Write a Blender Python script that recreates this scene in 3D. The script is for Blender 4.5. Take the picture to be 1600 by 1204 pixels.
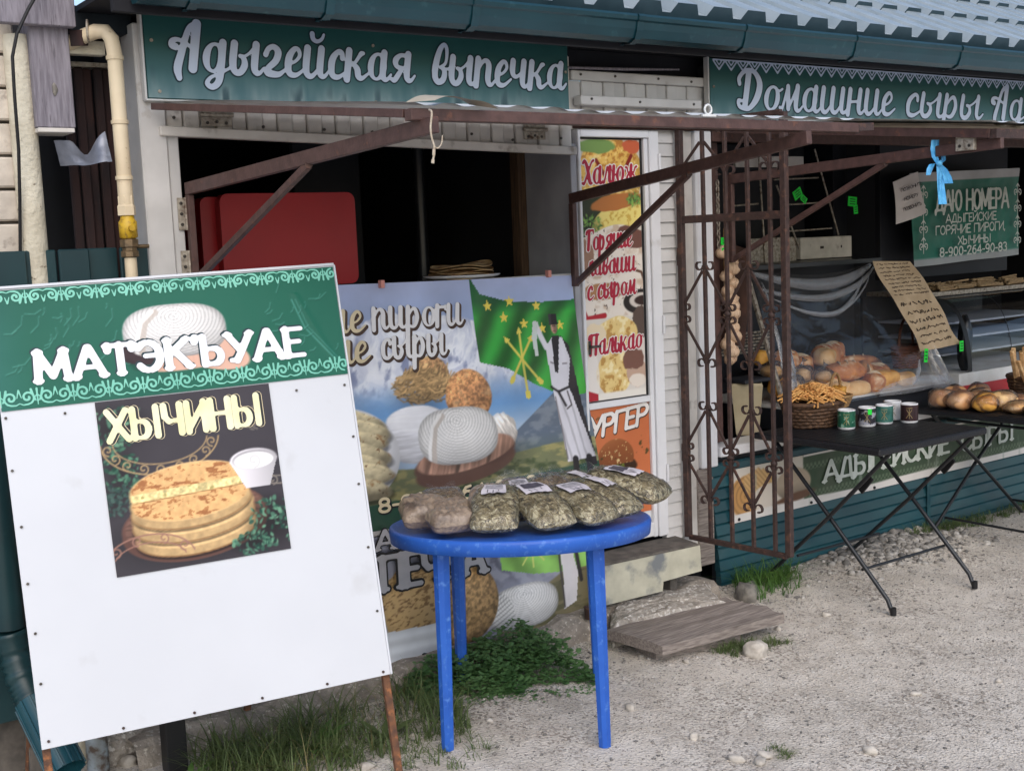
import bpy, math, random
import numpy as np
from mathutils import Vector, Matrix
for o in list(bpy.data.objects): bpy.data.objects.remove(o)
scene = bpy.context.scene
COL = scene.collection
rad = math.radians
PI = math.pi

# ------------------------------------------------------------------ camera, sky, sun, exposure
YAW, PITCH, ROLL = rad(35.39), rad(6.74), rad(-2.39)
fw = Vector((math.sin(YAW)*math.cos(PITCH), math.cos(YAW)*math.cos(PITCH), -math.sin(PITCH)))
rt = Vector((math.cos(YAW), -math.sin(YAW), 0)); up = rt.cross(fw)
rt2 = rt*math.cos(ROLL)+up*math.sin(ROLL); up2 = -rt*math.sin(ROLL)+up*math.cos(ROLL)
cam = bpy.data.cameras.new('camera'); camo = bpy.data.objects.new('camera', cam); COL.objects.link(camo)
M = Matrix((rt2, up2, -fw)).transposed().to_4x4(); M.translation = Vector((0, -4.1, 1.7)); camo.matrix_world = M
cam.sensor_width = 36; cam.lens = 1900/1600*36; cam.clip_end = 500; cam.clip_start = .02
scene.camera = camo
SUN_EL, SUN_AZ = rad(42), rad(205)          # azimuth measured from +Y clockwise: behind the camera, a little left
world = bpy.data.worlds.new('World'); scene.world = world; world.use_nodes = True
wn = world.node_tree.nodes; wl = world.node_tree.links
for n in list(wn): wn.remove(n)
sky = wn.new('ShaderNodeTexSky'); sky.sky_type = 'NISHITA'; sky.sun_disc = False
sky.sun_elevation = SUN_EL; sky.sun_rotation = SUN_AZ; sky.air_density = 1.0; sky.dust_density = 2.0; sky.ozone_density = 1.0
bg = wn.new('ShaderNodeBackground'); bg.inputs['Strength'].default_value = .15
wo = wn.new('ShaderNodeOutputWorld'); wl.new(sky.outputs[0], bg.inputs[0]); wl.new(bg.outputs[0], wo.inputs[0])
sl = bpy.data.lights.new('sun', 'SUN'); sl.energy = .9; sl.angle = rad(70); sl.color = (1, .965, .92)
so = bpy.data.objects.new('sun', sl); COL.objects.link(so)
sd = Vector((math.sin(SUN_AZ)*math.cos(SUN_EL), math.cos(SUN_AZ)*math.cos(SUN_EL), math.sin(SUN_EL)))
so.rotation_euler = sd.to_track_quat('Z', 'Y').to_euler(); so.location = sd*20
vs = scene.view_settings; vs.view_transform = 'Standard'; vs.look = 'None'; vs.exposure = 0.52; vs.gamma = 1.0; vs.use_curve_mapping = False

# ------------------------------------------------------------------ colour and material helpers
def lin(c):
    c = c/255.
    return c/12.92 if c <= .04045 else ((c+.055)/1.055)**2.4
def S(r, g, b): return (lin(r), lin(g), lin(b), 1)
MATS = {}
def mat(name, c1, c2=None, scale=12, rough=.6, bump=0, bscale=60, metal=0, spec=.4, coat=0, stretch=(1,1,1), detail=5,
        lo=.35, hi=.65, spots=None, spot_scale=30, spot_lo=.62, spot_hi=.7, rand=0, bdist=.004, rvar=0, trans=0, bstretch=None):
    m = bpy.data.materials.new(name); m.use_nodes = True; nt = m.node_tree; N = nt.nodes; L = nt.links
    p = N['Principled BSDF']; p.inputs['Roughness'].default_value = rough; p.inputs['Metallic'].default_value = metal
    p.inputs['Specular IOR Level'].default_value = spec; p.inputs['Coat Weight'].default_value = coat
    p.inputs['Coat Roughness'].default_value = .12
    tc = N.new('ShaderNodeTexCoord'); oi = N.new('ShaderNodeObjectInfo')
    ad = N.new('ShaderNodeVectorMath'); ad.operation = 'MULTIPLY_ADD'
    cr = N.new('ShaderNodeCombineXYZ')
    for k in range(3): L.new(oi.outputs['Random'], cr.inputs[k])
    L.new(cr.outputs[0], ad.inputs[0]); ad.inputs[1].default_value = (37, 19, 53); L.new(tc.outputs['Object'], ad.inputs[2])
    mp = N.new('ShaderNodeMapping'); mp.inputs['Scale'].default_value = stretch; L.new(ad.outputs[0], mp.inputs[0])
    src = None
    if c2 is None: c2 = tuple(min(1, x*.82) for x in c1[:3])+(1,)
    nz = N.new('ShaderNodeTexNoise'); nz.inputs['Scale'].default_value = scale; nz.inputs['Detail'].default_value = detail
    L.new(mp.outputs[0], nz.inputs['Vector'])
    rp = N.new('ShaderNodeValToRGB'); e = rp.color_ramp.elements
    e[0].position = lo; e[0].color = c1; e[1].position = hi; e[1].color = c2; L.new(nz.outputs['Fac'], rp.inputs[0])
    src = rp.outputs[0]
    if spots is not None:
        n2 = N.new('ShaderNodeTexNoise'); n2.inputs['Scale'].default_value = spot_scale; n2.inputs['Detail'].default_value = 6
        L.new(mp.outputs[0], n2.inputs['Vector'])
        r2 = N.new('ShaderNodeMapRange'); r2.inputs[1].default_value = spot_lo; r2.inputs[2].default_value = spot_hi
        L.new(n2.outputs['Fac'], r2.inputs[0])
        mx = N.new('ShaderNodeMix'); mx.data_type = 'RGBA'; L.new(r2.outputs[0], mx.inputs[0])
        L.new(src, mx.inputs[6]); mx.inputs[7].default_value = spots; src = mx.outputs[2]
    if rand:
        hv = N.new('ShaderNodeHueSaturation'); mr = N.new('ShaderNodeMapRange'); mr.inputs[3].default_value = 1-rand; mr.inputs[4].default_value = 1+rand
        L.new(oi.outputs['Random'], mr.inputs[0]); L.new(mr.outputs[0], hv.inputs['Value']); L.new(src, hv.inputs['Color']); src = hv.outputs[0]
    L.new(src, p.inputs['Base Color'])
    if rvar:
        rr = N.new('ShaderNodeMapRange'); rr.inputs[3].default_value = max(0, rough-rvar); rr.inputs[4].default_value = min(1, rough+rvar)
        L.new(nz.outputs['Fac'], rr.inputs[0]); L.new(rr.outputs[0], p.inputs['Roughness'])
    if bump:
        nb = N.new('ShaderNodeTexNoise'); nb.inputs['Scale'].default_value = bscale; nb.inputs['Detail'].default_value = 5
        if bstretch:
            m2 = N.new('ShaderNodeMapping'); m2.inputs['Scale'].default_value = bstretch; L.new(ad.outputs[0], m2.inputs[0]); L.new(m2.outputs[0], nb.inputs['Vector'])
        else: L.new(mp.outputs[0], nb.inputs['Vector'])
        b = N.new('ShaderNodeBump'); b.inputs['Strength'].default_value = bump; b.inputs['Distance'].default_value = bdist
        L.new(nb.outputs['Fac'], b.inputs['Height']); L.new(b.outputs[0], p.inputs['Normal'])
    if trans: p.inputs['Transmission Weight'].default_value = trans
    MATS[name] = m; return m
def print_mat(name, rough=.45, bump=.0, bscale=6, grime=0, spec=.35, bdist=.01):
    """flat print: the picture sits in the colour attribute of the sheet"""
    m = bpy.data.materials.new(name); m.use_nodes = True; nt = m.node_tree; N = nt.nodes; L = nt.links
    p = N['Principled BSDF']; p.inputs['Roughness'].default_value = rough; p.inputs['Specular IOR Level'].default_value = spec
    a = N.new('ShaderNodeAttribute'); a.attribute_name = 'Col'; src = a.outputs['Color']
    tc = N.new('ShaderNodeTexCoord')
    if grime:
        nz = N.new('ShaderNodeTexNoise'); nz.inputs['Scale'].default_value = 5; nz.inputs['Detail'].default_value = 8
        L.new(tc.outputs['Object'], nz.inputs[0]); mr = N.new('ShaderNodeMapRange'); mr.inputs[1].default_value = .45; mr.inputs[2].default_value = .8; mr.inputs[4].default_value = grime
        L.new(nz.outputs['Fac'], mr.inputs[0]); mx = N.new('ShaderNodeMix'); mx.data_type = 'RGBA'
        L.new(mr.outputs[0], mx.inputs[0]); L.new(src, mx.inputs[6]); mx.inputs[7].default_value = S(120, 112, 104); src = mx.outputs[2]
    L.new(src, p.inputs['Base Color'])
    if bump:
        nb = N.new('ShaderNodeTexNoise'); nb.inputs['Scale'].default_value = bscale; nb.inputs['Detail'].default_value = 3
        L.new(tc.outputs['Object'], nb.inputs[0]); b = N.new('ShaderNodeBump'); b.inputs['Strength'].default_value = bump; b.inputs['Distance'].default_value = bdist
        L.new(nb.outputs['Fac'], b.inputs['Height']); L.new(b.outputs[0], p.inputs['Normal'])
    MATS[name] = m; return m
def clear_mat(name, tint, gloss, rough, bump=0, bscale=8, stretch=(1,1,1), milk=0, fres=1.35):
    """thin clear sheet (film or glass pane): lets light straight through, reflects by fresnel, a little milky"""
    m = bpy.data.materials.new(name); m.use_nodes = True; nt = m.node_tree; N = nt.nodes; L = nt.links
    N.remove(N['Principled BSDF']); out = N['Material Output']
    tr = N.new('ShaderNodeBsdfTransparent'); tr.inputs[0].default_value = tint
    gl = N.new('ShaderNodeBsdfGlossy'); gl.inputs['Roughness'].default_value = rough
    fr = N.new('ShaderNodeFresnel'); fr.inputs['IOR'].default_value = fres
    ml = N.new('ShaderNodeMath'); ml.operation = 'MULTIPLY_ADD'; ml.inputs[1].default_value = gloss; ml.inputs[2].default_value = .02
    L.new(fr.outputs[0], ml.inputs[0])
    mx = N.new('ShaderNodeMixShader'); L.new(ml.outputs[0], mx.inputs[0]); L.new(tr.outputs[0], mx.inputs[1]); L.new(gl.outputs[0], mx.inputs[2])
    last = mx.outputs[0]
    if bump:
        tc = N.new('ShaderNodeTexCoord'); mp = N.new('ShaderNodeMapping'); mp.inputs['Scale'].default_value = stretch; L.new(tc.outputs['Object'], mp.inputs[0])
        nb = N.new('ShaderNodeTexNoise'); nb.inputs['Scale'].default_value = bscale; nb.inputs['Detail'].default_value = 4; nb.inputs['Distortion'].default_value = 1.2
        L.new(mp.outputs[0], nb.inputs[0]); b = N.new('ShaderNodeBump'); b.inputs['Strength'].default_value = bump; b.inputs['Distance'].default_value = .02
        L.new(nb.outputs['Fac'], b.inputs['Height'])
        for s in (gl, fr): L.new(b.outputs[0], s.inputs['Normal'])
    if milk:
        df = N.new('ShaderNodeBsdfDiffuse'); df.inputs[0].default_value = S(225, 228, 235); m2 = N.new('ShaderNodeMixShader'); m2.inputs[0].default_value = milk
        L.new(last, m2.inputs[1]); L.new(df.outputs[0], m2.inputs[2]); last = m2.outputs[0]
    L.new(last, out.inputs['Surface']); MATS[name] = m; return m

# ------------------------------------------------------------------ mesh helpers
def vadd(a, b): return (a[0]+b[0], a[1]+b[1], a[2]+b[2])
class MB:
    """collects shapes in world coordinates; build() links them as ONE mesh object"""
    def __init__(s): s.v = []; s.f = []; s.sm = []
    def add(s, v, f, smooth=False):
        k = len(s.v); s.v += [tuple(p) for p in v]; s.f += [tuple(i+k for i in q) for q in f]; s.sm += [smooth]*len(f); return s
    def box(s, x0, x1, y0, y1, z0, z1, b=.0015, M=None):
        c = ((x0+x1)/2, (y0+y1)/2, (z0+z1)/2); h = (abs(x1-x0)/2, abs(y1-y0)/2, abs(z1-z0)/2)
        return s.obox(c, (1,0,0), (0,1,0), (0,0,1), h, b)
    def obox(s, c, ax, ay, az, h, b=.0015):
        ax, ay, az, c = Vector(ax), Vector(ay), Vector(az), Vector(c)
        b = min(b, min(h)*.45)
        idx = {}; V = []
        for sx in (-1,1):
            for sy in (-1,1):
                for sz in (-1,1):
                    for k in range(3):
                        d = [h[i]-(0 if i == k else b) for i in range(3)]
                        idx[(sx,sy,sz,k)] = len(V); V.append(c+ax*(sx*d[0])+ay*(sy*d[1])+az*(sz*d[2]))
        F = []
        def quad(q, flip): F.append(tuple(q[::-1] if flip else q))
        for k in range(3):
            i, j = (k+1) % 3, (k+2) % 3
            for sg in (-1,1):
                q = []
                for (a, bb) in ((-1,-1),(1,-1),(1,1),(-1,1)):
                    t = [0]*3; t[k] = sg; t[i] = a; t[j] = bb; q.append(idx[(*t, k)])
                quad(q, sg < 0)
            for a in (-1,1):
                for bb in (-1,1):     # edge along k between faces i and j
                    t0 = [0]*3; t0[i] = a; t0[j] = bb; t1 = list(t0); t0[k] = -1; t1[k] = 1
                    q = [idx[(*t0, i)], idx[(*t1, i)], idx[(*t1, j)], idx[(*t0, j)]]
                    quad(q, a*bb > 0)
        for sx in (-1,1):
            for sy in (-1,1):
                for sz in (-1,1):
                    quad([idx[(sx,sy,sz,k)] for k in range(3)], sx*sy*sz < 0)
        return s.add(V, F)
    def bar(s, p, q, w, h, upv=(0,0,1), b=.0015):
        p, q = Vector(p), Vector(q); d = q-p; L = d.length; d.normalize(); u = Vector(upv)
        if abs(d.dot(u)) > .98: u = Vector((0,1,0))
        x = d.cross(u).normalized(); z = x.cross(d)
        return s.obox((p+q)/2, x, d, z, (w/2, L/2, h/2), b)
    def tube(s, pts, r, n=8, cap=True, smooth=True, closed=False):
        P = [Vector(p) for p in pts]; m = len(P); R = r if hasattr(r, '__len__') else [r]*m
        V = []; F = []; ref = None
        for i in range(m):
            a = P[(i-1) % m] if (i or closed) else P[0]; c = P[(i+1) % m] if (i < m-1 or closed) else P[-1]
            t = (c-a); t = t.normalized() if t.length > 1e-9 else Vector((0,0,1))
            if ref is None: ref = t.orthogonal().normalized()
            ref = (ref-t*ref.dot(t)); ref = ref.normalized() if ref.length > 1e-6 else t.orthogonal().normalized()
            bn = t.cross(ref)
            for k in range(n):
                a2 = 2*PI*k/n; V.append(P[i]+(ref*math.cos(a2)+bn*math.sin(a2))*R[i])
        for i in range(m if closed else m-1):
            j = (i+1) % m
            for k in range(n): F.append((i*n+k, i*n+(k+1) % n, j*n+(k+1) % n, j*n+k))
        s.add(V, F, smooth)
        if cap and not closed:
            s.add(V[:n], [tuple(range(n))[::-1]]); s.add(V[-n:], [tuple(range(n))])
        return s
    def lathe(s, prof, n=24, c=(0,0,0), smooth=True):
        V = []; F = []
        for (r, z) in prof:
            for k in range(n): a = 2*PI*k/n; V.append((c[0]+r*math.cos(a), c[1]+r*math.sin(a), c[2]+z))
        for i in range(len(prof)-1):
            for k in range(n): F.append((i*n+k, i*n+(k+1) % n, (i+1)*n+(k+1) % n, (i+1)*n+k))
        s.add(V, F, smooth)
        if prof[0][0] > 1e-6: s.add(V[:n], [tuple(range(n))[::-1]])
        if prof[-1][0] > 1e-6: s.add(V[-n:], [tuple(range(n))])
        return s
    def prism(s, pts, d):
        """extrude polygon pts (3-D) by vector d"""
        n = len(pts); V = [tuple(p) for p in pts]+[vadd(p, d) for p in pts]
        F = [tuple(range(n))[::-1], tuple(range(n, 2*n))]+[(i, (i+1) % n, n+(i+1) % n, n+i) for i in range(n)]
        return s.add(V, F)
    def blob(s, c, r, rot=0, n=14, m=9, seed=0, noise=.08, tilt=0, p=1.0):
        rg = random.Random(seed); ph = [rg.uniform(0, 6.28) for _ in range(8)]; V = []; F = []
        R = Matrix.Rotation(rot, 3, 'Z') @ Matrix.Rotation(tilt, 3, 'X')
        for i in range(m+1):
            th = PI*i/m
            for k in range(n):
                a = 2*PI*k/n
                x, y, z = math.sin(th)*math.cos(a), math.sin(th)*math.sin(a), math.cos(th)
                if p != 1: x, y, z = [math.copysign(abs(q)**p, q) for q in (x, y, z)]
                f = 1+noise*(math.sin(3*x+ph[0])*math.sin(2*y+ph[1])+math.sin(4*z+ph[2]+2*x)*.6+.5*math.sin(6*y+ph[3]+5*x))
                v = R @ Vector((x*r[0]*f, y*r[1]*f, z*r[2]*f)); V.append((c[0]+v.x, c[1]+v.y, c[2]+v.z))
        for i in range(m):
            for k in range(n): F.append((i*n+k, (i+1)*n+k, (i+1)*n+(k+1) % n, i*n+(k+1) % n))
        return s.add(V, F, True)
    def mesh(s, name, off=(0,0,0)):
        me = bpy.data.meshes.new(name); o = off
        me.from_pydata([(p[0]-o[0], p[1]-o[1], p[2]-o[2]) for p in s.v], [], s.f)
        me.polygons.foreach_set('use_smooth', s.sm); me.validate(); me.update(); return me
    def build(s, name, m, parent=None, label=None, cat=None, group=None, kind=None):
        if parent is None:
            a = np.array(s.v); off = (float((a[:,0].min()+a[:,0].max())/2), float((a[:,1].min()+a[:,1].max())/2), float(a[:,2].min()))
        else: off = ROOT[parent.name]
        me = s.mesh(name, off); return link(name, me, m, parent, off, label, cat, group, kind)
ROOT = {}
def tag(o, label=None, cat=None, group=None, kind=None):
    for k, v in (('label', label), ('category', cat), ('group', group), ('kind', kind)):
        if v: o[k] = v
    return o
def link(name, me, m, parent, off, label=None, cat=None, group=None, kind=None):
    if m is not None: me.materials.append(MATS[m] if isinstance(m, str) else m)
    o = bpy.data.objects.new(name, me); COL.objects.link(o)
    if parent is None: o.location = off
    else: o.parent = parent
    ROOT[o.name] = off; return tag(o, label, cat, group, kind)
def thing(name, loc, label, cat, group=None, kind=None):
    o = bpy.data.objects.new(name, None); COL.objects.link(o); o.location = loc; o.empty_display_size = .05
    ROOT[o.name] = tuple(loc); return tag(o, label, cat, group, kind)

def fnoise(x, y, seed=0, oct=4):
    """cheap smooth value noise on numpy arrays, about -1..1"""
    rg = np.random.default_rng(seed); out = 0; amp = 1; tot = 0
    for o in range(oct):
        T = rg.uniform(-1, 1, (64, 64)); xi = np.floor(x).astype(int); yi = np.floor(y).astype(int)
        fx = x-xi; fy = y-yi; fx = fx*fx*(3-2*fx); fy = fy*fy*(3-2*fy)
        a = T[yi % 64, xi % 64]; b = T[yi % 64, (xi+1) % 64]; c = T[(yi+1) % 64, xi % 64]; d = T[(yi+1) % 64, (xi+1) % 64]
        out = out+amp*((a*(1-fx)+b*fx)*(1-fy)+(c*(1-fx)+d*fx)*fy); tot += amp; amp *= .5; x = x*2.03+7.1; y = y*2.03+3.7
    return out/tot
def grid_obj(name, P, m, parent=None, col=None, smooth=True, **kw):
    """P: (ny,nx,3) world points -> one sheet; col: (ny,nx,3) linear colours"""
    ny, nx, _ = P.shape
    off = ROOT[parent.name] if parent is not None else (float(P[...,0].mean()), float(P[...,1].mean()), float(P[...,2].min()))
    me = bpy.data.meshes.new(name); nv = nx*ny; nf = (nx-1)*(ny-1)
    me.vertices.add(nv); me.vertices.foreach_set('co', (P.reshape(-1,3)-np.array(off)).astype(np.float32).ravel())
    i = np.arange(nv).reshape(ny, nx); q = np.stack([i[:-1,:-1], i[:-1,1:], i[1:,1:], i[1:,:-1]], -1).reshape(-1)
    me.loops.add(nf*4); me.loops.foreach_set('vertex_index', q.astype(np.int32))
    me.polygons.add(nf); me.polygons.foreach_set('loop_start', np.arange(0, nf*4, 4, dtype=np.int32)); me.polygons.foreach_set('loop_total', np.full(nf, 4, dtype=np.int32))
    me.polygons.foreach_set('use_smooth', np.full(nf, smooth)); me.update(calc_edges=True); me.validate()
    if col is not None:
        at = me.color_attributes.new('Col', 'FLOAT_COLOR', 'POINT')
        c4 = np.ones((nv, 4), np.float32); c4[:,:3] = col.reshape(-1,3); at.data.foreach_set('color', c4.ravel())
    return link(name, me, m, parent, off, **kw)
# ------------------------------------------------------------------ lettering: stroke fonts -> distance field -> clean flat mesh
def crom(pts, k=6):
    P = np.array(pts, float); n = len(P)
    if n == 2: return P
    Q = np.vstack([2*P[0]-P[1], P, 2*P[-1]-P[-2]]); out = []
    for i in range(1, n):
        p0, p1, p2, p3 = Q[i-1], Q[i], Q[i+1], Q[i+2]
        for t in np.linspace(0, 1, k, endpoint=False):
            out.append(.5*((2*p1)+(-p0+p2)*t+(2*p0-5*p1+4*p2-p3)*t*t+(-p0+3*p1-3*p2+p3)*t**3))
    out.append(P[-1]); return np.array(out)
TH = .135
def Uu(a, b): return [(a,1,TH),(a,.35,TH),(a+.08,.08,.11),(a+.25,.05,.085),(b-.06,.3,.055),(b,.5,.05)]
def Tl(a): return [(a,1,TH),(a,.3,TH),(a+.07,.07,.1),(a+.2,.06,.07),(a+.33,.24,.045)]
def El(cx, rx=.25, ry=.45, cy=.5):
    return [(cx+rx*math.cos(t), cy+ry*math.sin(t), .055+.075*math.cos(t)**2) for t in np.linspace(PI/2, PI/2+2*PI, 13)]
def St(x, a=1, b=0): return [(x,a,TH),(x,b,TH)]
SC = {  # joined brush script: letter -> (advance, strokes)
 'и': (.86, [Uu(0,.5), Tl(.5)]), 'й': (.86, [Uu(0,.5), Tl(.5), [(.12,1.5,.1),(.17,1.33,.09),(.32,1.25,.07),(.48,1.34,.06),(.54,1.5,.05)]]),
 'ш': (1.3, [Uu(0,.47), Uu(.47,.94), Tl(.94)]), 'п': (.84, [St(0), [(.02,.5,.05),(.16,.84,.07),(.32,.96,.09),(.47,.8,.13),(.48,.3,TH),(.55,.07,.1),(.68,.06,.07),(.81,.24,.045)]]),
 'ч': (.84, [[(0,1,TH),(0,.66,TH),(.08,.45,.1),(.24,.42,.07),(.46,.62,.055)], Tl(.48)]),
 'н': (.86, [St(0), Tl(.5), [(0,.5,.06),(.5,.54,.06)]]), 'о': (.74, [El(.3), [(.46,.85,.05),(.6,.8,.05),(.72,.88,.05)]]),
 'а': (.86, [El(.27), Tl(.5)]), 'д': (.9, [El(.27), [(.52,1,TH),(.52,.1,TH),(.48,-.3,.12),(.3,-.47,.1),(.12,-.36,.085),(.22,-.16,.06),(.5,-.02,.05),(.88,.22,.05)]]),
 'ы': (1.06, [[(0,1,TH),(0,.35,TH),(.1,.07,.11),(.28,.06,.11),(.4,.3,.12),(.34,.54,.09),(.22,.6,.07)], [(.32,.56,.05),(.52,.7,.05),(.72,.96,.06)], Tl(.73)]),
 'ь': (.62, [[(0,1,TH),(0,.35,TH),(.1,.07,.11),(.28,.06,.11),(.4,.3,.12),(.34,.54,.09),(.22,.6,.07)]]),
 'г': (.78, [[(.02,.7,.1),(.1,.9,.09),(.28,.97,.1),(.44,.8,.13),(.38,.5,.12),(.14,.24,.1),(.12,.08,.1),(.32,.05,.12),(.55,.06,.09),(.76,.24,.045)]]),
 'е': (.68, [[(.06,.42,.055),(.28,.52,.055),(.42,.72,.07),(.36,.92,.08),(.22,.94,.09),(.07,.7,.125),(.04,.4,.135),(.1,.13,.115),(.25,.05,.1),(.42,.09,.07),(.66,.3,.045)]]),
 'с': (.66, [[(.43,.72,.1),(.4,.9,.09),(.27,.95,.085),(.09,.72,.125),(.05,.42,.135),(.11,.13,.115),(.27,.05,.1),(.43,.1,.07),(.64,.28,.045)]]),
 'к': (.84, [St(0), [(.05,.48,.05),(.24,.58,.06),(.38,.8,.07),(.46,.92,.09),(.54,.94,.07)], [(.2,.55,.08),(.36,.36,.125),(.42,.12,.12),(.56,.05,.08),(.8,.24,.045)]]),
 'я': (.95, [Tl(.58), [(.56,.93,.08),(.28,.95,.08),(.1,.76,.12),(.18,.54,.09),(.5,.48,.07)], [(.4,.5,.07),(.26,.26,.1),(.12,.05,.1),(-.04,.1,.06)]]),
 'в': (.72, [[(.26,.6,.07),(.44,.8,.06),(.44,1.25,.08),(.32,1.45,.075),(.16,1.25,.11),(.05,.75,.135),(.04,.3,.135),(.18,.06,.11),(.38,.14,.12),(.43,.4,.115),(.34,.58,.09),(.24,.6,.07)], [(.36,.56,.05),(.55,.56,.05),(.7,.66,.05)]]),
 'м': (1.02, [[(-.04,.14,.08),(.04,.05,.08),(.12,.4,.07),(.22,.98,.09)], [(.22,.98,.12),(.34,.12,.12)], [(.34,.1,.06),(.64,.98,.07)], Tl(.66)]),
 'р': (.76, [St(0,1,-.5), [(.03,.55,.05),(.2,.88,.08),(.36,.88,.11),(.46,.5,.13),(.36,.13,.11),(.2,.05,.08),(.05,.14,.06)]]),
 'л': (.84, [[(-.06,.14,.08),(.04,.05,.08),(.14,.4,.07),(.26,.98,.08)], [(.24,.93,.08),(.5,.93,.08)], Tl(.5)]),
 'ю': (1.05, [St(0), [(0,.5,.06),(.38,.5,.06)], El(.6)]),
 'ж': (1.05, [St(.5), [(.02,.9,.09),(.14,.86,.07),(.24,.6,.06),(.5,.5,.06)], [(.5,.5,.06),(.24,.42,.07),(.12,.1,.1),(-.02,.08,.07)], [(.98,.9,.09),(.86,.86,.07),(.76,.6,.06),(.5,.5,.06)], [(.5,.5,.06),(.76,.42,.07),(.88,.1,.1),(1.02,.08,.07)]]),
 'ѓ': (.62, [St(0), [(0,.92,.08),(.42,.92,.08)], [(.44,.98,.07),(.44,.8,.07)]]),
 'А': (1.12, [[(.74,1.56,.16),(.74,.1,.155)], [(.74,1.55,.12),(.5,1.36,.1),(.34,.6,.125),(.26,.1,.14),(.34,-.22,.1)], [(.14,.78,.12),(.02,.84,.12),(.04,.98,.09),(.26,1.0,.07),(.72,.74,.06)]]),
 'Д': (1.2, [[(.36,1.36,.16),(.36,.14,.15)], [(.02,1.0,.1),(-.02,1.22,.1),(.2,1.5,.09),(.58,1.48,.1),(.88,1.05,.16),(.84,.5,.16),(.58,.08,.1),(.34,.05,.09),(.12,.14,.09),(.06,.34,.085),(.22,.34,.06)]]),
 'Х': (1.0, [[(.0,1.3,.1),(.12,1.42,.11),(.3,1.2,.13),(.5,.7,.14),(.68,.15,.14),(.86,.08,.08)], [(.88,1.42,.1),(.72,1.3,.07),(.46,.7,.07),(.2,.1,.09),(.04,.12,.09)]]),
 'Г': (.95, [[(.36,1.4,.15),(.34,.1,.15)], [(.02,1.15,.08),(.1,1.36,.1),(.36,1.42,.09),(.84,1.42,.09)], [(.86,1.46,.06),(.86,1.2,.07)]]),
 'П': (1.25, [[(.3,1.4,.15),(.28,.1,.15)], [(.86,1.4,.15),(.84,.1,.15)], [(.02,1.15,.08),(.08,1.36,.1),(.3,1.42,.09),(1.06,1.42,.09)]]),
 ' ': (.42, []), '.': (.3, [[(.05,.06,.1),(.06,.06,.1)]]),
}
def ov(cx, cy, rx, ry, a0=90, a1=450, n=15): return [(cx+rx*math.cos(rad(t)), cy+ry*math.sin(rad(t))) for t in np.linspace(a0, a1, n)]
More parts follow.
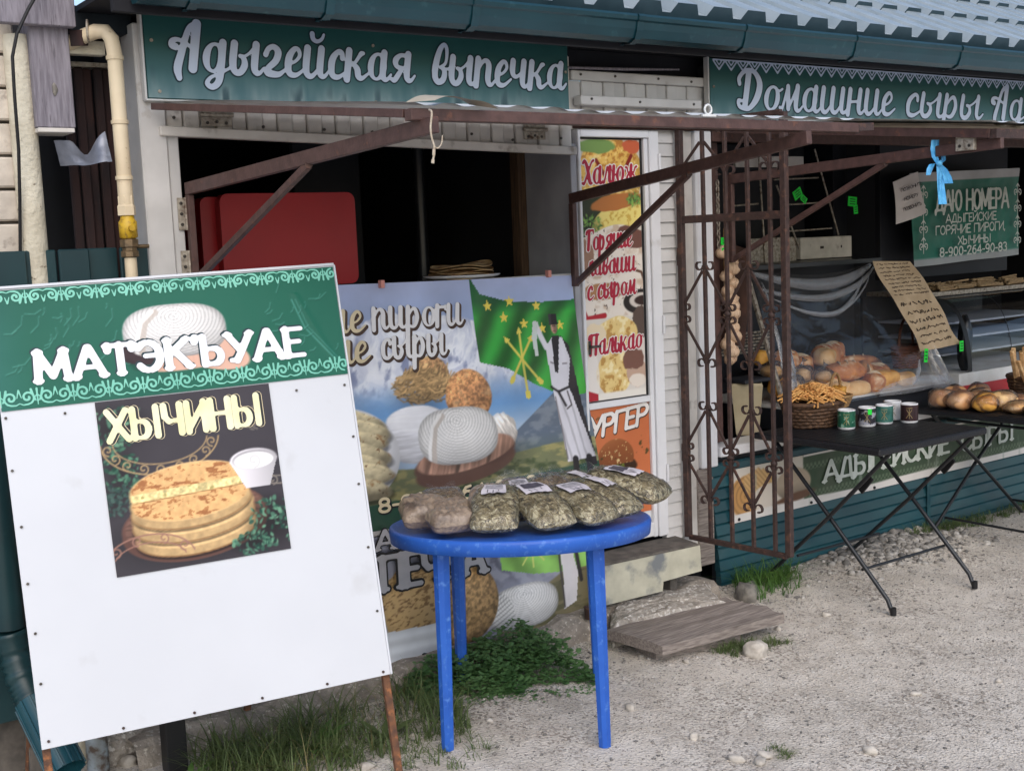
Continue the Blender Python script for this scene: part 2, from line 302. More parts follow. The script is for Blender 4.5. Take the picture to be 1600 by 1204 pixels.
CP = {  # capitals and figures: letter -> (advance, strokes)
 'А': (.78, [[(.02,0),(.36,1),(.4,1),(.74,0)], [(.16,.32),(.6,.32)]]), 'Д': (.86, [[(.14,.06),(.36,1),(.6,1),(.66,.06)], [(.02,-.14),(.02,.05),(.8,.05),(.8,-.14)]]),
 'Г': (.6, [[(.06,0),(.06,1)], [(.06,1),(.54,1)]]), 'Е': (.6, [[(.06,0),(.06,1)], [(.06,1),(.52,1)], [(.06,.52),(.44,.52)], [(.06,0),(.54,0)]]),
 'И': (.74, [[(.06,1),(.06,0)], [(.06,.08),(.64,.92)], [(.64,1),(.64,0)]]), 'Й': (.74, [[(.06,1),(.06,0)], [(.06,.08),(.64,.92)], [(.64,1),(.64,0)], [(.2,1.24),(.35,1.16),(.5,1.24)]]),
 'К': (.7, [[(.06,0),(.06,1)], [(.06,.45),(.58,1)], [(.24,.6),(.62,0)]]), 'М': (.92, [[(.06,0),(.1,1)], [(.1,.98),(.44,.15)], [(.44,.15),(.76,.98)], [(.76,1),(.82,0)]]),
 'Н': (.76, [[(.06,0),(.06,1)], [(.66,0),(.66,1)], [(.06,.52),(.66,.52)]]), 'О': (.78, [ov(.37,.5,.31,.5)]),
 'П': (.76, [[(.06,0),(.06,1)], [(.66,1),(.66,0)], [(.06,1),(.66,1)]]), 'Р': (.66, [[(.06,0),(.06,1)], [(.06,1),(.34,1)]+ov(.34,.74,.24,.26,90,-90,8)+[(.06,.48)]]),
 'С': (.7, [ov(.38,.5,.32,.5,42,318,15)]), 'Т': (.7, [[(.34,0),(.34,1)], [(.02,1),(.66,1)], [(.02,1),(.02,.84)], [(.66,1),(.66,.84)]]),
 'У': (.7, [[(.03,1),(.35,.42)], [(.66,1),(.36,.3),(.24,.04),(.08,.05)]]), 'Х': (.74, [[(.04,1),(.68,0)], [(.66,1),(.04,0)]]),
 'Ч': (.7, [[(.06,1),(.08,.6),(.2,.44),(.58,.46)], [(.6,1),(.6,0)]]), 'Ы': (.96, [[(.06,1),(.06,0),(.34,0)]+ov(.34,.28,.2,.28,-90,90,8)+[(.06,.56)], [(.84,1),(.84,0)]]),
 'Ь': (.64, [[(.06,1),(.06,0),(.34,0)]+ov(.34,.28,.2,.28,-90,90,8)+[(.06,.56)]]), 'Ъ': (.84, [[(.02,.86),(.04,1),(.26,1),(.26,0),(.52,0)]+ov(.52,.28,.2,.28,-90,90,8)+[(.26,.56)]]),
 'Э': (.7, [ov(.3,.5,.32,.5,140,-140,15), [(.22,.52),(.6,.52)]]), 'Ю': (1.02, [[(.06,0),(.06,1)], [(.06,.5),(.36,.5)], ov(.64,.5,.28,.5)]),
 'Я': (.7, [[(.58,0),(.58,1)], [(.58,1),(.3,1)]+ov(.3,.74,.22,.26,90,270,8)+[(.58,.48)], [(.34,.48),(.06,0)]]),
 'В': (.68, [[(.06,0),(.06,1),(.32,1)]+ov(.32,.76,.2,.24,90,-90,7)+[(.06,.52)], [(.32,.52)]+ov(.34,.26,.24,.26,90,-90,7)+[(.06,0)]]),
 'Б': (.66, [[(.54,1),(.06,1),(.06,0),(.34,0)]+ov(.34,.28,.2,.28,-90,90,8)+[(.06,.56)]]),
 '0': (.6, [ov(.27,.5,.22,.5)]), '8': (.6, [ov(.27,.75,.19,.25), ov(.27,.25,.22,.25)]), '9': (.6, [ov(.27,.7,.2,.3), [(.47,.7),(.46,.3),(.36,.04),(.12,.02)]]),
 '6': (.6, [ov(.27,.3,.2,.3), [(.42,.98),(.2,.9),(.08,.6),(.07,.3)]]), '2': (.6, [[(.06,.76),(.12,.95),(.3,1),(.46,.88),(.44,.66),(.06,0),(.5,0)]]),
 '4': (.6, [[(.36,0),(.36,1),(.02,.3),(.52,.3)]]), '3': (.58, [ov(.22,.76,.2,.24,140,-80,9), ov(.22,.26,.23,.26,80,-140,9)]),
 'З': (.58, [ov(.22,.76,.2,.24,140,-80,9), ov(.22,.26,.23,.26,80,-140,9)]), '-': (.36, [[(.04,.42),(.28,.42)]]), ',': (.28, [[(.1,.03),(.04,-.14)]]), ' ': (.4, []),
}
def layout(text, font, w=.1, thin=None, serif=0, shear=0, track=0, xs=1):
    segs = []; x = 0; thin = w if thin is None else thin
    toks = list(text)
    for ch in toks:
        if font == 'script':
            adv, st = SC[ch]
            for s in st:
                P = crom(s); 
                for a, b in zip(P[:-1], P[1:]): segs.append((x+a[0]*xs, a[1], a[2]*w/.1, x+b[0]*xs, b[1], b[2]*w/.1))
        else:
            adv, st = CP[ch]
            for s in st:
                for a, b in zip(s[:-1], s[1:]):
                    L = math.hypot(b[0]-a[0], b[1]-a[1])+1e-9; ww = thin+(w-thin)*(abs(b[1]-a[1])/L)
                    segs.append((x+a[0]*xs, a[1], ww, x+b[0]*xs, b[1], ww))
                if serif:
                    for e, q in ((s[0], s[1]), (s[-1], s[-2])):
                        if (e[1] < .03 or e[1] > .97) and abs(q[1]-e[1]) > .35*math.hypot(q[0]-e[0], q[1]-e[1])+.02:
                            segs.append((x+(e[0]-serif)*xs, e[1], thin*.8, x+(e[0]+serif)*xs, e[1], thin*.8))
        x += adv*xs+track
    A = np.array(segs)
    if shear: A[:,0] += A[:,1]*shear; A[:,3] += A[:,4]*shear
    return A, x
def field(segs, cell, pad):
    x0 = min(segs[:,0].min(), segs[:,3].min())-pad; x1 = max(segs[:,0].max(), segs[:,3].max())+pad
    y0 = min(segs[:,1].min(), segs[:,4].min())-pad; y1 = max(segs[:,1].max(), segs[:,4].max())+pad
    nx = int((x1-x0)/cell)+2; ny = int((y1-y0)/cell)+2
    xs = x0+np.arange(nx)*cell; ys = y0+np.arange(ny)*cell; F = np.full((ny, nx), 9.)
    for (ax, ay, aw, bx, by, bw) in segs:
        R = max(aw, bw)+pad
        i0 = max(0, int((min(ax,bx)-R-x0)/cell)); i1 = min(nx, int((max(ax,bx)+R-x0)/cell)+2)
        j0 = max(0, int((min(ay,by)-R-y0)/cell)); j1 = min(ny, int((max(ay,by)+R-y0)/cell)+2)
        X = xs[None,i0:i1]; Y = ys[j0:j1,None]; dx = bx-ax; dy = by-ay; L2 = dx*dx+dy*dy+1e-12
        t = np.clip(((X-ax)*dx+(Y-ay)*dy)/L2, 0, 1); d = np.hypot(X-ax-t*dx, Y-ay-t*dy)-(aw+(bw-aw)*t)
        F[j0:j1,i0:i1] = np.minimum(F[j0:j1,i0:i1], d)
    return F, x0, y0
def msq(F, x0, y0, cell, iso=0):
    G = F-iso; ins = G < 0; V = []; Fc = []
    def P(i, j): return (x0+i*cell, y0+j*cell)
    full = ins[:-1,:-1] & ins[:-1,1:] & ins[1:,1:] & ins[1:,:-1]; anyi = ins[:-1,:-1] | ins[:-1,1:] | ins[1:,1:] | ins[1:,:-1]
    for j in range(full.shape[0]):
        r = np.concatenate([[0], full[j].astype(int), [0]]); d = np.diff(r); a = np.where(d == 1)[0]; b = np.where(d == -1)[0]
        for p, q in zip(a, b):
            k = len(V); V += [P(p,j), P(q,j), P(q,j+1), P(p,j+1)]; Fc.append((k,k+1,k+2,k+3))
    for j, i in zip(*np.where(anyi & ~full)):
        c = ((i,j),(i+1,j),(i+1,j+1),(i,j+1)); g = [G[q[1],q[0]] for q in c]; poly = []
        for k in range(4):
            a, b = c[k], c[(k+1) % 4]; ga, gb = g[k], g[(k+1) % 4]
            if ga < 0: poly.append(P(*a))
            if (ga < 0) != (gb < 0):
                t = ga/(ga-gb); pa, pb = P(*a), P(*b); poly.append((pa[0]+(pb[0]-pa[0])*t, pa[1]+(pb[1]-pa[1])*t))
        if len(poly) >= 3: k = len(V); V += poly; Fc.append(tuple(range(k, k+len(poly))))
    return V, Fc
class Plane:
    def __init__(s, O, U, V): s.O = Vector(O); s.U = Vector(U).normalized(); s.V = Vector(V).normalized(); s.N = s.U.cross(s.V)
    def pt(s, u, v, n=0): return s.O+s.U*u+s.V*v+s.N*n
def facade(Y): return Plane((0, Y, 0), (1,0,0), (0,0,1))   # u = x, v = z, normal towards the camera (-Y)
def lettering(name, text, pl, u0, u1, v0, h, m, parent, font='caps', n=.001, grow=0, slope=0, shift=(0,0), res=15, bend=None, **kw):
    """text from u0 to u1 on the baseline v0, letter height h"""
    segs, W = layout(text, font, **kw); sx = (u1-u0)/W; segs = segs.copy()
    segs[:,[0,3]] *= sx/h
    F, x0, y0 = field(segs, 1/res, .12+grow); V, Fc = msq(F, x0, y0, 1/res, grow)
    Q = [(u0+shift[0]+x*h, v0+shift[1]+y*h+slope*x*h) for (x, y) in V]
    dn = bend(np.array([q[0] for q in Q]), np.array([q[1] for q in Q])) if bend else [0]*len(Q)
    mb = MB(); mb.add([pl.pt(q[0], q[1], n+d) for q, d in zip(Q, dn)], Fc)
    return mb.build(name, m, parent)
def strokes(name, lines, pl, m, parent, n=.001, cell=.004, **kw):
    """drawn lines on a plane: list of point lists (u,v,halfwidth)"""
    segs = []
    for s in lines:
        for a, b in zip(s[:-1], s[1:]): segs.append((*a, *b))
    F, x0, y0 = field(np.array(segs), cell, .01); V, Fc = msq(F, x0, y0, cell)
    mb = MB(); mb.add([pl.pt(x, y, n) for (x, y) in V], Fc); return mb.build(name, m, parent, **kw)

# ------------------------------------------------------------------ printed pictures: painted on a fine grid, kept as vertex colours
class Paint:
    def __init__(s, w, h, cell, base):
        s.w, s.h = w, h; s.nx = int(w/cell)+2; s.ny = int(h/cell)+2
        s.X, s.Y = np.meshgrid(np.linspace(0, w, s.nx), np.linspace(0, h, s.ny)); s.c = cell
        s.A = np.empty((s.ny, s.nx, 3)); s.A[:] = np.array(base)/255.
    def mix(s, mask, col, a=1):
        c = np.asarray(col, float)/255. if not (isinstance(col, np.ndarray) and col.ndim == 3) else col
        k = (np.clip(mask, 0, 1)*a)[...,None]; s.A = s.A*(1-k)+c*k; return s
    def edge(s, d, soft=1): return np.clip(.5-d/(s.c*soft), 0, 1)
    def ellm(s, cx, cy, rx, ry, rot=0, soft=1.2, nz=0, seed=1):
        c, t = math.cos(rot), math.sin(rot); dx, dy = s.X-cx, s.Y-cy; a, b = (dx*c+dy*t)/rx, (-dx*t+dy*c)/ry
        r = np.hypot(a, b)
        if nz: r = r+nz*fnoise(s.X*6/rx*.3, s.Y*6/rx*.3, seed)
        return s.edge((r-1)*min(rx, ry), soft)
    def ell(s, cx, cy, rx, ry, col, rot=0, a=1, **k): return s.mix(s.ellm(cx, cy, rx, ry, rot, **k), col, a)
    def polym(s, pts):
        ins = np.zeros(s.X.shape, bool); n = len(pts)
        for i in range(n):
            (x0, y0), (x1, y1) = pts[i], pts[(i+1) % n]
            if y0 == y1: continue
            cond = ((y0 > s.Y) != (y1 > s.Y)) & (s.X < (x1-x0)*(s.Y-y0)/(y1-y0)+x0); ins ^= cond
        return ins.astype(float)
    def poly(s, pts, col, a=1): return s.mix(s.polym(pts), col, a)
    def linem(s, pts, w, soft=1.2):
        D = np.full(s.X.shape, 9.)
        for (x0, y0), (x1, y1) in zip(pts[:-1], pts[1:]):
            dx, dy = x1-x0, y1-y0; t = np.clip(((s.X-x0)*dx+(s.Y-y0)*dy)/(dx*dx+dy*dy+1e-12), 0, 1); D = np.minimum(D, np.hypot(s.X-x0-t*dx, s.Y-y0-t*dy))
        return s.edge(D-w, soft)
    def line(s, pts, w, col, a=1): return s.mix(s.linem(pts, w), col, a)
    def nz(s, scale, seed=0, oct=4, sx=1, sy=1): return fnoise(s.X*scale*sx+31, s.Y*scale*sy+17, seed, oct)
    def shade(s, mask, amt): s.A = np.clip(s.A*(1+(mask*amt)[...,None]), 0, 1); return s
    def grad(s, c0, c1, mask=None, axis='v', lo=None, hi=None):
        t = s.Y if axis == 'v' else s.X; lo = t.min() if lo is None else lo; hi = t.max() if hi is None else hi
        t = np.clip((t-lo)/(hi-lo), 0, 1)[...,None]; g = np.array(c0)/255.*(1-t)+np.array(c1)/255.*t
        return s.mix(np.ones(s.X.shape) if mask is None else mask, g)
    def linear(s):
        a = np.clip(s.A, 0, 1); return np.where(a <= .04045, a/12.92, ((a+.055)/1.055)**2.4)
def cheese(p, cx, cy, rx, ry, hgt, notch=True):
    """a domed white basket cheese with ring ridges and a cut near its left side"""
    ym = cy-hgt*.38; hh = (hgt+2*ry)*.52
    d0 = (np.abs((p.X-cx)/rx)**2.7+np.abs((p.Y-ym)/hh)**2.5)**(1/2.6); m = p.edge((d0-1)*min(rx, hh)); ya = ym+hh*.52
    ring = np.hypot((p.X-cx)/rx, (p.Y-ya)/(hh*1.35)); top = np.clip(1.15-ring*1.9, 0, 1)
    p.mix(m, (228,226,224)); wob = fnoise(p.X*30/rx*.15, p.Y*30/rx*.15, 77, 2)*.006; p.shade(m*np.clip(np.sin((ring+wob)*84)*1.3, 0, 1), -.13); p.shade(m*top, .05)
    th = np.arctan2((p.Y-ya)/hh, (p.X-cx)/rx); p.shade(m*np.clip(np.sin(th*30), 0, 1)*np.clip(.55-ring, 0, 1)*1.6, -.16)
    p.shade(m*np.clip((ya-p.Y)/hh-.55, 0, 1), -.20); p.shade(m*np.clip((p.X-cx)/rx-.3, 0, 1), -.14); p.shade(m*np.clip(d0-.86, 0, .14)*6, -.25)
    if notch:
        nb = p.linem([(cx-rx*.34, ya+hh*.22), (cx-rx*.56, ya-hh*.15), (cx-rx*.66, ym-hh*.35), (cx-rx*.68, ym-hh)], rx*.06); p.mix(m*nb, (186,174,164), .75)
        nl = p.linem([(cx-rx*.40, ya+hh*.26), (cx-rx*.63, ya-hh*.12), (cx-rx*.76, ym-hh*.35), (cx-rx*.79, ym-hh)], rx*.04); p.mix(m*nl, (242,240,238), .75)
def lit(p, m, cx, cy, rx, ry, amt=.35, lx=-.45, ly=.65):
    """round shading inside mask m, as the photographed food has it"""
    nx, ny = (p.X-cx)/rx, (p.Y-cy)/ry; p.shade(m*np.clip(nx*lx+ny*ly-.1, -1, 1), amt); p.shade(m*np.clip(np.hypot(nx, ny)-.78, 0, .3)*3, -amt*.8)
def soft(p, cx, cy, rx, ry, a=.5, rot=0):
    c, t = math.cos(rot), math.sin(rot); dx, dy = p.X-cx, p.Y-cy; r = np.hypot((dx*c+dy*t)/rx, (-dx*t+dy*c)/ry); p.shade(np.clip(1.25-r, 0, 1), -a)
def leafy(p, cx, cy, rx, ry, seed, dark=(20,60,50), light=(120,165,135)):
    q = random.Random(seed); soft(p, cx, cy, rx, ry, .35)
    for k in range(int(60+9000*rx*ry)):
        a = q.uniform(0, 6.28); d = math.sqrt(q.random()); x, y = cx+rx*d*math.cos(a), cy+ry*d*math.sin(a); t = q.random()
        c = [dark[i]*(1-t)+light[i]*t for i in range(3)]; s_ = q.uniform(.004, .009)
        p.ell(x, y, s_, s_*q.uniform(.35, .7), c, rot=q.uniform(0, 3.1), a=.9)
def curl(cx, cy, s, flip=1, turns=1.1):
    out = []
    for t in np.linspace(0, 1, 14):
        a = t*turns*2*PI; r = s*(1-.78*t); out.append((cx+flip*r*math.sin(a), cy-r*math.cos(a)))
    return out
# ------------------------------------------------------------------ materials
mat('white_siding', S(205,203,201), S(188,186,184), scale=6, rough=.5, bump=.15, bscale=40, spots=S(150,140,128), spot_scale=9, spot_lo=.68, spot_hi=.8, rand=.04)
mat('old_siding', S(208,203,196), S(188,182,175), scale=7, rough=.6, bump=.2, bscale=50, spots=S(120,108,96), spot_scale=14, spot_lo=.62, spot_hi=.78, rand=.07)
mat('white_pvc', S(222,222,224), S(210,210,212), scale=4, rough=.35, spots=S(170,164,156), spot_scale=7, spot_lo=.66, spot_hi=.85)
mat('grey_jamb', S(160,160,164), S(140,140,145), scale=5, rough=.55)
mat('brown_steel', S(88,64,59), S(72,51,47), scale=30, rough=.5, bump=.25, bscale=120, spots=S(112,74,58), spot_scale=26, spot_lo=.62, spot_hi=.74, rand=.06)
mat('rust_steel', S(70,52,48), S(54,40,37), scale=40, rough=.6, bump=.35, bscale=160, spots=S(94,66,54), spot_scale=34, spot_lo=.56, spot_hi=.68)
mat('orange_rust', S(116,78,54), S(84,60,48), scale=45, rough=.85, bump=.4, bscale=200, spots=S(150,98,62), spot_scale=60, spot_lo=.55, spot_hi=.7)
mat('hinge_metal', S(176,168,154), S(132,122,110), scale=60, rough=.45, metal=.2, bump=.2, spots=S(84,60,44), spot_scale=50, spot_lo=.55, spot_hi=.7)
mat('screw_metal', S(90,86,82), S(60,54,50), scale=200, rough=.4, metal=.7)
mat('sign_green', S(33,78,76), S(28,70,70), scale=3, rough=.42, bump=.05, bscale=5)
mat('sign_letter', S(196,206,224), S(188,198,216), scale=3, rough=.45)
mat('sign_outline', S(16,48,56), S(14,44,52), scale=3, rough=.45)
mat('sheet_white', S(214,216,216), S(196,196,192), scale=8, rough=.45, spots=S(160,150,135), spot_scale=10, spot_lo=.6, spot_hi=.8)
mat('sheet_beige', S(176,166,148), S(150,140,124), scale=9, rough=.6)
mat('gutter_teal', S(17,56,64), S(14,49,57), scale=5, rough=.28, spec=.5, spots=S(50,84,88), spot_scale=24, spot_lo=.62, spot_hi=.85)
mat('roof_teal', S(150,160,165), S(134,146,152), scale=8, rough=.35, spec=.6, bump=.05, bscale=8, rvar=.06)
mat('roof_lip_shaded', S(52,74,84), S(40,62,72), scale=8, rough=.5)  # darker roof metal: shadow at the rib ends put into the colour
mat('roof_dark', S(22,34,42), S(16,26,34), scale=10, rough=.7)
mat('soffit', S(24,24,30), S(18,18,24), scale=8, rough=.8)
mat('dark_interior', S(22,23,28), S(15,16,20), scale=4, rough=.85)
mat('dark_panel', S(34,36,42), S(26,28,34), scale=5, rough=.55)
mat('fence_green', S(22,54,58), S(17,45,50), scale=5, rough=.4, spec=.45, bump=.05, bscale=10, spots=S(52,78,78), spot_scale=16, spot_lo=.68, spot_hi=.85)
mat('clad_teal', S(30,74,82), S(24,62,72), scale=5, rough=.3, spec=.5, bump=.06, bscale=9, spots=S(62,90,96), spot_scale=7, spot_lo=.6, spot_hi=.9, stretch=(.6,1,1.4), rand=.13)
mat('rust_wall', S(58,38,36), S(34,26,28), scale=14, rough=.85, bump=.3, bscale=60, stretch=(1,1,.3), spots=S(80,50,42), spot_scale=20, spot_lo=.6, spot_hi=.75)
mat('pipe_cream', S(206,199,180), S(188,180,160), scale=10, rough=.65, bump=.8, bscale=60, bdist=.008, spots=S(96,78,60), spot_scale=42, spot_lo=.68, spot_hi=.74)
mat('pipe_yellow', S(218,202,172), S(202,184,154), scale=8, rough=.5, bump=.1, spots=S(130,96,66), spot_scale=30, spot_lo=.68, spot_hi=.78)
mat('valve_yellow', S(196,160,40), S(170,132,30), scale=30, rough=.45, spots=S(110,84,50), spot_scale=60, spot_lo=.55, spot_hi=.7)
mat('valve_brass', S(120,100,74), S(92,78,60), scale=40, rough=.45, metal=.5, bump=.2, bscale=150)
mat('brick_pale', S(206,196,182), S(182,172,160), scale=14, rough=.9, bump=.4, bscale=70, spots=S(140,130,120), spot_scale=24, spot_lo=.6, spot_hi=.75, rand=.06)
mat('mortar', S(104,98,92), S(80,76,72), scale=20, rough=.95, bump=.4)
mat('weathered_wood', S(140,135,143), S(112,107,115), scale=10, rough=.85, bump=.4, bscale=30, stretch=(10,10,1), detail=8, spots=S(84,79,85), spot_scale=16, spot_lo=.6, spot_hi=.75)
mat('plank_wood', S(150,140,132), S(112,102,96), scale=9, rough=.85, bump=.5, bscale=20, stretch=(1.2,16,16), detail=8, spots=S(84,74,68), spot_scale=8, spot_lo=.6, spot_hi=.75)
mat('brown_wood', S(92,70,50), S(64,48,36), scale=10, rough=.8, bump=.3, stretch=(10,10,1))
mat('cable_black', S(24,24,26), rough=.5)
mat('cement', S(160,150,138), S(128,120,110), scale=22, rough=.95, bump=.7, bscale=90, spots=S(190,182,170), spot_scale=60, spot_lo=.58, spot_hi=.66, bdist=.01)
mat('rough_concrete', S(176,168,158), S(140,132,122), scale=30, rough=.95, bump=1, bscale=70, spots=S(210,204,196), spot_scale=50, spot_lo=.55, spot_hi=.62, bdist=.015)
mat('step_paint', S(192,189,170), S(172,169,152), scale=12, rough=.8, bump=.35, bscale=40, spots=S(116,120,122), spot_scale=8, spot_lo=.54, spot_hi=.66)
mat('red_plastic', S(176,30,38), S(164,27,35), scale=4, rough=.35, spec=.4)
mat('board_white', S(204,206,211), S(199,201,206), scale=2, rough=.25, spec=.35, bump=.12, bscale=3, bdist=.01, spots=S(184,184,186), spot_scale=6, spot_lo=.64, spot_hi=.85)
mat('board_edge', S(190,192,196), rough=.3, metal=.5)
mat('stone_grey', S(148,142,132), S(112,108,102), scale=30, rough=.9, bump=.4, bscale=90, rand=.1)
mat('stone_white', S(196,189,178), S(166,158,148), scale=40, rough=.9, bump=.4, bscale=120, rand=.1)
mat('pebble', S(176,168,158), S(126,120,114), scale=3, rough=.9, rand=.2, lo=.3, hi=.7)
mat('blue_plastic', S(44,98,190), S(38,88,178), scale=8, rough=.42, spec=.4, bump=.18, bscale=160, spots=S(86,132,204), spot_scale=48, spot_lo=.57, spot_hi=.75)
mat('black_metal', S(30,32,36), S(24,26,30), scale=30, rough=.35, spec=.5)
mat('black_rattan', S(28,29,34), S(20,21,25), scale=90, rough=.5, bump=.6, bscale=160)
# ground: pale dusty gravel with dark grit
def ground_mat():
    m = bpy.data.materials.new('gravel_ground'); m.use_nodes = True; nt = m.node_tree; N = nt.nodes; L = nt.links; p = N['Principled BSDF']; p.inputs['Roughness'].default_value = .95; p.inputs['Specular IOR Level'].default_value = .15
    tc = N.new('ShaderNodeTexCoord')
    def noise(sc, det=6, dist=0):
        n = N.new('ShaderNodeTexNoise'); n.inputs['Scale'].default_value = sc; n.inputs['Detail'].default_value = det; n.inputs['Distortion'].default_value = dist; L.new(tc.outputs['Object'], n.inputs[0]); return n.outputs['Fac']
    def rng(src, a, b, c=0, d=1):
        r = N.new('ShaderNodeMapRange'); L.new(src, r.inputs[0]); r.inputs[1].default_value = a; r.inputs[2].default_value = b; r.inputs[3].default_value = c; r.inputs[4].default_value = d; return r.outputs[0]
    def mix(f, a, b):
        x = N.new('ShaderNodeMix'); x.data_type = 'RGBA'; L.new(f, x.inputs[0])
        for s, k in ((a, 6), (b, 7)):
            if isinstance(s, tuple): x.inputs[k].default_value = s
            else: L.new(s, x.inputs[k])
        return x.outputs[2]
    base = mix(rng(noise(1.6, 5), .35, .65), S(205,196,184), S(187,178,166))
    base = mix(rng(noise(9, 6, .5), .4, .7), base, S(214,206,195))
    v = N.new('ShaderNodeTexVoronoi'); v.inputs['Scale'].default_value = 90; L.new(tc.outputs['Object'], v.inputs[0])
    patch = rng(noise(2.6, 4), .42, .62)
    gr = N.new('ShaderNodeMath'); gr.operation = 'MULTIPLY'; L.new(rng(v.outputs['Color'], .62, .72), gr.inputs[0]); L.new(patch, gr.inputs[1])
    c1 = mix(gr.outputs[0], base, S(146,137,127))
    v2 = N.new('ShaderNodeTexVoronoi'); v2.inputs['Scale'].default_value = 170; L.new(tc.outputs['Object'], v2.inputs[0])
    c2 = mix(rng(v2.outputs['Color'], .8, .86, 0, .8), c1, S(118,111,104))
    c3 = mix(rng(noise(60, 4), .66, .74), c2, S(222,216,206))
    L.new(c3, p.inputs['Base Color'])
    ad = N.new('ShaderNodeMath'); ad.operation = 'MULTIPLY_ADD'; L.new(noise(110, 6), ad.inputs[0]); ad.inputs[1].default_value = 1.2; L.new(rng(v.outputs['Distance'], 0, .6, 1, 0), ad.inputs[2])
    b = N.new('ShaderNodeBump'); b.inputs['Strength'].default_value = .7; b.inputs['Distance'].default_value = .006; L.new(ad.outputs[0], b.inputs['Height']); L.new(b.outputs[0], p.inputs['Normal'])
    MATS['gravel_ground'] = m
ground_mat()

# ------------------------------------------------------------------ ground
def gh(x, y):
    """height of the ground: gentle bumps, a little bank of grit against the right-hand kiosk"""
    x = np.asarray(x, float); y = np.asarray(y, float)
    h = .012*fnoise(x*1.3+9, y*1.3+4, 3, 4)+.004*fnoise(x*9, y*9, 5, 3)
    bank = .05*np.exp(-((x-5.25)/.42)**2-((y+.1)/.26)**2)+.012*np.exp(-(y/.3)**2)*(x > 3.9)
    fade = np.exp(-((x-3.5)/6)**4-((y+1.2)/4)**4)
    return (h+bank)*fade-.008
xs_ = np.concatenate([[-60,-25,-8,-2], np.linspace(-.4, 8.4, 300), [12,30,90]]); ys_ = np.concatenate([[-60,-25,-9], np.linspace(-4.5, .5, 170), [2,6,25,90]])
GX, GY = np.meshgrid(xs_, ys_)
grid_obj('ground', np.stack([GX, GY, gh(GX, GY)], -1), 'gravel_ground', kind='structure')

# ------------------------------------------------------------------ roof with gutter, over both kiosks
roof = thing('metal_roof', (4.2, -.38, 2.55), 'long teal metal tile roof with gutter over both kiosks', 'roof')
SL = .52
def roof_pt(x, d, dz): c = 1/math.hypot(1, SL); return (x, -.40+d*c-dz*SL*c, 2.568+d*c*SL+dz*c)
ROWS, ROWL, RP = 6, .43, .20
for r in range(ROWS):
    mb = MB(); x = 1.25; V = []; nrib = 42
    prof = []
    for k in range(nrib):
        x0 = 1.25+k*RP
        prof += [(x0, 0), (x0+.03, 0), (x0+.055, .042), (x0+.16, .042), (x0+.185, 0)]
    prof.append((1.25+nrib*RP, 0))
    lift = .020
    for (px_, pz) in prof: V.append(roof_pt(px_, r*ROWL, pz+lift))
    n = len(prof)
    for (px_, pz) in prof: V.append(roof_pt(px_, (r+1)*ROWL+.012, pz))
    for (px_, pz) in prof: V.append(roof_pt(px_, r*ROWL+.002, lift-.022))
    mb.add(V, [(i, i+1, n+i+1, n+i) for i in range(n-1)]); tr_ = mb.build('tile_row', 'roof_teal', roof)
    lp = MB(); lp.add(V, [(2*n+i, 2*n+i+1, i+1, i) for i in range(n-1)]); lp.build('row_lip', 'roof_lip_shaded', tr_)
MB().prism([(1.25, -.36, 2.565), (1.25, 2.1, 3.80), (1.25, 2.1, 3.75), (1.25, -.36, 2.52)], (8.4, 0, 0)).build('roof_deck', 'roof_dark', roof)
MB().box(1.25, 9.65, -.345, -.32, 2.44, 2.565).build('fascia', 'soffit', roof)
MB().box(1.25, 9.65, -.319, .4, 2.50, 2.52).build('soffit_board', 'soffit', roof)
MB().box(1.45, 9.65, .035, .06, 2.38, 2.499).build('eave_board', 'soffit', roof)
gp = [(-.345,2.556),(-.352,2.484),(-.37,2.460),(-.41,2.455),(-.438,2.468),(-.452,2.500),(-.458,2.526),(-.466,2.532),(-.470,2.546),(-.462,2.556),(-.452,2.551)]
gt = MB()
for k in range(len(gp)-1):
    a, b = gp[k], gp[k+1]
    gt.add([(1.30,*a), (9.65,*a), (9.65,*b), (1.30,*b)], [(0,1,2,3)], True)
gt.add([(1.30,*q) for q in gp[:8]], [tuple(range(8))])
gut = gt.build('gutter', 'gutter_teal', roof)
for x in (1.47, 1.93, 2.50, 3.27, 3.87, 4.58, 5.37, 6.05, 6.8, 7.5, 8.2, 8.9, 9.5):
    mb = MB(); off = .004
    c = [(q[0]-(.005 if i > 3 else 0), q[1]-(.006 if 1 < i < 6 else 0)) for i, q in enumerate(gp)]
    for k in range(len(c)-1): mb.add([(x-.016,*c[k]), (x+.016,*c[k]), (x+.016,*c[k+1]), (x-.016,*c[k+1])], [(0,1,2,3)])
    mb.bar((x+.006,-.352,2.456), (x-.03,-.30,2.450), .012, .004)
    mb.build('gutter_bracket', 'gutter_teal', gut)

# ------------------------------------------------------------------ left kiosk (bakery)
K1 = thing('bakery_kiosk', (2.6, 0, 0), 'white sided bakery kiosk with open serving hatch and white door', 'kiosk')
def part(name, m, P, *boxes, b=.0015):
    mb = MB()
    for q in boxes: mb.box(*q, b=b)
    return mb.build(name, m, P)
MB().box(1.413, 1.505, -.03, .10, 0.02, 2.47, b=.004).build('corner_post', 'white_siding', K1)
MB().box(1.5065, 1.546, -.022, .08, .04, 2.115, b=.003).build('hatch_frame', 'white_siding', K1)
for i in range(30):
    x0 = 1.512+i*.0583; p = .010 if i % 2 else 0
    MB().box(x0+.0012, x0+.0571, -.012-p, .03, 2.118-.0283*(x0-1.48), 2.46, b=.004).build('slat', 'old_siding', K1)
hb = MB(); hb.obox((2.372, -.03, 2.093), (.9996,0,-.0283), (0,1,0), (.0283,0,.9996), (.895,.018,.0165), b=.003); hb.build('header_trim', 'old_siding', K1)
